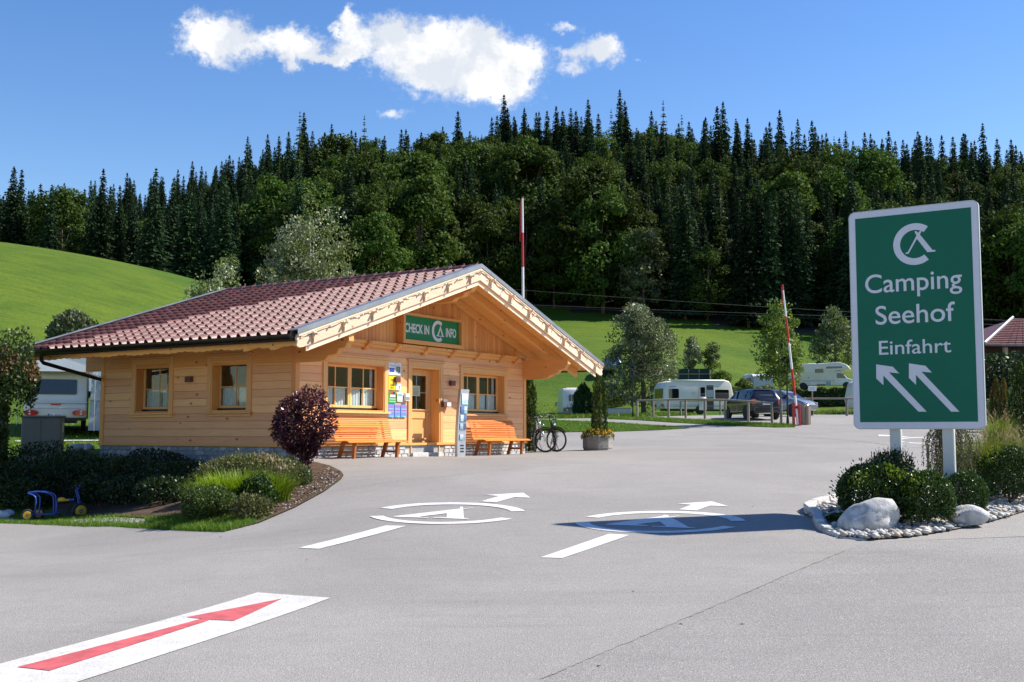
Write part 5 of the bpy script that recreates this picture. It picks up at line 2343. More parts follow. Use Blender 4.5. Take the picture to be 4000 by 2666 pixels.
def barrier(px, D, tilt, length, label, base=True, first_white=True):
    p = gpD(px, D, .02)
    b = thing('barrier', label, 'barrier', p, R(0), 'raised entrance barriers')
    m = MB()
    for s in (-1, 1):
        m.box(s * .13 - .055, s * .13 + .055, -.06, .06, 0, 1.0 if s > 0 else 1.06)
    m.box(-.18, .18, -.08, .08, .78, .90)
    m.box(-.20, .20, -.09, .09, 0, .03)
    m.build('support', M_RED, b, bevel=.01)
    m = MB()
    m.cyl((0, -.12, .84), (0, .12, .84), .05, n=12)
    m.build('pivot', M_BLACKM, b)
    # boom: hinged at z .84, raised; alternate red and white lengths
    d = Vector((math.sin(R(tilt)), 0, math.cos(R(tilt))))
    o0 = Vector((0, 0, .84))
    seglen = 1.23
    s0 = -.78
    i = 0
    while s0 < length:
        s1 = min((s0 + seglen) if s0 >= 0 else .55, length)
        m = MB()
        r0 = .062 - .028 * max(s0, 0) / length
        r1 = .062 - .028 * max(s1, 0) / length
        m.cyl(o0 + d * s0, o0 + d * (s1 - .002), r0, r1, n=12)
        m.build('boom_segment', (M_BARW if (i % 2 == 0) == first_white else M_RED), b)
        s0 = s1
        i += 1
    m = MB()
    m.tube([o0 + d * (length * .80) + Vector((-.09, 0, 0)), o0 + d * (length * .98) + Vector((-.06, 0, 0))], .018, 6)
    m.build('fold_bracket', M_RED, b)
    return b


barrier(3112, 51.5, -5.2, 5.75, 'raised red and white barrier beside the rail fence')
# the other one stands behind the office: its tip stands high over the roof
barrier(2046, 39.0, -.3, 7.98, 'raised red and white barrier rising behind the office roof')
q = gpD(3136, 52.2)
st = MB()
for i in range(5):
    aa = R(72 * i)
    st.cyl((.13 * math.cos(aa), .13 * math.sin(aa), 0), (.15 * math.cos(aa), .15 * math.sin(aa), .88 + .03 * (i % 2)), .11, .105, n=8)
tag(st.build('log_post', M_GREYWOOD, loc=(q.x + .15, q.y, q.z), auto=40), 'bundle of upright grey logs standing right behind the barrier foot', 'post')

# ------------------------------------------------------------------ globe lamps


def globe_lamp(px, D, h, r, label, clear=True):
    p = gpD(px, D, .01)
    b = thing('globe_lamp', label, 'street lamp', p)
    m = MB()
    m.cyl((0, 0, 0), (0, 0, h - r * 1.6), .045, .035, 10)
    m.cyl((0, 0, 0), (0, 0, .35), .075, .06, 10)
    m.lathe([(.05, h - r * 2.0), (.11, h - r * 1.75), (.12, h - r * 1.2), (.06, h - r * 1.0)], 12)
    m.build('pole', M_BLACKM, b, auto=35)
    m = MB()
    m.ball((0, 0, h), r, 20, 14)
    gm_ = m.build('globe', GLOBE, b, smooth=True)
    m = MB()
    m.cyl((0, 0, h - r * .7), (0, 0, h - .02), .035, .03, 8)
    m.build('lamp', M_WHITE, b)
    return b


GLOBE, t_, p_, o_ = new_mat('smoked_globe')
gl_ = t_.n('ShaderNodeBsdfGlossy')
gl_.inputs['Roughness'].default_value = .03
tr_ = t_.n('ShaderNodeBsdfTransparent')
tr_.inputs[0].default_value = (.32, .27, .32, 1)
fr_ = t_.n('ShaderNodeLayerWeight')
fr_.inputs[0].default_value = .5
mx_ = t_.n('ShaderNodeMixShader')
t_.L(t_.math('ADD', t_.math('MULTIPLY', t_.math('POWER', fr_.outputs['Facing'], 4.0), .9), .05, True), mx_.inputs[0])
t_.L(tr_.outputs[0], mx_.inputs[1])
t_.L(gl_.outputs[0], mx_.inputs[2])
t_.L(mx_.outputs[0], o_.inputs[0])
globe_lamp(2473, 64, 2.85, .205, 'black globe lamp with smoked glass ball in front of the silvery tree')
globe_lamp(3078, 52.5, 3.05, .19, 'black globe lamp standing against the young tree beside the barrier')

# ------------------------------------------------------------------ rail fences


def rail_fence(pts, label, hgt=1.0, post=.065, rails=(0.98,), spacing=None):
    """pts: ground points of the posts"""
    o = thing('rail_fence', label, 'fence', pts[0])
    b0 = Vector(pts[0])
    for p in pts:
        q = Vector(p) - b0
        m = MB()
        m.cyl((0, 0, -.2), (0, 0, hgt * rnd.uniform(.97, 1.0)), post, post * .92, 9)
        m.build('post', M_GREYWOOD, o, loc=q, auto=40)
    for z in rails:
        for i in range(len(pts) - 1):
            a, b = Vector(pts[i]) - b0, Vector(pts[i + 1]) - b0
            d = b - a
            m = MB()
            L = d.length
            m.cyl((0, 0, 0), (L + .06, 0, 0), .052, .05, 8)
            Mx = Matrix.Translation(a + Vector((0, 0, hgt * z + .03))) @ Vector((1, 0, 0)).rotation_difference(d.normalized()).to_matrix().to_4x4()
            o_ = m.build('rail', M_GREYWOODX, o, auto=40)
            o_.matrix_basis = Mx
    return o


fp = []
for px, py in ((2490, 1634), (2552, 1639), (2612, 1644), (2679, 1646), (2754, 1651), (2834, 1654), (2924, 1657), (3016, 1660)):
    fp.append(gp(px, py))
fa, fb = Vector((fp[0].x, fp[0].y)), Vector((fp[-1].x, fp[-1].y))
line = []
for px in (2490, 2552, 2612, 2679, 2754, 2834, 2924, 3016):
    # posts stand on the straight line between the two ends
    dx = (px - 2000) / FPX
    # x = dx*k*y ; intersect with line fa + t (fb-fa)
    k = dx / ray(px, 1660)[1]
    den = (fb.x - fa.x) - k * (fb.y - fa.y)
    t = (k * fa.y - fa.x) / den
    q = fa + (fb - fa) * t
    line.append(Vector((q.x, q.y, H(q.x, q.y))))
rail_fence(line, 'weathered grey rail fence in front of the white caravan', 1.02)
l2 = []
for px in (2660, 2815):
    D = 74
    l2.append(gpD(px, D))
l2.append(gpD(2990, 72))
rail_fence(l2, 'short weathered rail fence right in front of the caravan door', .98)
l3 = [gpD(px, D) for px, D in ((3030, 68.5), (3165, 66.5), (3310, 65), (3460, 64), (3620, 63))]
rail_fence(l3, 'weathered grey rail fence below the clipped hedge row', 1.02, .08)
# small white notice on a post at that fence
q = gpD(3176, 66)
o = thing('notice_post', 'small white notice board on a thin wooden post at the fence', 'sign', (q.x, q.y, q.z))
m = MB()
m.cyl((0, 0, 0), (0, 0, 1.75), .04, n=8)
m.build('post', M_GREYWOOD, o)
m = MB()
m.box(-.24, .24, -.06, -.042, 1.48, 1.76)
m.build('board', M_WHITE, o, bevel=.006)
for i in range(4):
    m = MB()
    m.box(-.19, .17 - .05 * (i % 2), -.0635, -.0605, 1.68 - i * .045, 1.695 - i * .045)
    m.build('print', pcol((.25, .35, .5)), o)

# ------------------------------------------------------------------ grey service cabinet
q = gpD(168, 28.2)
cb = thing('service_cabinet', 'grey green metal service cabinet beside the hedge', 'cabinet', (q.x, q.y, q.z), R(-22 + 180))
cb.rotation_euler = (0, 0, R(12))
m = MB()
m.box(-.47, .47, -.22, .22, .14, 1.02)
m.build('body', M_CABINET, cb, bevel=.015)
m = MB()
m.box(-.50, .50, -.25, .25, 1.022, 1.075)
m.build('lid', M_CABINET, cb, bevel=.012)
m = MB()
m.box(-.48, .48, -.23, .23, -.35, .135)
m.build('base', M_CONC, cb)
m = MB()
m.box(.471, .474, -.10, .10, .66, .90)
m.build('plate', pcol((.45, .46, .42)), cb)
for s in (-1, 1):
    m = MB()
    m.box(s * .235 - .215, s * .235 + .215, -.232, -.221, .17, .99)
    m.build('cabinet_door', M_CABINET, cb, bevel=.006)

# ------------------------------------------------------------------ children's tricycle
q = gpD(232, 22.3)
tk = thing('childrens_tricycle', 'blue childrens tricycle with yellow wheels and saddle and rear passenger frame', 'tricycle', (q.x, q.y, q.z + .012), R(8), None, 1.13)


def twheel(c, r, w, turn=0.0):
    e = bpy.data.objects.new('wheel', None)
    COL.objects.link(e)
    e.parent = tk
    e.location = c
    e.rotation_euler = (0, 0, turn)
    m = MB()
    Mx = Matrix.Rotation(PI / 2, 4, 'X')
    m.lathe([(r * .70, -w * .5), (r * .93, -w * .5), (r, -w * .25), (r, w * .25), (r * .93, w * .5), (r * .70, w * .5)], 28, M=Mx)
    m.build('tyre', M_BLACK, e, auto=50)
    m = MB()
    m.lathe([(r * .72, -w * .40), (r * .62, -w * .56), (r * .22, -w * .58), (r * .22, w * .58), (r * .62, w * .56), (r * .72, w * .40)], 28, M=Mx)
    m.build('rim', M_YEL, e, auto=40)
    m = MB()
    m.cyl((0, -w * .7, 0), (0, w * .7, 0), r * .13, n=10)
    m.build('hub', M_GREYPL, e)


twheel((-.44, -.19, .105), .105, .06, R(10))
twheel((-.36, .22, .105), .105, .06, R(10))
twheel((.40, -.02, .155), .155, .06, R(38))
m = MB()
m.tube([(-.40, -.16, .105), (-.40, .18, .105)], .014, 8)
for s in (-1, 1):
    m.tube(curve_pts([(-.33, s * .13, .10), (-.32, s * .13, .36), (-.36, s * .13, .44), (-.46, s * .12, .485), (-.34, s * .10, .50), (-.20, s * .09, .495), (-.08, s * .09, .45), (-.04, s * .08, .36), (-.03, s * .08, .10)]), .013, 8)
m.tube([(-.46, -.12, .485), (-.46, .12, .485)], .013, 8)
m.tube([(-.40, -.13, .10), (-.02, -.09, .11), (.02, -.03, .13)], .015, 8)
m.tube([(-.40, .13, .10), (-.02, .09, .11), (.02, .03, .13)], .015, 8)
m.box(-.38, -.05, -.13, .13, .105, .118)
m.tube([(.0, 0, .13), (.0, 0, .32), (.12, 0, .345), (.29, 0, .355)], .022, 10)
m.build('frame', M_TRIKEB, tk, auto=45)
m = MB()
m.prism([(.0, .335), (.02, .325), (.19, .335), (.20, .365), (.12, .365), (.09, .395), (.02, .395), (.0, .375)], -.06, .06, lambda a, b, d: (a + .02, d * (1.0 - .5 * max(0, (a - .08) / .12)), b))
m.build('saddle', M_YEL, tk, bevel=.012)
m = MB()
for s in (-1, 1):
    m.tube([(.40, s * .052, .155), (.365, s * .055, .36), (.32, s * .055, .52), (.335, s * .075, .555), (.36 - s * .02, s * .17, .60)], .013, 8)
m.tube([(.34, -.055, .525), (.34, .055, .525)], .011, 8)
m.tube([(.37, -.055, .34), (.37, .055, .34)], .013, 8)
m.build('fork', M_TRIKEB, tk, auto=45)
for s in (-1, 1):
    m = MB()
    m.tube([(.36 - s * .02, s * .15, .59), (.34 - s * .02, s * .23, .61)], .019, 8)
    m.build('grip', M_BLACK, tk)
    m = MB()
    m.box(.36, .45, s * .12 - .04, s * .12 + .04, .14 + s * .06, .165 + s * .06)
    m.build('pedal', M_BLACK, tk)

# ------------------------------------------------------------------ vehicles
def vwheel(parent, x, y, r, w=.19, name='wheel', hub=M_SILVER):
    e = bpy.data.objects.new(name, None)
    COL.objects.link(e)
    e.parent = parent
    e.location = (x, y, r)
    Mx = Matrix.Rotation(PI / 2, 4, 'X')
    m = MB()
    m.lathe([(r * .62, -w * .5), (r * .95, -w * .5), (r, -w * .32), (r, w * .32), (r * .95, w * .5), (r * .62, w * .5)], 22, M=Mx)
    m.build('tyre', M_BLACK, e, auto=50)
    m = MB()
    m.lathe([(r * .63, -w * .44), (r * .5, -w * .40), (r * .16, -w * .46), (r * .16, w * .46), (r * .5, w * .40), (r * .63, w * .44)], 18, M=Mx)
    for i in range(6):
        a = 2 * PI * i / 6
        m.box(r * .15, r * .6, -w * .49, w * .49, -r * .07, r * .07, Matrix.Rotation(a, 4, 'Y'))
    m.build('rim', hub, e, auto=40)
    return e


def panel(parent, name, mat, x0, x1, z0, z1, side, y, r=.06, d=.02, bevel=0.0):
    """rounded panel on a vehicle side; side -1 = right (local -y)"""
    m = MB()
    m.prism(rrect(x1 - x0, z1 - z0, r, 4, (x0 + x1) / 2, (z0 + z1) / 2), y, y + side * d, lambda a, b, dd: (a, dd, b))
    return m.build(name, mat, parent, auto=35)


def epanel(parent, name, mat, y0, y1, z0, z1, x, d, r=.06, slope=0.0):
    """rounded panel on a vehicle's end face"""
    m = MB()
    m.prism(rrect(y1 - y0, z1 - z0, r, 4, (y0 + y1) / 2, (z0 + z1) / 2), 0, d, lambda a, b, dd: (x + dd + slope * (b - z0), a, b))
    return m.build(name, mat, parent, auto=35)


def van_body(parent, prof, w, mat, name='body', bevel=.07):
    m = MB()
    m.prism(prof, -w / 2, w / 2, lambda a, b, d: (a, d, b))
    o = m.build(name, mat, parent)
    b = bev(o, bevel, 3)
    md = o.modifiers.new('edges', 'EDGE_SPLIT')
    md.split_angle = R(50)
    o.data.polygons.foreach_set('use_smooth', [True] * len(o.data.polygons))
    return o


def heading(px, deg_right_away):
    """rotation for a thing seen at photo column px whose front points deg away from straight right, turning away from the viewer"""
    az = math.atan2((px - 2000) / FPX, 1.0)
    return R(deg_right_away) - az


# --- white caravan with open door
p = gpD(2708, 84)
cv = thing('caravan', 'white touring caravan with its entrance door open behind the rail fence', 'caravan', p, heading(2708, 22))
W2 = 1.13
van_body(cv, [(-2.62, .42), (-2.74, .85), (-2.68, 2.05), (-2.45, 2.42), (-1.9, 2.55), (2.1, 2.60), (2.45, 2.52), (2.62, 2.30), (2.86, 1.25), (2.74, .50), (2.5, .40)], W2 * 2, M_OFFWHITE)
Y = -W2
panel(cv, 'window', M_GLASSD, -2.33, -1.56, 1.22, 1.92, -1, Y, .1, .03)
panel(cv, 'window', M_GLASSD, 1.32, 2.42, 1.20, 1.88, -1, Y, .1, .03)
panel(cv, 'doorway', M_INT, .62, 1.20, .36, 2.20, -1, Y + .004, .06, .012)
m = MB()
n = 14
vs, fs = [], []
for i in range(n + 1):
    xx = .66 + .5 * i / n
    vs += [(xx, Y - .02 - .012 * math.sin(i * 1.9), 1.30), (xx, Y - .02 - .012 * math.sin(i * 1.9), 1.85)]
for i in range(n):
    fs.append((2 * i, 2 * i + 2, 2 * i + 3, 2 * i + 1))
m.add(vs, fs)
m.build('door_curtain', M_CANVASG, cv)
dl = panel(cv, 'door', M_OFFWHITE, .0, .60, .34, 2.20, -1, Y - .04, .07, .05)
o = panel(cv, 'door_window', M_GLASSD, .12, .48, 1.35, 2.05, -1, Y - .0905, .05, .012)
m = MB()
for k in range(5):
    m.tube([(.08, Y - .10, 1.28 - .05 * k), (.3, Y - .13, 1.22 - .06 * k), (.55, Y - .10, 1.28 - .05 * k)], .03, 6)
m.build('folded_blind', M_OFFWHITE, cv, smooth=True)
panel(cv, 'hatch', M_CARAVAN2, -2.45, -1.95, .52, .86, -1, Y, .04, .008)
for zz, hh in ((2.10, .012), (1.02, .012), (.70, .03), (.60, .03)):
    m = MB()
    m.box(-2.6, 2.7 - (zz - .5) * .1, Y - .012, Y - .002, zz, zz + hh)
    m.build('trim_strip', M_GREYPL if hh > .02 else M_CANVASG, cv)
for k in range(3):
    m = MB()
    m.box(-.55 + .05 * k, -.25 - .03 * k, Y - .012, Y - .002, 1.66 - .07 * k, 1.675 - .07 * k)
    m.build('vent_slat', M_GREYPL, cv)
m = MB()
m.tube([(-2.2, Y - .05, 2.53), (2.1, Y - .05, 2.56)], .06, 8)
m.build('awning_roll', M_WHITE, cv, smooth=True)
panel(cv, 'stripe', pcol((.05, .06, .28)), -2.25, -1.75, 2.06, 2.09, -1, Y, .01, .006)
vwheel(cv, .15, Y + .14, .33)
vwheel(cv, .15, -Y - .14, .33)
m = MB()
m.prism([(math.cos(t) * .42 + .15, max(.40, .33 + math.sin(t) * .42)) for t in [R(a) for a in range(0, 181, 12)]], Y - .008, Y + .002, lambda a, b, d: (a, d, b))
m.build('wheel_arch', M_BLACKM, cv)
epanel(cv, 'rear_window', M_GLASSD, -.85, .85, 1.22, 1.95, -2.74, -.02, .1, .04)
for s in (-1, 1):
    epanel(cv, 'tail_light', M_LIGHTRED, s * .78 - .22, s * .78 + .22, .62, .78, -2.70, -.07, .04, -.03)
epanel(cv, 'number_plate', M_WHITE, -.26, .26, .62, .74, -2.70, -.06, .01, -.03)
m = MB()
m.tube([(2.6, -.5, .42), (3.7, 0, .42)], .04, 6)
m.tube([(2.6, .5, .42), (3.7, 0, .42)], .04, 6)
m.cyl((3.5, 0, .0), (3.5, 0, .6), .03, n=8)
m.box(-2.4, 2.4, -.6, .6, .30, .41)
m.build('chassis', M_BLACKM, cv)
for sx in (-2.3, 2.3):
    m = MB()
    m.cyl((sx, Y + .25, 0), (sx, Y + .25, .45), .03, n=6)
    m.build('corner_steady', M_BLACKM, cv)

# --- hatchback and other cars


def car(px, D, rot, paint, label, name='parked_car', plate=True, scale=(1, 1, 1), suv=False):
    c = thing(name, label, 'car', gpD(px, D, .02), rot, None, scale)
    hi = .16 if suv else 0
    ST = [(-2.00, .38, .80, .70, .81, .64), (-1.95, .28, .93, .78, .96, .68), (-1.84, .26, .97, .81, 1.14, .64), (-1.66, .25, .97, .825, 1.38, .60), (-1.35, .24, .96, .83, 1.47, .60),
          (-.5, .24, .93, .835, 1.505, .61), (.30, .24, .92, .835, 1.46, .61), (.62, .24, .92, .83, 1.34, .61), (1.12, .25, .93, .82, .97, .68), (1.5, .27, .87, .80, .89, .66), (1.82, .30, .76, .74, .78, .60), (1.99, .38, .60, .62, .61, .50)]
    ST = [(x, z0 + hi * .5, z1 + hi, w, z2 + hi * 1.2, w2) for x, z0, z1, w, z2, w2 in ST]

    def ringp(st):
        x, z0, z1, w, z2, w2 = st
        half = [(w * .86, z0), (w * .97, z0 + .08), (w, (z0 + z1) * .5), (w * .985, z1 - .04), (w * .955, z1), (w2 + .02, z2 - .045), (w2 - .05, z2 - .008), (w2 * .5, z2 + .006)]
        return [(x, -a, b) for a, b in half] + [(x, a, b) for a, b in half[::-1]]
    m = MB()
    rings = [ringp(s) for s in ST]
    n = len(rings[0])
    vs = [v for r in rings for v in r]
    fs = []
    for j in range(len(rings) - 1):
        fs += [(j * n + i, j * n + (i + 1) % n, (j + 1) * n + (i + 1) % n, (j + 1) * n + i) for i in range(n)]
    fs += [tuple(range(n)), tuple(range((len(rings) - 1) * n, len(rings) * n))[::-1]]
    m.add(vs, fs)
    m.build('body', paint, c, auto=38)

    def glass(j0, j1, side, inset=.1, nm='side_window', f0=.12, f1=.88):
        """pane between belt (ring point 4) and roof edge (point 5) from station j0 to j1"""
        i4, i5 = (4, 5) if side < 0 else (n - 5, n - 6)
        q = []
        for (j, t) in ((j0, f0), (j1, f1)):
            a = Vector(rings[int(j)][i4]).lerp(Vector(rings[int(j) + 1][i4]), j - int(j)) if j != int(j) else Vector(rings[int(j)][i4])
            b = Vector(rings[int(j)][i5]).lerp(Vector(rings[int(j) + 1][i5]), j - int(j)) if j != int(j) else Vector(rings[int(j)][i5])
            q.append((a.lerp(b, inset), a.lerp(b, 1 - inset * .6)))
        off = Vector((0, side * .012, .004))
        mm = MB()
        pts = [q[0][0], q[1][0], q[1][1], q[0][1]]
        mm.add([p + off for p in pts] + [p - off for p in pts], [(0, 1, 2, 3), (7, 6, 5, 4), (0, 4, 5, 1), (1, 5, 6, 2), (2, 6, 7, 3), (3, 7, 4, 0)])
        mm.build(nm, M_GLASSD, c)
    for s in (-1, 1):
        glass(2.7, 4.15, s)
        glass(4.3, 5.35, s)
        glass(5.5, 7.35, s)
    # rear and front screens

    def screen(j0, j1, nm, f=.9):
        mm = MB()
        q = []
        for j in (j0, j1):
            k = int(j)
            r0, r1 = rings[k], rings[min(k + 1, len(rings) - 1)]
            a = Vector(r0[6]).lerp(Vector(r1[6]), j - k)
            b = Vector(r0[n - 7]).lerp(Vector(r1[n - 7]), j - k)
            md = (a + b) / 2
            q += [md + (a - md) * f, md + (b - md) * f]
        d = (q[2] - q[0])
        nr = d.cross(q[1] - q[0]).normalized()
        if nr.z < 0:
            nr = -nr
        of = nr * .016
        pts = [q[0], q[1], q[3], q[2]]
        mm.add([p + of for p in pts] + [p - of * .4 for p in pts], [(0, 1, 2, 3), (7, 6, 5, 4), (0, 4, 5, 1), (1, 5, 6, 2), (2, 6, 7, 3), (3, 7, 4, 0)])
        mm.build(nm, M_GLASSD, c)
    screen(1.25, 2.95, 'rear_window')
    screen(7.1, 7.95, 'windscreen')
    for s in (-1, 1):
        y0, y1 = sorted((s * .56, s * .80))
        mm = MB()
        mm.prism([(y0, .70 + hi), (y1, .68 + hi), (y1, .95 + hi), (y0 + .03 * (s > 0), .92 + hi)], -2.005, -1.86, lambda a, b, d: (d, a, b))
        mm.build('tail_light', M_LIGHTRED, c, bevel=.02)
        mm = MB()
        y0, y1 = sorted((s * .45, s * .68))
        mm.box(1.80, 1.965, y0, y1, .62 + hi, .74 + hi)
        mm.build('headlight', M_CHROME, c, bevel=.02)
        mm = MB()
        mm.box(.95, 1.08, s * .90 - .06, s * .90 + .06, .93 + hi, 1.06 + hi)
        mm.build('mirror', paint, c, bevel=.02)
        for x in (-1.22, 1.22):
            vwheel(c, x, s * .735, .31 + hi * .2)
            mm = MB()
            mm.prism([(x + .37 * math.cos(t), .31 + .37 * math.sin(t)) for t in [R(a) for a in range(0, 360, 20)]], s * .74, s * .838, lambda a, b, d: (a, d, b))
            mm.build('wheel_arch', M_BLACK, c)
    mm = MB()
    mm.box(-2.03, -1.9, -.72, .72, .34 + hi * .5, .56 + hi * .6)
    mm.build('bumper', paint if not suv else M_GREYPL, c, bevel=.04)
    if plate:
        mm = MB()
        mm.box(-2.028, -2.008, -.26, .26, .66 + hi, .77 + hi)
        pl = mm.build('number_plate', M_WHITE, c)
    mm = MB()
    mm.box(-1.70, -1.50, -.5, .5, 1.45 + hi * 1.2, 1.475 + hi * 1.2)
    mm.build('roof_spoiler', paint, c, bevel=.01)
    if suv:
        mm = MB()
        for s in (-1, 1):
            mm.tube([(-1.4, s * .55, 1.74), (.3, s * .55, 1.73)], .02, 6)
        mm.build('roof_rail', M_GREYPL, c)
    return c


def away(px, left_deg):
    """a car seen from behind, turned left_deg to the left of straight away"""
    az = math.atan2((px - 2000) / FPX, 1.0)
    return PI / 2 - az + R(left_deg)


car(2935, 57.5, away(2935, 24), M_NAVY, 'dark navy hatchback parked beside the white caravan')
car(3050, 62.5, away(3050, 60) + PI, M_SILVCAR, 'silver car mostly hidden behind the navy hatchback and barrier', plate=False)
car(2386, 125, away(2386, 10), M_BLUECAR, 'blue sport utility car on the grass bank above the tents', suv=True, scale=(1.08, 1.12, 1.05))

# --- motorhome with bicycle rack seen from the rear
p = gpD(2232, 107, .02)
mh = thing('motorhome', 'white motorhome seen from behind with bicycles on its rear rack', 'motorhome', p, away(2232, 6))
van_body(mh, [(-3.0, .45), (-3.05, .95), (-2.98, 2.55), (-2.85, 2.75), (1.6, 2.80), (2.0, 2.4), (2.5, 1.6), (3.0, 1.2), (3.1, .5)], 2.2, M_CARAVAN2)
epanel(mh, 'rear_window', M_GLASSD, -.55, .55, 1.55, 2.15, -3.06, -.03, .08, .04)
epanel(mh, 'bumper', M_GREYPL, -1.08, 1.08, .40, .95, -3.0, -.10, .1)
for s in (-1, 1):
    for k in range(2):
        m = MB()
        m.cyl((-3.09, s * (.90 - .18 * k), .72), (-3.125, s * (.90 - .18 * k), .72), .075, n=14)
        m.build('tail_light', M_LIGHTRED if k == 0 else M_WHITE, mh)
    vwheel(mh, -1.6, s * .92, .34)
    vwheel(mh, 1.9, s * .92, .34)
    m = MB()
    m.tube([(1.9, s * 1.08, 1.55), (1.95, s * 1.28, 1.5)], .02, 6)
    m.box(1.85, 2.0, s * 1.28 - .06, s * 1.28 + .06, 1.2, 1.6)
    m.build('mirror', M_GREYPL, mh)
    m = MB()
    m.tube([(-3.1, s * .3, .9), (-3.12, s * .3, 2.2), (-3.02, s * .3, 2.45)], .018, 6)
    m.build('ladder_rail', M_CHROME, mh)
m = MB()
for k in range(2):
    for c in (-.45, .45):
        m.tube([(-3.25 - .15 * k, c + .28 * math.cos(R(a)), 1.05 + .28 * math.sin(R(a))) for a in range(0, 360, 30)], .012, 5, True)
    m.tube([(-3.25 - .15 * k, -.45, 1.05), (-3.25 - .15 * k, -.1, 1.35), (-3.25 - .15 * k, .3, 1.35), (-3.25 - .15 * k, .45, 1.05)], .015, 5)
m.build('bicycle_rack_load', M_BLACKM, mh)
m = MB()
m.box(-3.5, -3.07, -.7, .7, .98, 1.01)
m.build('rack', M_CHROME, mh)
m = MB()
m.box(-1.2, .2, -.6, .6, 2.79, 2.88)
m.build('roof_hatch', M_WHITE, mh, bevel=.03)

# --- motorhome with a sleeping bay over the cab, side view on the upper terrace
p = gpD(3212, 123, .3)
ah = thing('motorhome', 'cream motorhome with rounded sleeping bay over the cab above the clipped hedge', 'motorhome', p, heading(3236, -4))
van_body(ah, [(-3.35, .48), (-3.42, 1.0), (-3.36, 2.70), (-3.25, 2.86), (.55, 2.86), (1.3, 2.98), (2.1, 2.96), (2.75, 2.72), (3.12, 2.38), (3.10, 2.20), (2.5, 2.10), (1.6, 2.05), (1.45, 1.9), (1.45, .48)], 2.2, M_OFFWHITE)
van_body(ah, [(1.40, .45), (1.40, 2.02), (2.0, 2.02), (2.35, 1.85), (2.85, 1.22), (3.45, 1.05), (3.62, .85), (3.60, .42)], 1.95, M_CARAVAN2, 'cab', .06)
Y = -1.1
panel(ah, 'window', M_GLASSD, -3.1, -2.25, 1.70, 2.18, -1, Y, .06, .02)
panel(ah, 'window', M_GLASSD, -.55, .35, 1.85, 2.28, -1, Y, .06, .02)
panel(ah, 'bay_stripe', M_GREYPL, .65, 2.35, 2.30, 2.52, -1, Y, .06, .012)
panel(ah, 'bay_window', M_GLASSD, .80, 1.25, 2.33, 2.50, -1, Y - .012, .03, .015)
m = MB()
m.prism([(1.72, 1.24), (2.72, 1.22), (2.35, 1.72), (2.12, 1.80), (1.72, 1.80)], -.98, -.96, lambda a, b, d: (a, d, b))
m.build('cab_window', M_GLASSD, ah)
m = MB()
m.add([(2.40, -.85, 1.82), (2.40, .85, 1.82), (2.86, .88, 1.26), (2.86, -.88, 1.26), (2.42, -.85, 1.85), (2.42, .85, 1.85), (2.88, .88, 1.29), (2.88, -.88, 1.29)], [(0, 1, 2, 3), (7, 6, 5, 4), (0, 4, 5, 1), (1, 5, 6, 2), (2, 6, 7, 3), (3, 7, 4, 0)])
m.build('windscreen', M_GLASSD, ah)
for zz, hh, mt in ((.98, .035, M_GREYPL), (.90, .012, M_GREYPL), (2.72, .02, M_CANVASG)):
    m = MB()
    m.box(-2.0 if zz < 2 else -3.3, 1.44 if zz < 2 else .6, Y - .012, Y - .001, zz, zz + hh)
    m.build('trim_strip', mt, ah)
panel(ah, 'locker_door', pcol((.25, .36, .42)), .60, 1.10, .50, .88, -1, Y, .03, .008)
panel(ah, 'locker_door', M_CARAVAN2, -1.0, -.3, .52, .86, -1, Y, .03, .008)
panel(ah, 'step', M_BLACKM, -.4, .55, .44, .58, -1, Y, .02, .02)
panel(ah, 'emblem', pcol((.05, .08, .35)), -1.32, -1.18, 1.28, 1.38, -1, Y, .04, .008)
for s in (-1, 1):
    vwheel(ah, -1.85, s * .93, .36)
    vwheel(ah, 2.75, s * .88, .36)
    m = MB()
    m.prism([(-1.85 + .45 * math.cos(t), max(.46, .36 + .45 * math.sin(t))) for t in [R(a) for a in range(0, 181, 12)]], s * 1.102, s * 1.09, lambda a, b, d: (a, d, b))
    m.prism([(2.75 + .45 * math.cos(t), max(.43, .36 + .45 * math.sin(t))) for t in [R(a) for a in range(0, 181, 12)]], s * .982, s * .97, lambda a, b, d: (a, d, b))
    m.build('wheel_arch', M_BLACK, ah)
m = MB()
m.box(-1.4, -.5, -.5, .5, 2.86, 2.95)
m.box(-.2, .3, -.4, .4, 2.86, 2.93)
m.build('roof_hatch', M_WHITE, ah, bevel=.03)

# --- small far caravan with awning, partly hidden
p = gpD(2958, 124, -.2)
fc = thing('caravan', 'small grey white caravan with tent roof half hidden by bushes on the terrace', 'caravan', p, heading(2955, 10), None, .72)
van_body(fc, [(-2.0, .4), (-2.2, 1.2), (-1.9, 2.2), (-1.5, 2.4), (1.7, 2.4), (1.95, 2.0), (2.05, .4)], 2.0, M_CARAVAN2)
m = MB()
m.add([(-.9, -1.02, 2.35), (2.2, -1.02, 2.35), (2.2, -2.6, 1.9), (-.9, -2.6, 1.9), (-.9, -1.02, 2.40), (2.2, -1.02, 2.40), (2.2, -2.6, 1.95), (-.9, -2.6, 1.95)], [(0, 1, 2, 3), (7, 6, 5, 4), (0, 4, 5, 1), (1, 5, 6, 2), (2, 6, 7, 3), (3, 7, 4, 0)])
m.build('awning_roof', M_CANVASG, fc)
m = MB()
m.box(-.9, 2.2, -2.6, -2.57, .05, 1.9)
m.box(2.17, 2.2, -2.57, -1.02, .05, 1.9)
m.build('awning_wall', M_CANVASG, fc)
panel(fc, 'window', M_GLASSD, -1.6, -1.05, 1.3, 1.8, -1, -1.0, .06, .02)
vwheel(fc, 0, -.9, .3)
vwheel(fc, 0, .9, .3)

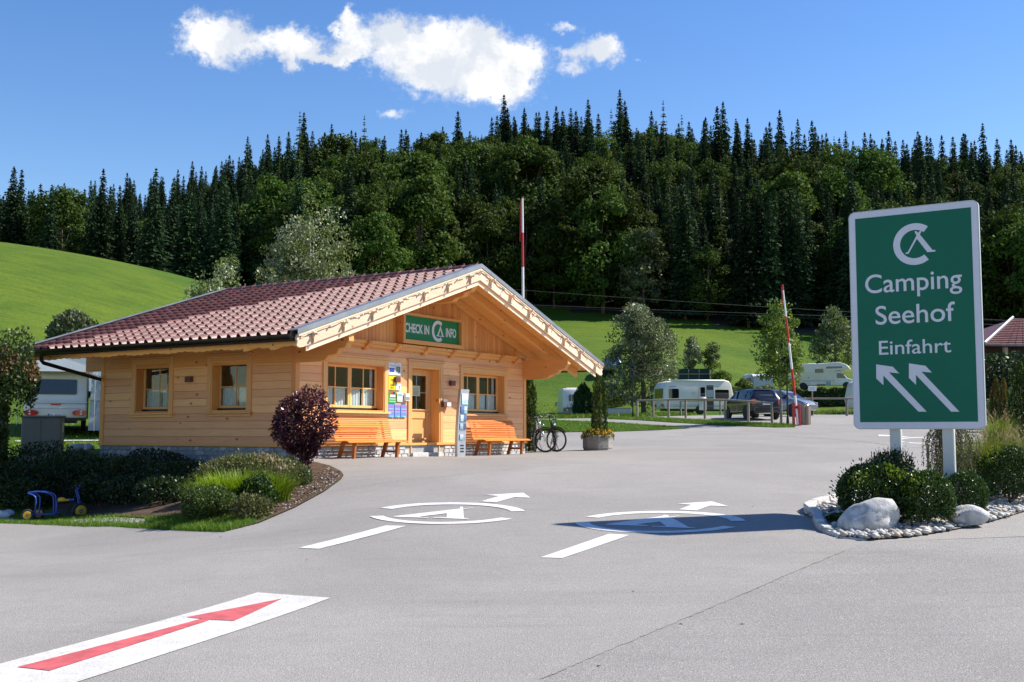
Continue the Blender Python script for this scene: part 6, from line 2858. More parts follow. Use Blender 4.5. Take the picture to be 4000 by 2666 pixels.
# --- caravan end peeping out behind the entrance sign
p = gpD(3440, 72, .05)
pc = thing('caravan', 'small white caravan end showing behind the edge of the green sign', 'caravan', p, heading(3380, 200))
van_body(pc, [(-1.9, .35), (-2.0, 1.1), (-1.75, 2.0), (-1.4, 2.2), (1.4, 2.2), (1.75, 2.0), (2.0, 1.0), (1.9, .35)], 2.0, M_CARAVAN2)
panel(pc, 'window', M_GLASSD, .6, 1.4, 1.05, 1.6, 1, 1.0, .06, .02)
panel(pc, 'lower_panel', M_CANVASG, -1.8, 1.7, .38, .75, 1, 1.0, .04, .01)
vwheel(pc, 0, .9, .28)
vwheel(pc, 0, -.9, .28)
for s in (-1, 1):
    epanel(pc, 'tail_light', M_LIGHTRED, s * .7 - .15, s * .7 + .15, .55, .72, 1.92, .06, .03)

# --- caravan with protective roof left of the office
p = gpD(224, 45.5, .02)
lv = thing('caravan', 'older white caravan with red oval tail lights under a white protective roof', 'caravan', p, away(224, -2))
van_body(lv, [(-2.6, .50), (-2.66, 1.0), (-2.52, 1.12), (-2.42, 2.15), (-2.2, 2.35), (2.2, 2.40), (2.6, 2.0), (2.7, .5)], 2.26, M_OFFWHITE)
epanel(lv, 'rear_window', M_GLASSD, -.74, .74, 1.42, 2.00, -2.52, -.02, .05, .085)
m = MB()
m.box(-2.70, -2.60, -1.14, 1.14, 1.085, 1.125)
m.build('ledge', M_WHITE, lv, bevel=.015)
epanel(lv, 'brake_light', M_LIGHTRED, -.18, .18, 1.00, 1.045, -2.66, -.03, .015)
for s in (-1, 1):
    m = MB()
    m.prism([(s * .86 + .26 * math.cos(R(a)), .70 + .115 * math.sin(R(a))) for a in range(0, 360, 20)], -2.60, -2.70, lambda a, b, d: (d, a, b))
    m.build('tail_light', M_LIGHTRED, lv)
    for k in range(2):
        m = MB()
        m.cyl((-2.695, s * .92, .655 + .10 * k), (-2.708, s * .92, .655 + .10 * k), .035, n=10)
        m.build('reflector', M_WHITE, lv)
    vwheel(lv, 0, s * .98, .32)
epanel(lv, 'number_plate', M_WHITE, -.27, .27, .55, .67, -2.645, -.055, .008)
lettering('number_lettering', 'MEL 8771', lv, Matrix.Translation((-2.702, .02, .575)) @ Matrix(((0, 0, -1, 0), (-1, 0, 0, 0), (0, 1, 0, 0), (0, 0, 0, 1))), M_BLACKM, size=.08, width=.42, height=.07, extr=.0008)
epanel(lv, 'plate_band', pcol((.03, .06, .35)), .225, .268, .552, .668, -2.7005, -.003, .004)
epanel(lv, 'blue_stripe', pcol((.30, .36, .60)), -.9, .9, .86, .875, -2.655, -.012, .006)
m = MB()
m.box(-2.62, -2.4, -1.1, 1.1, .40, .50)
m.box(-2.4, 2.4, -.7, .7, .34, .50)
m.build('chassis', M_BLACKM, lv)
# protective roof and side tent
rf = thing('protective_roof', 'white canvas protective roof stretched over the older caravan', 'canopy', p, away(224, -2))
m = MB()
ex, ey = 3.1, 1.95
for (ya, yb) in ((0, 1.75), (0, -1.45)):
    m.add([(-ex, ya, 2.85), (ex, ya, 2.85), (ex, yb, 2.36), (-ex, yb, 2.36), (-ex, ya, 2.88), (ex, ya, 2.88), (ex, yb, 2.39), (-ex, yb, 2.39)],
          [(0, 1, 2, 3), (7, 6, 5, 4), (0, 4, 5, 1), (1, 5, 6, 2), (2, 6, 7, 3), (3, 7, 4, 0)])
# hanging fringe at the rear edge, closing the triangle
m.prism([(1.75, 2.36), (1.75, 2.28), (-1.45, 2.28), (-1.45, 2.36), (0, 2.85)], -ex, -ex + .03, lambda a, b, d: (d, a, b))
m.build('canvas', M_CANVAS, rf)
for sx in (-1, 1):
    for yy in (-1.42, 1.72):
        m = MB()
        m.cyl((sx * ex * .97, yy, 0), (sx * ex * .97, yy, 2.36), .025, n=6)
        m.build('pole', M_CHROME, rf)
ta = thing('awning_tent', 'pale grey awning tent standing between the older caravan and the office', 'tent', p, away(224, -2))
m = MB()
m.add([(-2.9, -1.20, .02), (-2.9, -1.28, 2.2), (2.6, -1.28, 2.25), (2.6, -1.20, .02), (-2.7, -3.6, .02), (-2.6, -3.5, 1.85), (2.5, -3.5, 1.9), (2.5, -3.6, .02)],
      [(0, 1, 5, 4), (1, 2, 6, 5), (4, 5, 6, 7), (3, 7, 6, 2), (0, 3, 2, 1)])
m.build('canvas', M_CANVASG, ta)
m = MB()
m.tube([(-2.92, -1.25, 1.18), (-2.70, -3.5, 1.05)], .018, 6)
m.tube([(-2.92, -1.27, 2.15), (-2.75, -3.55, .05)], .010, 6)
m.build('seam', M_GREYPL, ta)
p2_ = gpD(330, 62)
t2 = thing('awning_tent', 'second pale canvas roof showing above the awning tent behind the office', 'tent', p2_, R(15))
m = MB()
m.prism([(-2.6, .02), (-2.6, 2.0), (0, 2.75), (2.6, 2.0), (2.6, .02)], -2.0, 2.0, lambda a, b, d: (a, d, b))
m.build('canvas', M_CANVAS, t2)

# --- power lines
for i, (py0, py1, sag) in enumerate(((1137, 1230, 10), (1192, 1243, 12), (1198, 1256, 12))):
    pts = []
    for k in range(25):
        t = k / 24
        px = 1500 + 3000 * t
        py = (py0 - (2050 - 1500) * (py1 - py0) / 1300 * 1.15) + (py1 - py0) / 1300 * 1.0 * 3000 * t * (1.15 - .28 * t)
        pts.append(at(px, py, 150 + 20 * t))
    m = MB()
    m.tube(pts, .013, 5)
    c0 = m
    o = m.build('power_line', M_WIRE)
    tag(o, ('upper thin power line crossing in front of the forest edge', 'middle thin power line crossing in front of the forest edge', 'lowest thin power line crossing in front of the forest edge')[i], 'power line', 'power lines')

# --- low pale wall by the motorhome
q0, q1 = gpD(2372, 92), gpD(2466, 92)
lw = thing('low_wall', 'low pale panel wall behind the conifer in the planter', 'wall', q0, math.atan2(q1.y - q0.y, q1.x - q0.x))
Lw = (q1 - q0).length
for k in range(4):
    m = MB()
    m.box(k * Lw / 4 + .02, (k + 1) * Lw / 4 - .02, -.04, .04, 0, .95)
    m.build('panel', pcol((.50, .47, .44)), lw, bevel=.01)
m = MB()
m.box(0, Lw, -.06, .06, .952, 1.0)
m.build('coping', M_GREYPL, lw)
# --- dark green screen on the bank
q0, q1 = gpD(2650, 122), gpD(2775, 122)
gs = thing('windbreak_fence', 'dark green mesh screen with pale top rail on the bank', 'fence', q0, math.atan2(q1.y - q0.y, q1.x - q0.x))
Lw = (q1 - q0).length
m = MB()
m.box(0, Lw, -.02, .02, .1, 1.7)
m.build('mesh_screen', plain('dark_green_mesh', (.008, .035, .028), .8), gs)
for k in range(4):
    m = MB()
    m.cyl((k * Lw / 3, -.05, -.4), (k * Lw / 3, -.05, 1.6), .05, n=7)
    m.build('post', M_GREYWOOD, gs)
m = MB()
m.tube([(-.1, -.08, 1.1), (Lw + .1, -.08, 1.1)], .05, 7)
m.build('rail', M_GREYWOODX, gs)

# --- tiled barn roof at the right edge
q = gpD(4060, 62)
bn = thing('barn', 'dark wooden barn with a red tiled hipped roof at the right edge', 'barn', q, R(12))
bz = at(3880, 1358, 62).z - q.z
m = MB()
m.box(-3.4, 6.5, -.1, 6, -.5, bz - .05)
m.build('wall', wood('dark_barn_boards', (.022, .016, .012), (.04, .028, .02), 2, .8), bn)
m = MB()
xl, xr, yf, yb, xa = -3.9, 7.5, -.9, 7, -.2
zt = bz + 1.9
m.add([(xl, yf, bz), (xr, yf, bz), (xr, yb, bz), (xl, yb, bz), (xa + 1, (yf + yb) / 2, zt), (xr - 3.5, (yf + yb) / 2, zt)], [(0, 1, 5, 4), (1, 2, 5), (2, 3, 4, 5), (3, 0, 4), (3, 2, 1, 0)])
m.build('roof_deck', M_TILE2, bn)
# courses of tiles on the visible slope
A0, A1, A4, A5 = Vector((xl, yf, bz)), Vector((xr, yf, bz)), Vector((xa + 1, (yf + yb) / 2, zt)), Vector((xr - 3.5, (yf + yb) / 2, zt))
rm = MB()
NR = 15
nn = (A1 - A0).cross(A4 - A0).normalized()
for r in range(NR):
    t0, t1 = r / NR, (r + 1) / NR
    a, b = A0.lerp(A4, t0), A1.lerp(A5, t0)
    c, d = A1.lerp(A5, t1), A0.lerp(A4, t1)
    k = 24
    for i in range(k):
        p0, p1 = a.lerp(b, (i + .04) / k), a.lerp(b, (i + .96) / k)
        p2, p3 = d.lerp(c, (i + .96) / k), d.lerp(c, (i + .04) / k)
        rm.add([p0 + nn * .10, p1 + nn * .10, p2 + nn * .05, p3 + nn * .05, p0 + nn * .03, p1 + nn * .03], [(0, 1, 2, 3), (4, 5, 1, 0)])
o = rm.build('roof_tiles', M_TILE, bn)
o['kind'] = 'stuff'
m = MB()
m.tube([A0 + nn * .12, A4 + nn * .12], .09, 6)
m.build('hip_cap', M_FLASH, bn)
m = MB()
m.tube([A0 + Vector((-.05, -.1, -.02)), A1 + Vector((0, -.1, -.02))], .09, 8)
m.build('gutter', M_GUTTER, bn)
for x in (-2.5, 1.0, 4.5):
    m = MB()
    m.box(x - .1, x + .1, -.85, -.65, -.5, bz - .05)
    m.build('post', M_GREYWOOD, bn)

# ------------------------------------------------------------------ planting near the camera
def ellipsoid_pts(n, r, rng, inner=.55, lumps=0, lump_amp=.12, zmin=-1.0):
    """points spread through the outer part of a lumpy ellipsoid; returns points and outward directions"""
    d = rng.normal(size=(n * 2, 3))
    d /= np.linalg.norm(d, axis=1)[:, None]
    d = d[d[:, 2] > zmin][:n]
    n = len(d)
    rad = inner + (1 - inner) * rng.uniform(0, 1, n) ** .45
    if lumps:
        c = rng.normal(size=(lumps, 3))
        c /= np.linalg.norm(c, axis=1)[:, None]
        amp = rng.uniform(-1, 1, lumps) * lump_amp
        dots = np.clip(d @ c.T, -1, 1)
        rad *= 1 + (np.exp((dots - 1) * 14) * amp).sum(1)
    return d * rad[:, None] * np.asarray(r), d


def bush(name, px, D, r, label, mats, n=5000, leaf=.04, seed=1, zc=.8, lumps=24, amp=.2, inner=.5, cat='shrub', accent=0.0, asp=1.6, up=None, group=None, stem=True, dz=0.0, tips=0.0):
    rng = np.random.default_rng(seed)
    p = gpD(px, D, dz)
    o = thing(name, label, cat, p, 0, group)
    P, d = ellipsoid_pts(n, r, rng, inner, lumps, amp, -.75)
    P = P + np.array([0, 0, r[2] * zc])
    P[:, 2] = np.maximum(P[:, 2], rng.uniform(.0, .06, len(P)))
    V, Fq = leaves(P, leaf, rng, asp, d, .55, d * .6 + np.array([0, 0, .5]), .6)
    gr = [(V, Fq, 0)]
    if accent:
        topm = P[:, 2] > np.quantile(P[:, 2], .55)
        idx = np.where(topm)[0]
        # accents in a few patches
        c = P[rng.choice(idx, 5)]
        near = (np.linalg.norm(P[:, None, :] - c[None], axis=2) < min(r) * .45).any(1)
        q = P[near] * 1.0 + d[near] * leaf * .6
        q = q[rng.uniform(0, 1, len(q)) < accent]
        V2, F2 = leaves(q, leaf, rng, asp, None, 0, np.tile([0, 0, 1.0], (len(q), 1)), .5)
        gr.append((V2, F2, 1))
    if tips:
        k = int(n * tips)
        i = rng.choice(len(P), k)
        q = P[i] + d[i] * np.asarray(r) * rng.uniform(.05, .22, (k, 1)) + np.array([0, 0, .02])
        V3, F3 = leaves(q, leaf * 1.1, rng, asp * 1.3, None, 0, d[i] + np.array([0, 0, 1.2]), .4)
        gr.append((V3, F3, 0))
    obj('foliage', leaf_mesh('foliage', gr, mats), o)
    if stem:
        m = MB()
        for k in range(4):
            a = 2 * PI * k / 4 + seed
            m.tube([(math.cos(a) * .03, math.sin(a) * .03, -.05), (math.cos(a) * r[0] * .3, math.sin(a) * r[1] * .3, r[2] * zc * .7), (math.cos(a) * r[0] * .6, math.sin(a) * r[1] * .6, r[2] * zc * 1.2)], [.022, .016, .006], 6)
        m.build('stem', M_BARK, o)
    return o


# island planting
bush('box_bush', 3420, 14.6, (.52, .42, .36), 'wide clipped box bush directly behind the large boulder', [M_BOX, M_BOXY], 9000, .038, 1, .95, 30, .16, .6, accent=.5, dz=mound(3420, 14.6), tips=.05)
bush('box_bush', 3605, 14.3, (.38, .36, .36), 'dark box bush with yellow shoots between the two boulders', [M_BOX, M_BOXY], 7000, .038, 2, .95, 24, .14, .6, accent=.3, dz=mound(3605, 14.3), tips=.04)
bush('box_bush', 3762, 15.05, (.30, .30, .30), 'round clipped box ball behind the smaller boulder', [M_BOX, M_BOXY], 5500, .034, 3, .95, 14, .07, .65, accent=0, dz=mound(3762, 15.05), tips=.02)
bush('box_bush', 3940, 16.3, (.48, .44, .42), 'box bush with bright yellow green tips next to the feather grass', [M_BOX, M_BOXY], 8000, .040, 4, .95, 26, .16, .6, accent=.7, dz=mound(3940, 16.3), tips=.05)
bush('dwarf_yew', 3470, 15.3, (.34, .26, .36), 'dark upright dwarf yew at the foot of the sign post', [M_YEW], 5000, .045, 5, 1.05, 26, .25, .5, accent=0, asp=3.0, dz=mound(3470, 15.3), tips=.16)
bush('ground_cover_plant', 3270, 14.55, (.17, .14, .07), 'tiny creeping evergreen inside the kerb tip', [M_YEW, M_BOXY], 1100, .03, 6, .8, 8, .2, .5, accent=.5, stem=False, dz=mound(3270, 14.55))

# weeping larch: hanging strings of needles
q = gpD(3712, 17.0, .25)
wl = thing('weeping_larch', 'small weeping larch with hanging grey green shoots behind the sign post', 'shrub', q)
rng = np.random.default_rng(8)
m = MB()
m.tube([(0, 0, 0), (.03, .02, .5), (0, .0, .86)], [.03, .025, .015], 7)
PP, DD = [], []
for k in range(74):
    a = rng.uniform(0, 2 * PI)
    R0 = rng.uniform(.10, .40)
    top = .93 - R0 * .22 + rng.uniform(-.05, .05)
    pts = [Vector((0, 0, .84)), Vector((math.cos(a) * R0 * .55, math.sin(a) * R0 * .55, top)), Vector((math.cos(a) * R0 * .95, math.sin(a) * R0 * .95, top - .12))]
    bot = rng.uniform(.02, .30)
    zz = top - .12
    while zz > bot:
        zz -= .12
        pts.append(Vector((math.cos(a) * R0 * 1.05 + rng.normal(0, .012), math.sin(a) * R0 * 1.05 + rng.normal(0, .012), max(zz, bot))))
    cp = curve_pts(pts, 3)
    m.tube(cp, .004, 4)
    for pnt in cp[3:]:
        for j in range(5):
            PP.append((pnt.x + rng.normal(0, .012), pnt.y + rng.normal(0, .012), pnt.z + rng.uniform(-.02, .02)))
            DD.append((rng.normal(), rng.normal(), rng.normal() - .3))
m.build('branches', M_BARK, wl)
PP, DD = np.array(PP), np.array(DD)
V, Fq = leaves(PP, .034, rng, 2.6, None, 0, DD, .3)
obj('foliage', leaf_mesh('foliage', [(V, Fq, 0)], [M_WEEP]), wl)


def grass_clump(name, px, D, n, hgt, spread, label, mats, seed, plumes=0, wid=.012, dz=.24, bend=.5, cat='grass plant'):
    rng = np.random.default_rng(seed)
    o = thing(name, label, cat, gpD(px, D, dz))
    k = 4
    Vs, Fs = [], []

    def blade_set(n, h, wid, spread0, bend):
        a = rng.uniform(0, 2 * PI, n)
        r0 = rng.uniform(0, 1, n) ** .7 * spread0 * .35
        hh = h * rng.uniform(.55, 1.1, n)
        lean = rng.uniform(.1, 1, n) * bend
        V = np.zeros((n, 2 * (k + 1), 3))
        side = np.column_stack([-np.sin(a), np.cos(a), np.zeros(n)])
        for j in range(k + 1):
            t = j / k
            out = r0 + hh * lean * t ** 2 * 1.1
            z = hh * (t - .42 * lean * t ** 2.4)
            c = np.column_stack([np.cos(a) * out, np.sin(a) * out, z])
            w = wid * (1 - t ** 2) * .5 + .0008
            V[:, 2 * j] = c - side * w
            V[:, 2 * j + 1] = c + side * w
        F = []
        for j in range(k):
            F.append(np.stack([np.arange(n) * 2 * (k + 1) + 2 * j, np.arange(n) * 2 * (k + 1) + 2 * j + 1, np.arange(n) * 2 * (k + 1) + 2 * j + 3, np.arange(n) * 2 * (k + 1) + 2 * j + 2], 1))
        tip = V[:, 2 * k]
        return V.reshape(-1, 3), np.vstack(F), tip, a
    V, F_, tip, a = blade_set(n, hgt, wid, spread, bend)
    obj('blades', leaf_mesh('blades', [(V, F_, 0)], [mats[0]]), o)
    if plumes:
        V, F_, tip, a = blade_set(plumes, hgt * 1.12, .004, spread, bend * .7)
        P = np.repeat(tip, 26, 0)
        back = np.column_stack([np.cos(a), np.sin(a), -1.0 * np.ones(len(a))])
        s = rng.uniform(0, .16, len(P))
        P = P - np.repeat(back * np.array([.6, .6, -.6]), 26, 0) * s[:, None] + rng.normal(0, .008, P.shape)
        V2, F2 = leaves(P, .03, rng, 4.0, None, 0, np.tile([0, 0, 1.0], (len(P), 1)), .5)
        obj('plumes', leaf_mesh('plumes', [(V, F_, 0), (V2, F2, 1)], [M_REED, M_PLUME]), o)
    return o


grass_clump('feather_grass', 3870, 17.6, 1500, .78, .8, 'feather grass with tan plumes behind the box bushes', [M_REED], 21, 90, .009, bend=.75)
grass_clump('feather_grass', 4020, 18.0, 1300, .74, .8, 'feather grass at the far edge of the planted island', [M_REED], 22, 80, .009, bend=.75)
grass_clump('feather_grass', 3800, 18.6, 1100, .62, .8, 'yellow green grass tuft behind the weeping larch', [M_LILY], 23, 20, .009, bend=.6)
grass_clump('feather_grass', 3905, 24.5, 900, .85, .8, 'pale grass tuft before the golden thuja', [M_REED], 24, 60, .010, bend=.6)

# columns and hedges


def column(name, px, D, h, r, label, mats, n, leaf, seed, ribs=7, young=.35, cat='conifer', dz=0.0, squash=1.0, tipr=.55, base=.0, asp=2.6):
    """upright conifer built from bunched vertical sprays"""
    rng = np.random.default_rng(seed)
    o = thing(name, label, cat, gpD(px, D, dz))
    per = n // (ribs * 3)
    PP, DD, YY = [], [], []
    for k in range(ribs * 3):
        a = 2 * PI * k / (ribs * 3) + rng.uniform(-.15, .15)
        top = h * (rng.uniform(.72, 1.0) if k % 3 else rng.uniform(.9, 1.0))
        z = rng.uniform(base, 1, per) ** .9 * top
        t = z / h
        rr = r * (1 - (1 - tipr) * t ** 2.2) * (.92 + .16 * np.sin(z * 7 / max(h, .1) * 3 + k)) * np.where(z < h * .12, .75 + 2 * z / h, 1)
        rr = rr * (.72 + .28 * rng.uniform(0, 1, per) ** .5)
        shrink = np.clip((top - z) / (.18 * h), .12, 1) ** .6
        aa = a + rng.normal(0, .16, per)
        PP.append(np.column_stack([np.cos(aa) * rr * shrink, np.sin(aa) * rr * shrink * squash, z + base]))
        DD.append(np.column_stack([np.cos(aa) * .5, np.sin(aa) * .5, np.ones(per) * 1.3]))
        YY.append(((np.sin(k * 2.3) > .1) | (z > top * .9)) & (rng.uniform(0, 1, per) < young))
    P, Dd, Yg = np.vstack(PP), np.vstack(DD), np.concatenate(YY)
    V, Fq = leaves(P[~Yg], leaf, rng, asp, None, 0, Dd[~Yg], .45)
    gr = [(V, Fq, 0)]
    if Yg.any() and len(mats) > 1:
        V2, F2 = leaves(P[Yg] * np.array([1.06, 1.06, 1.0]), leaf, rng, asp, None, 0, Dd[Yg], .45)
        gr.append((V2, F2, 1))
    obj('foliage', leaf_mesh('foliage', gr, mats), o)
    m = MB()
    m.cyl((0, 0, -.1), (0, 0, h * .85), r * .22, .01, 7)
    m.build('trunk', M_BARK, o)
    return o


column('columnar_yew', 2070, 34.6, 2.65, .24, 'narrow columnar yew standing at the office corner', [M_YEW, M_YEWY], 5200, .07, 31, 6, .45)
column('columnar_yew', 2343, 34.2, 1.98, .25, 'narrow columnar yew growing in the flower planter', [M_YEW, M_YEWY], 6500, .06, 32, 6, .5, dz=.42, tipr=.78)
column('thuja', 2278, 95, 3.35, .95, 'broad dark green thuja in front of the white motorhome', [M_THUJA], 6000, .20, 33, 9, 0, tipr=.5)
column('golden_thuja', 3895, 33.5, 2.15, .21, 'bronze golden thuja column next to the green one', [M_THUJA, M_GOLD], 4200, .07, 34, 6, .6)
column('golden_thuja', 3928, 33.0, 2.05, .19, 'second bronze golden thuja column close to the thuja hedge', [M_THUJA, M_GOLD], 4200, .07, 36, 6, .6)
column('thuja', 3990, 27.5, 2.45, .30, 'tall green thuja column in front of the barn', [M_YEW, M_YEWY], 6000, .07, 35, 7, .35)
column('thuja', 4070, 27.2, 2.35, .30, 'green thuja column at the very edge by the barn', [M_YEW, M_YEWY], 5000, .07, 37, 7, .35)
bush('silver_shrub', 3975, 45, (1.4, .9, .9), 'loose silvery shrub below the barn roof', [M_WILLOWF], 3000, .14, 38, .9, 20, .3, .4, asp=2.0)


bush('dark_shrub', 3965, 50, (2.3, 1.2, 1.75), 'dark dense shrub hiding the barn wall', [M_SHRUBD, M_SHRUB], 5200, .16, 39, .9, 24, .25, .5, accent=.3)
bush('dark_shrub', 4080, 48, (2.0, 1.2, 1.6), 'dark dense shrub beside the barn corner at the edge', [M_SHRUBD, M_SHRUB], 4200, .16, 40, .9, 24, .25, .5, accent=.3)


def hedge(name, a, b, h, thick, label, mats, n, leaf, seed, wob=.12, accent=None, top_acc=True):
    rng = np.random.default_rng(seed)
    A, B = Vector(a), Vector(b)
    L = (B - A).length
    o = thing(name, label, 'hedge', (A.x, A.y, A.z), math.atan2(B.y - A.y, B.x - A.x))
    dz = B.z - A.z
    P = np.column_stack([rng.uniform(0, L, n), rng.uniform(-1, 1, n), rng.uniform(0, 1, n) ** .8])
    # push to the skin of the box
    f = rng.uniform(0, 1, n)
    topm = f < .34
    P[topm, 2] = 1 - rng.uniform(0, .12, topm.sum())
    P[~topm, 1] = np.sign(P[~topm, 1]) * (1 - rng.uniform(0, .3, (~topm).sum()))
    w = 1 + wob * np.sin(P[:, 0] * 2.1 + 1) * np.sin(P[:, 0] * .77) + wob * .6 * np.sin(P[:, 0] * 5.3 + P[:, 2] * 4)
    Q = np.column_stack([P[:, 0], P[:, 1] * thick / 2 * w * (1 - .25 * P[:, 2] ** 4), P[:, 2] * h * w + dz * P[:, 0] / L])
    nr = np.column_stack([np.zeros(n), np.where(topm, 0, np.sign(P[:, 1])), np.where(topm, 1, .25)])
    V, Fq = leaves(Q, leaf, rng, 1.6, nr, .5, nr * .3 + np.array([0, 0, .6]), .7)
    gr = [(V, Fq, 0)]
    if accent is not None:
        k = (P[:, 2] > accent) & (rng.uniform(0, 1, n) < .55)
        V2, F2 = leaves(Q[k] + np.array([0, 0, leaf * .4]), leaf, rng, 1.6, None, 0, np.tile([0, 0, 1.0], (k.sum(), 1)), .8)
        gr.append((V2, F2, 1))
    obj('foliage', leaf_mesh('foliage', gr, mats), o)
    m = MB()
    xx = .2
    while xx < L:
        m.cyl((xx, 0, dz * xx / L - .1), (xx, 0, dz * xx / L + h * .85), .04, .02, 6)
        xx += .6
    m.build('stems', M_BARK, o)
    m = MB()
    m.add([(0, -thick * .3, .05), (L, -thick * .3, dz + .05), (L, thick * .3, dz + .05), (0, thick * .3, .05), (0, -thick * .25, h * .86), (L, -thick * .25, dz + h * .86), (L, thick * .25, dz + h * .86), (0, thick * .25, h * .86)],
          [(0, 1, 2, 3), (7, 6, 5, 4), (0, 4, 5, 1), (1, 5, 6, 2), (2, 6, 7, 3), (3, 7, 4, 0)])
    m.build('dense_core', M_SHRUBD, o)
    return o


ha, hb = gpD(-330, 24.5), gpD(5, 25.6)
hedge('hedge', ha, hb, 3.0, 1.5, 'tall leafy hedge with reddish tips at the left edge', [M_HEDGE, M_HEDGER], 26000, .085, 41, .16, .80)
bush('hedge_shoot', 38, 25.0, (.62, .55, .85), 'loose reddish shoots leaning out of the tall hedge', [M_HEDGE, M_HEDGER], 5200, .075, 42, 1.0, 30, .3, .45, accent=.8, dz=1.65, stem=False)
ha, hb = gpD(3085, 111, .0), gpD(3420, 109, .0)
hedge('hedge', ha, hb, 1.55, 1.3, 'long clipped dark hedge below the cream motorhome', [M_HEDGE, M_SHRUB], 9000, .20, 43, .1, .9)
ha, hb = gpD(3440, 109, .0), gpD(3950, 105, .0)
hedge('hedge', ha, hb, 1.6, 1.3, 'clipped dark hedge continuing behind the green sign', [M_HEDGE, M_SHRUB], 7000, .22, 44, .1, .9)
bush('leafy_shrub', 275, 70, (1.7, 1.4, 1.95), 'big leaved shrub showing over the rear end of the roof', [M_WILLOWF, M_HEDGE], 2200, .30, 45, .95, 20, .25, .5, accent=.3)

# garden bed beside the office
bed = G2([(872, 2085), (1010, 2050), (1150, 1990), (1265, 1927), (1330, 1880), (1342, 1862), (1330, 1846), (1290, 1826), (1235, 1812)]) + [tuple(hw(u, v)[:2]) for u, v in ((-.15, -.2), (-.15, 3.0), (-.2, HL), (-.8, HL + 1.2))] + [(-10.5, 26.4), (-9.6, 23.3), (-8.0, 21.4), (-5.8, 18.9)]
sheet('garden_bed', bed, .035, M_SOIL, .45, 'dark soil of the planted bed beside the office')
bush('spirea_bush', 985, 20.6, (1.0, .75, .40), 'rounded spirea bush with faded brownish flower heads before the stone plinth', [M_SEDUM, M_PLUME], 9000, .05, 51, .9, 30, .2, .45, accent=.5, tips=.06)
grass_clump('daylily', 965, 19.1, 1700, .66, 1.9, 'bright yellow green daylily clump in the middle of the bed', [M_LILY], 52, 0, .020, .03, .85, 'plant')
grass_clump('daylily', 870, 18.9, 900, .62, 1.2, 'smaller yellow green daylily clump further down the bed', [M_LILY], 53, 0, .020, .03, .85, 'plant')
grass_clump('daylily', 1075, 19.0, 500, .55, .8, 'small daylily tuft by the bare soil', [M_LILY], 54, 0, .018, .03, .9, 'plant')
bush('box_shrub', 1010, 18.5, (.34, .30, .30), 'dark glossy green shrub in front of the bright daylilies', [M_BOX], 4200, .045, 55, .9, 20, .2, .5, tips=.05)
bush('privet_shrub', 830, 18.0, (.48, .40, .30), 'low dark green privet shrub near the grass verge', [M_SHRUB, M_BOX], 5200, .045, 56, .85, 24, .25, .45, tips=.08)
bush('rose_shrub', 985, 17.5, (.34, .28, .22), 'thin twiggy shrub with pale leaves at the bed edge', [M_SEDUM], 1800, .045, 57, .9, 20, .35, .35, tips=.12)
bush('sage_plant', 1190, 20.6, (.17, .15, .17), 'small grey green plant growing at the maple trunk', [M_WILLOWF], 900, .045, 58, .95, 10, .3, .3, tips=.1)
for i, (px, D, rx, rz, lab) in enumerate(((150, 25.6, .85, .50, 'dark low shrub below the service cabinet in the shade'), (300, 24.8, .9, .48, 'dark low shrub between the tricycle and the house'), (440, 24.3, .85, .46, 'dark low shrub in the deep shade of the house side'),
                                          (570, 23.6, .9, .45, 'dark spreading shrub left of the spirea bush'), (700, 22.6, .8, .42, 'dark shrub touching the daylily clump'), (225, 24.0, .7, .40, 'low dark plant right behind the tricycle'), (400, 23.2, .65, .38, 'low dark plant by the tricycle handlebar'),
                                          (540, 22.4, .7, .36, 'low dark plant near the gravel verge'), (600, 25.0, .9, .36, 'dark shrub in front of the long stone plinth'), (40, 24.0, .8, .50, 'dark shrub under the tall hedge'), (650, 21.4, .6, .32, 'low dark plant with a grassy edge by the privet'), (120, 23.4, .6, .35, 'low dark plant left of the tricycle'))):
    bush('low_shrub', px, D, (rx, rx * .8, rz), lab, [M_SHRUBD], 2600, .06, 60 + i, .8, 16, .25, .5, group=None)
# purple maple
q = gpD(1180, 22.2, .02)
mp_ = thing('purple_maple', 'purple leaved Japanese maple bush at the corner of the bench', 'shrub', q)
rng = np.random.default_rng(71)
m = MB()
for k in range(7):
    a = 2 * PI * k / 7
    m.tube(curve_pts([(.02 * math.cos(a), .02 * math.sin(a), -.02), (.05 * math.cos(a), .05 * math.sin(a), .35), (.22 * math.cos(a), .22 * math.sin(a), .75), (.45 * math.cos(a), .45 * math.sin(a), 1.15)], 3), .014, 5)
m.build('trunk', M_BARK, mp_)
P, d = ellipsoid_pts(8800, (.62, .58, .72), rng, .45, 46, .36, -1)
lowz = np.clip(-P[:, 2] / .72, 0, 1)
P[:, 0] = P[:, 0] * (1 - .38 * lowz) + .10 * lowz
P[:, 1] *= 1 - .38 * lowz
P = P + np.array([0, 0, .90])
low = rng.uniform(0, 1, len(P)) < .10
P[low] = P[low] * np.array([.5, .5, .6]) + np.array([rng.uniform(0, .12), 0, -.15])
V, Fq = leaves(P, .065, rng, 1.9, d, .3, d + np.array([0, 0, -.35]), .6)
obj('foliage', leaf_mesh('foliage', [(V, Fq, 0)], [M_MAPLE]), mp_)
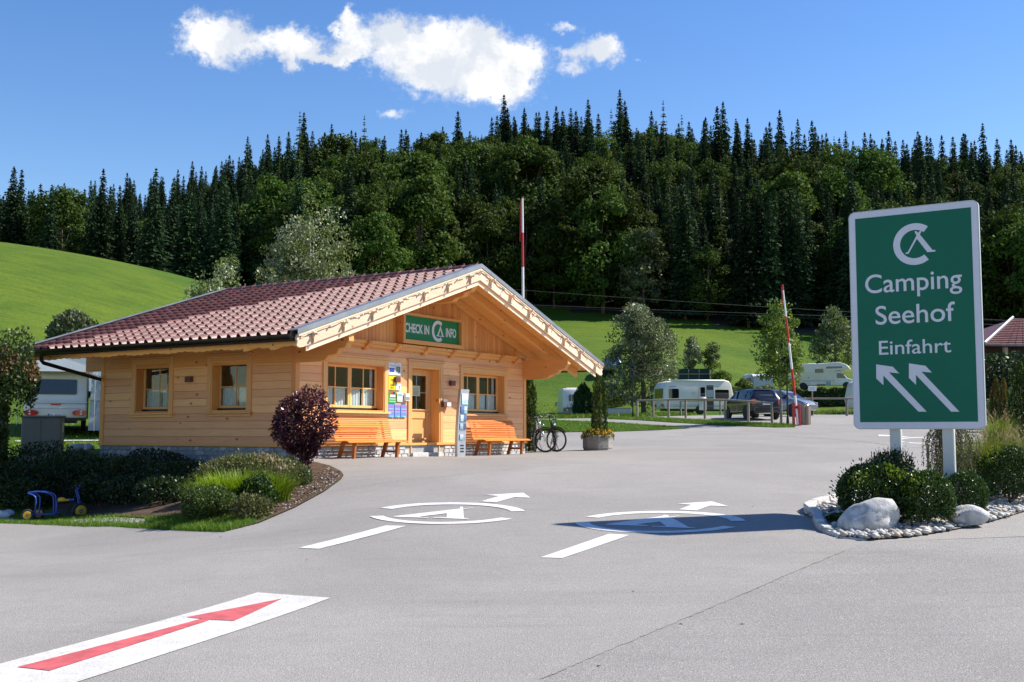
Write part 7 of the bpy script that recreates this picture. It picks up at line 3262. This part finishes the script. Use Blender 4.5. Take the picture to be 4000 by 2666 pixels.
# crumbs of stone on the bare soil
crumb = np.array(G2([(1040, 2035), (1150, 1985), (1265, 1922), (1325, 1876), (1330, 1852), (1280, 1835), (1200, 1880), (1120, 1930), (1060, 1980)]))
rc = np.random.default_rng(15)
Vc, Fc, Mc = [], [], []
k = 0
while k < 520:
    q = rc.uniform(crumb.min(0), crumb.max(0), (1, 2))
    if not inside(q, crumb)[0]:
        continue
    s_ = rc.uniform(.006, .022) * (1.6 if rc.uniform() < .06 else 1)
    v = (iv * (1 + rc.normal(0, .15, (len(iv), 1)))) * s_ * np.array([1.2, 1, .7])
    Vc.append(v + np.array([q[0, 0], q[0, 1], H(q[0, 0], q[0, 1]) + .037]))
    Fc.append(ifc + k * len(iv))
    Mc.append(np.full(len(ifc), rc.choice(3, p=[.72, .16, .12])))
    k += 1
tag(obj('soil_crumbs', np_mesh('soil_crumbs', np.vstack(Vc), np.vstack(Fc), [M_SOIL, M_PEBBLES[2], M_PEBBLES[1]], False, np.concatenate(Mc))), 'small clods and stones on the bare soil of the bed', 'soil', kind='stuff')
# pale edging stones along the plinth
pr = random.Random(3)
for i in range(16):
    w = hw(-.32 - pr.uniform(0, .12), .4 + i * .27, 0)
    rock('edging_stone', (w.x, w.y, H(w.x, w.y) + .02), (pr.uniform(.09, .15), pr.uniform(.08, .12), pr.uniform(.05, .08)), 40 + i, M_BOULDER, 'pale edging stone in the row along the shaded plinth', 'stone', pr.uniform(0, 3), group='edging stones along the plinth', sub=2)
for i, (px, D, s, lab) in enumerate(((296, 30.5, .22, 'flat grey rock beside the cabinet on the lawn edge'), (318, 30.8, .15, 'upright grey rock leaning between two flat ones'), (350, 30.4, .20, 'rounded grey rock closest to the house corner'))):
    w = gpD(px, D)
    rock('rock', (w.x, w.y, w.z), (s, s * .7, s * (.9 if i == 1 else .62)), 70 + i, M_PEBBLES[1], lab, 'rock', i, sub=3)
for i, (px, D, s) in enumerate(((18, 22.6, .17), (45, 22.9, .13))):
    w = gpD(px, D)
    rock('rock', (w.x, w.y, w.z), (s, s * .8, s * .7), 80 + i, M_BOULDER, ('pale rock under the dark shrub by the hedge', 'smaller pale rock next to the pale one by the hedge')[i], 'rock', i, sub=3)
for i in range(26):
    t = pr.uniform(0, 1)
    w = hw(HW + .12 + pr.uniform(0, .55), .3 + t * 2.2, 0)
    rock('white_stone', (w.x, w.y, H(w.x, w.y) + .02 + pr.uniform(0, .05)), (pr.uniform(.06, .11), pr.uniform(.05, .09), pr.uniform(.04, .07)), 90 + i, M_PEBBLES[0], 'white broken stone heaped at the office corner under the yew', 'stone', pr.uniform(0, 3), group='white stones at the office corner', sub=2)

# lawns and verges
lawn_a = G2([(2062, 1700), (2150, 1692), (2410, 1689), (2560, 1684), (2700, 1676), (2600, 1668), (2450, 1658), (2300, 1650), (2150, 1645), (2060, 1643)])
sheet('lawn', lawn_a, .045, M_LAWN, .8, 'mown lawn between the path and the drive')
lawn_b = G2([(2377, 1640), (2600, 1652), (2800, 1664), (3031, 1673), (3110, 1672), (3090, 1662), (2900, 1654), (2700, 1644), (2555, 1637), (2377, 1633)])
sheet('lawn', lawn_b, .045, M_LAWN, .8, 'narrow grass strip along the rail fence')
pth = G2([(60, 1729), (250, 1727), (395, 1726), (395, 1721), (250, 1722), (60, 1724)])
sheet('path', pth, .03, pcol((.50, .49, .47)), .8, 'pale narrow path across the lawn by the caravans')
verge = G2([(-300, 2040), (0, 2046), (430, 2060), (700, 2077), (872, 2083), (1010, 2048), (1100, 2005), (900, 2018), (750, 2022), (600, 2026), (430, 2020), (250, 2018), (0, 2012), (-300, 2010)])
gv = G2([(-300, 2032), (0, 2036), (330, 2052), (520, 2056), (640, 2050), (600, 2036), (430, 2026), (0, 2018), (-300, 2016)])
sheet('gravel_strip', gv, .025, plain('dusty_gravel', (.30, .285, .26), .95, 0, .3, 14, 1.0, 70), .5, 'strip of dusty gravel along the road edge')


def grass(name, sets, label):
    Vs, Fs = [], []
    k = 0
    for V, F_ in sets:
        Vs.append(V)
        Fs.append(F_ + k)
        k += len(V)
    o = obj(name, np_mesh(name, np.vstack(Vs), np.vstack(Fs), M_BLADEM if 'hillside' in label else M_BLADE))
    return tag(o, label, 'grass', kind='stuff')


vedge = G2([(0, 2050), (330, 2064), (430, 2063), (700, 2080), (872, 2086), (1010, 2051), (980, 2040), (860, 2068), (700, 2062), (430, 2050), (330, 2053), (0, 2040)])
grass('grass', [blades(verge, 6000, .05, .011, 1, .03), blades(vedge, 7000, .06, .011, 2, .02), blades(G2([(640, 2075), (872, 2083), (1000, 2045), (900, 2018), (700, 2024), (560, 2040)]), 8000, .075, .011, 3, .03)], 'grass along the road edge in front of the bed')
grass('grass', [blades(lawn_a, 16000, .06, .03, 4, .04), blades(lawn_b, 12000, .09, .03, 5, .04)], 'short grass of the lawns beside the path')
lawn_l = [(-26, 33), (-9.3, 32), (-9.3, 38), (-12, 55), (-34, 52)]
grass('grass', [blades(lawn_l, 16000, .09, .03, 6, .0)], 'grass round the caravans left of the office')
tuft = [(2, 76), (30, 76), (40, 100), (10, 112), (-6, 100)]
grass('grass', [blades([(-4, 68), (12, 74), (18, 108), (-4, 116)], 14000, .22, .07, 7, .0), blades([(17, 70), (36, 72), (42, 106), (22, 106)], 12000, .22, .07, 8, .0)], 'rough grass on the bank behind the parking area')
# a few fallen leaves and crumbs on the asphalt
for i, (px, py) in enumerate(((2090, 1797), (2475, 2320), (2660, 2450), (2340, 2615), (2940, 1985), (860, 2105), (1200, 2195), (2900, 2450))):
    w = gp(px, py)
    m = MB()
    m.add([(-.022, 0, .002), (0, -.011, .006), (.026, 0, .003), (0, .013, .008)], [(0, 1, 2, 3)])
    o = m.build('fallen_leaf', pcol((.14, .07, .03)), loc=(w.x, w.y, w.z + .022))
    o.rotation_euler = (0, 0, i * 1.3)
    tag(o, 'small dry leaf lying alone on the asphalt', 'leaf', 'dry leaves on the asphalt')

# ------------------------------------------------------------------ trees
def bark_tree(parent, h, r0, seed, mat, limbs=(), lean=(0, 0)):
    r = random.Random(seed)
    m = MB()
    pts = [Vector((lean[0] * t * t * h + r.uniform(-.02, .02) * h * t, lean[1] * t * t * h + r.uniform(-.02, .02) * h * t, h * t - (.3 if t == 0 else 0))) for t in (0, .2, .4, .6, .8, 1)]
    m.tube(pts, [r0 * 1.25, r0, r0 * .8, r0 * .6, r0 * .35, r0 * .1], 8)
    for (z, end, rr) in limbs:
        a = Vector((lean[0] * (z / h) ** 2 * h, lean[1] * (z / h) ** 2 * h, z))
        e = Vector(end)
        m.tube([a, a.lerp(e, .5) + Vector((0, 0, -(e - a).length * .06)), e], [rr, rr * .7, rr * .2], 6)
    return m.build('trunk', mat, parent, smooth=True)


def clump_crown(rng, cz, r, ncl, per, leaf, csize, hollow=.35, droop=0.0, asp=1.5, up=0.0, shape=1.0, nalign=.5):
    """leaf clumps through a crown: returns V,F and clump centres"""
    d = rng.normal(size=(ncl, 3))
    d /= np.linalg.norm(d, axis=1)[:, None]
    rad = hollow + (1 - hollow) * rng.uniform(0, 1, ncl) ** .5
    C = d * rad[:, None] * np.asarray(r)
    # egg shape: narrower towards the top
    tz = C[:, 2] / r[2]
    C[:, :2] *= (1 - shape * .35 * np.clip(tz, -1, 1))[:, None]
    n = ncl * per
    ci = np.repeat(np.arange(ncl), per)
    cs = csize * rng.uniform(.6, 1.35, ncl)
    ld = rng.normal(size=(n, 3))
    ld /= np.linalg.norm(ld, axis=1)[:, None]
    lr = rng.uniform(.25, 1, n) ** .5
    P = C[ci] + ld * (lr * cs[ci])[:, None] * np.array([1, 1, .72])
    P[:, 2] += -droop * np.abs(rng.normal(0, 1, n)) + cz
    nrm = ld + d[ci] * .7 + np.array([0, 0, .4])
    nrm /= np.linalg.norm(nrm, axis=1)[:, None]
    V, F_ = leaves(P, leaf, rng, asp, nrm, nalign, d[ci] * .5 + np.array([0, 0, up]), .9)
    return V, F_, C + np.array([0, 0, cz])


def broadleaf(name, h, r, seed, mats, label, cat='tree', ncl=90, per=55, leaf=.42, csize=1.5, base=.22, bark=M_BARK, loc=(0, 0, 0), group=None, shape=1.0, r0=.28, mix=0.0, **kw):
    rng = np.random.default_rng(seed)
    o = thing(name, label, cat, loc, rng.uniform(0, 6), group)
    cz = h * (base + 1) / 2
    rz = h * (1 - base) / 2
    V, F_, C = clump_crown(rng, cz, (r, r, rz), ncl, per, leaf, csize, shape=shape, **kw)
    mi = np.zeros(len(F_), int)
    if mix and len(mats) > 1:
        cl = rng.uniform(0, 1, ncl) < mix
        mi = np.repeat(cl.astype(int), per)
    obj('crown', np_mesh('crown', V, F_, mats, mi=mi), o)
    ks = rng.choice(ncl, min(9, ncl), replace=False)
    bark_tree(o, h * .82, r0, seed, bark, [(h * rng.uniform(.25, .6), C[k] * np.array([.85, .85, 1]), r0 * .38) for k in ks])
    return o


def spruce(name, h, r, seed, mats, label, loc=(0, 0, 0), group=None, whorls=34, density=1.0, droop=.35, thin=1.0, base=.06, cat='tree'):
    rng = np.random.default_rng(seed)
    o = thing(name, label, cat, loc, 0, group)
    PP, AA, NN, SS = [], [], [], []
    for w in range(whorls):
        t = (w + rng.uniform(-.3, .3)) / whorls
        t = min(max(t, 0), 1)
        z = h * (base + (1 - base) * t)
        rr = r * ((1 - t) ** .74) * rng.uniform(.74, 1.2) + .10
        nb = max(5, int((12 if t < .7 else 9) * density * (1 - t * .35)))
        a0 = rng.uniform(0, 2 * PI)
        for b in range(nb):
            a = a0 + 2 * PI * b / nb + rng.uniform(-.25, .25)
            L = rr * rng.uniform(.6, 1.2)
            k = max(2, int(L / .40))
            for j in range(k):
                s = (j + .6) / k
                for q in range(2 if L > .8 else 1):
                    side = rng.normal(0, .16 * L * (1 - s * .6))
                    x = math.cos(a) * L * s - math.sin(a) * side
                    y = math.sin(a) * L * s + math.cos(a) * side
                    zz = z - droop * L * s ** 1.3 + .22 * L * max(0, s - .75) - abs(side) * .25 + rng.normal(0, .05)
                    PP.append((x, y, zz))
                    sg = 1 if side > 0 else -1
                    AA.append((math.cos(a) - sg * .55 * math.sin(a), math.sin(a) + sg * .55 * math.cos(a), -.45 + rng.normal(0, .25)))
                    NN.append((math.cos(a) * .35, math.sin(a) * .35, 1))
                    SS.append((1.0 if s < .8 else .8) * (.55 + .45 * (1 - t) ** .6))
    # leader
    for k in range(6):
        PP.append((0, 0, h * (1 - .006 * k) - .1))
        AA.append((rng.normal(0, .25), rng.normal(0, .25), 1))
        NN.append((rng.normal(), rng.normal(), 0))
        SS.append(.5)
    P, A, N, S = map(np.array, (PP, AA, NN, SS))
    N = N / np.linalg.norm(N, axis=1)[:, None]
    V, F_ = leaves(P, S * thin * h / 24, rng, 1.8, N, .45, A, .35)
    obj('crown', np_mesh('crown', V, F_, mats), o)
    m = MB()
    m.tube([(0, 0, -.8), (0, 0, h * .5), (0, 0, h * .97)], [.28 * h / 24, .16 * h / 24, .02], 7)
    m.build('trunk', M_BARK, o)
    return o


# trees round the campsite
def tree_at(px, D):
    return gpD(px, D)


broadleaf('birch_tree', 7.9, 1.3, 101, [M_BIRCHL, M_SILVERL], 'slim birch showing above the left end of the roof', ncl=110, per=75, leaf=.105, csize=.42, base=.1, bark=M_BARKW, loc=tree_at(850, 44), r0=.09, mix=.4, shape=1.4, up=.8, hollow=.1)
broadleaf('birch_tree', 6.2, 1.25, 106, [M_BIRCHL, M_SILVERL], 'low birch bush at the foot of the meadow behind the roof', ncl=95, per=70, leaf=.105, csize=.42, base=.1, bark=M_BARKW, loc=tree_at(765, 43), r0=.07, mix=.4, shape=.8, up=.8, hollow=.1)
broadleaf('birch_tree', 10.3, 2.2, 102, [M_SILVERL, M_BIRCHL], 'wide silvery birch rising behind the middle of the roof', ncl=230, per=75, leaf=.115, csize=.50, base=.12, bark=M_BARKW, loc=tree_at(1215, 47), r0=.12, mix=.65, shape=.9, up=.8, hollow=.1)
broadleaf('birch_tree', 8.8, 1.5, 103, [M_SILVERL, M_BIRCHL], 'silvery birch growing into the wide one behind the roof', ncl=120, per=70, leaf=.115, csize=.45, base=.12, bark=M_BARKW, loc=tree_at(1095, 46), r0=.09, mix=.4, shape=1.0, up=.8, hollow=.1)
broadleaf('birch_tree', 6.7, 1.4, 104, [M_BIRCHL, M_SILVERL], 'low yellowish birch next to the roof ridge', ncl=90, per=60, leaf=.115, csize=.45, base=.12, bark=M_BARKW, loc=tree_at(1300, 46), r0=.07, mix=.2, shape=.6, up=.5, hollow=.1)
broadleaf('sallow_tree', 10.2, 2.95, 111, [M_WILLOWF, M_SILVERL], 'large grey green sallow tree standing behind the white caravan', ncl=250, per=78, leaf=.19, csize=.74, base=.09, bark=M_BARK, loc=tree_at(2515, 94), r0=.22, mix=.35, shape=.8, up=1.0, hollow=.15)
broadleaf('young_ash', 5.9, 1.12, 121, [M_YOUNG], 'young ash tree with light green leaves at the raised barrier', ncl=95, per=55, leaf=.16, csize=.42, base=.24, bark=M_BARKG, loc=tree_at(3052, 53), r0=.055, shape=.6, hollow=.15, asp=1.9)
broadleaf('poplar_tree', 8.6, 2.6, 131, [M_WILLOWF, M_YOUNG], 'pale pointed poplar behind the cream motorhome', ncl=130, per=60, leaf=.26, csize=.8, base=.06, bark=M_BARKG, loc=tree_at(3270, 140), r0=.15, mix=.15, shape=2.0, up=1.0, hollow=.15)
broadleaf('small_tree', 4.6, 1.0, 141, [M_WILLOWF, M_SILVERL], 'small silvery tree above the green mesh screen', ncl=45, per=50, leaf=.22, csize=.5, base=.1, bark=M_BARKG, loc=tree_at(2708, 127), r0=.07, mix=.4, shape=.9, up=.6, hollow=.15)
broadleaf('small_tree', 4.2, .95, 142, [M_YOUNG, M_WILLOWF], 'small yellowish tree beside the silvery one above the bank', ncl=45, per=45, leaf=.22, csize=.5, base=.1, bark=M_BARKG, loc=tree_at(2784, 127), r0=.07, mix=.4, shape=1.3, up=.6, hollow=.15)
for i, (px, D, rx, rz, mt, lab) in enumerate(((2818, 121, 1.15, 1.15, M_YOUNG, 'bright green bush at the end of the mesh screen'), (2735, 119.5, 1.1, .6, M_SHRUB, 'low bush below the mesh screen'), (2660, 117, 1.2, .7, M_SEDUM, 'brownish bush right of the sallow tree'),
                                              (2855, 113.5, 1.6, .95, M_SHRUB, 'dark bush behind the roof of the white caravan'), (2920, 112.5, 1.4, .8, M_SHRUBD, 'dark bush above the navy car'), (2905, 117, 1.0, 1.0, M_YOUNG, 'yellow green bush in front of the far caravan'),
                                              (2990, 113, 1.5, .95, M_SEDUM, 'faded bush left of the clipped hedge'), (3050, 112, 1.3, .85, M_SHRUB, 'bush at the start of the clipped hedge'), (2375, 118, 1.0, .6, M_SEDUM, 'dry looking bush below the blue car'), (2400, 113, 1.5, 1.0, M_SHRUB, 'green bush on the bank under the sallow tree'))):
    bush('bank_bush', px, D, (rx, rx * .8, rz), lab, [mt], 2200, .19, 150 + i, .85, 18, .3, .4, stem=True)

# ------------------------------------------------------------------ the forest on the hillside
protos = {}
far = (0, 0, -200)
SPL = 'dark spruce of the hillside forest'
sp_protos = [spruce('spruce_tree', 24, 3.3 + .35 * (i % 3), 200 + i, [M_SPRUCE], SPL, group='forest spruces', whorls=(58, 54, 62, 56)[i], density=(1, .85, 1.1, .9)[i], droop=(.35, .45, .3, .55)[i]) for i in range(4)]
la_proto = spruce('larch_tree', 24, 2.8, 210, [M_LARCHN], 'pale feathery larch of the hillside forest', group='forest larches', whorls=26, density=.75, droop=.15, thin=.9)
be_protos = [broadleaf('beech_tree', 21, 5.6 + .5 * i, 220 + i, [M_BEECH], 'broad beech of the hillside forest', group='forest beeches', ncl=(58, 50, 66)[i], per=150, leaf=.60, csize=2.1, base=.08, r0=.30, shape=.8, nalign=.75, hollow=.5) for i in range(3)]
wi_proto = broadleaf('grey_willow', 17, 4.0, 230, [M_WILLOWF], 'pale grey willow in the forest edge', group='pale willows in the forest', ncl=90, per=50, leaf=.5, csize=1.2, base=.1, r0=.22, shape=1.1, up=.8)
fr = random.Random(77)
spots = []
yy = 158.0
while yy < 352:
    step = 5.6 if yy < 250 else 6.4
    half = yy * .50 + 14
    x = -half
    while x < half:
        px_ = x + fr.uniform(-1.9, 1.9)
        py_ = yy + fr.uniform(-2.2, 2.2)
        if py_ > float(forest_edge(px_)) + fr.uniform(-1, 3):
            spots.append((px_, py_))
        x += step
    yy += step * .95
arr = np.array(spots)
zz = H_np(arr[:, 0], arr[:, 1])
kinds = []
for (x, y), z in zip(spots, zz):
    u = 2000 + FPX * x / y                                   # photo column
    v = 1689 - FPX * (z + 14 - CAMZ) / y                     # photo row of the crown
    n1 = mnoise.noise(Vector((x * .035, y * .05, 3.0)))
    pb = .06
    if 1230 < u < 2150:
        pb = .62
        if v < 560 and n1 > -.1:
            pb = .44
    elif 2150 <= u < 2900:
        pb = .33 + .8 * n1
    elif u >= 2900:
        pb = .22 + .9 * n1
    elif 1050 < u <= 1230:
        pb = .35
    pw = 0.0
    if 2250 < u < 3150 and 700 < v < 1050 and n1 > -.05:
        pw = .40
    pl = .05 if u > 1000 else .03
    t = fr.random()
    if fr.random() < pw:
        kinds.append('w')
    elif t < pb:
        kinds.append('b')
    elif fr.random() < pl:
        kinds.append('l')
    else:
        kinds.append('s')


def scatter(name, pts, proto_objs, label, cat):
    """everything past the first 300 of a kind, as one object: copies of the crowns placed by geometry nodes"""
    me = bpy.data.meshes.new(name)
    me.from_pydata([p[:3] for p in pts], [], [])
    for an, ix in (('size', 3), ('turn', 4)):
        at_ = me.attributes.new(an, 'FLOAT', 'POINT')
        at_.data.foreach_set('value', [p[ix] for p in pts])
    o = obj(name, me)
    ng = bpy.data.node_groups.new(name + '_scatter', 'GeometryNodeTree')
    ng.interface.new_socket('Geometry', in_out='INPUT', socket_type='NodeSocketGeometry')
    ng.interface.new_socket('Geometry', in_out='OUTPUT', socket_type='NodeSocketGeometry')
    gi, go = ng.nodes.new('NodeGroupInput'), ng.nodes.new('NodeGroupOutput')
    oi = ng.nodes.new('GeometryNodeObjectInfo')
    oi.inputs[0].default_value = proto_objs
    oi.inputs['As Instance'].default_value = True
    ip = ng.nodes.new('GeometryNodeInstanceOnPoints')
    ns = ng.nodes.new('GeometryNodeInputNamedAttribute')
    ns.data_type = 'FLOAT'
    ns.inputs[0].default_value = 'size'
    nt_ = ng.nodes.new('GeometryNodeInputNamedAttribute')
    nt_.data_type = 'FLOAT'
    nt_.inputs[0].default_value = 'turn'
    cx = ng.nodes.new('ShaderNodeCombineXYZ')
    L = ng.links.new
    L(gi.outputs[0], ip.inputs['Points'])
    L(oi.outputs['Geometry'], ip.inputs['Instance'])
    L(ns.outputs['Attribute'], ip.inputs['Scale'])
    L(nt_.outputs['Attribute'], cx.inputs[2])
    L(cx.outputs[0], ip.inputs['Rotation'])
    L(ip.outputs[0], go.inputs[0])
    md = o.modifiers.new('scatter', 'NODES')
    md.node_group = ng
    return tag(o, label, cat, kind='stuff')


order = sorted(range(len(spots)), key=lambda i: spots[i][1])
used = {'s': 0, 'b': 0, 'l': 0, 'w': 0}
rest = {'s': [], 'b': [], 'l': [], 'w': []}
first = {}
for i in order:
    k = kinds[i]
    x, y = spots[i]
    z = float(zz[i])
    rot = fr.uniform(0, 2 * PI)
    sc = fr.uniform(.66, 1.12)
    if k == 's' and x / y > -.2 and fr.random() < .07:
        sc *= 1.15
    if k == 'b':
        sc *= fr.choice((.78, .9, 1.0, 1.1, 1.28)) if y < 275 else fr.choice((.72, .82, .92))
    u = 2000 + FPX * x / y
    sc *= float(np.interp(u, [0, 600, 1000, 1300], [.72, .74, .86, 1.0]))
    if abs(u - 2000) > 2350:
        # outside the picture: leave to the joined remainder
        rest[k].append((x, y, z, sc, rot))
        continue
    if used[k] >= 300:
        rest[k].append((x, y, z, sc, rot))
        continue
    if k == 's':
        v = fr.randrange(4)
        src = sp_protos[v]
    elif k == 'b':
        v = fr.randrange(3)
        src = be_protos[v]
    else:
        v = 0
        src = la_proto if k == 'l' else wi_proto
    key = (k, v)
    if key not in first:
        first[key] = src
        src.location = (x, y, z)
        src.rotation_euler = (0, 0, rot)
        src.scale = (sc,) * 3
    else:
        copy_thing(src, (x, y, z), rot, (sc * fr.uniform(.9, 1.08), sc * fr.uniform(.9, 1.08), sc))
    used[k] += 1


def crown_of(t):
    return [c for c in t.children if c.name.startswith('crown')][0]


if rest['s']:
    scatter('forest', rest['s'], crown_of(sp_protos[0]), 'upper and outer spruces of the hillside forest, beyond the single trees', 'forest')
if rest['b']:
    scatter('forest', rest['b'], crown_of(be_protos[0]), 'upper and outer beeches of the hillside forest, beyond the single trees', 'forest')
if rest['w']:
    scatter('forest', rest['w'], crown_of(wi_proto), 'outer grey willows of the hillside forest', 'forest')
if rest['l']:
    scatter('forest', rest['l'], crown_of(la_proto), 'outer larches of the hillside forest', 'forest')
print('FOREST', used, {k: len(v) for k, v in rest.items()})
# single tall trees that stand out on the skyline, by their tops in the photograph
for (px, py, D, kind, lab) in ((2432, 350, 318, 's', 'tallest shaggy spruce standing out on the ridge'), (2605, 392, 318, 'l', 'feathery larch on the ridge with a bare lower trunk'), (1152, 438, 300, 'l', 'thin pale larch on the ridge above the roof'),
                               (945, 533, 295, 's', 'pointed spruce standing free on the descending ridge'), (3142, 465, 310, 's', 'tall pointed spruce on the right ridge'), (2895, 462, 310, 's', 'wind bent spruce on the ridge between two gaps'),
                               (1410, 452, 310, 'l', 'crooked larch on the ridge left of the cloud'), (3332, 512, 315, 's', 'slim spruce on the ridge above the sign'), (3880, 480, 300, 's', 'pointed spruce at the right end of the ridge')):
    p = gpD(px, D)
    top = at(px, py, D).z
    s_ = (top - p.z) / 24.0
    src = la_proto if kind == 'l' else sp_protos[1]
    copy_thing(src, p, px * .01, (s_ * .9, s_ * .9, s_), lab, 'skyline trees')
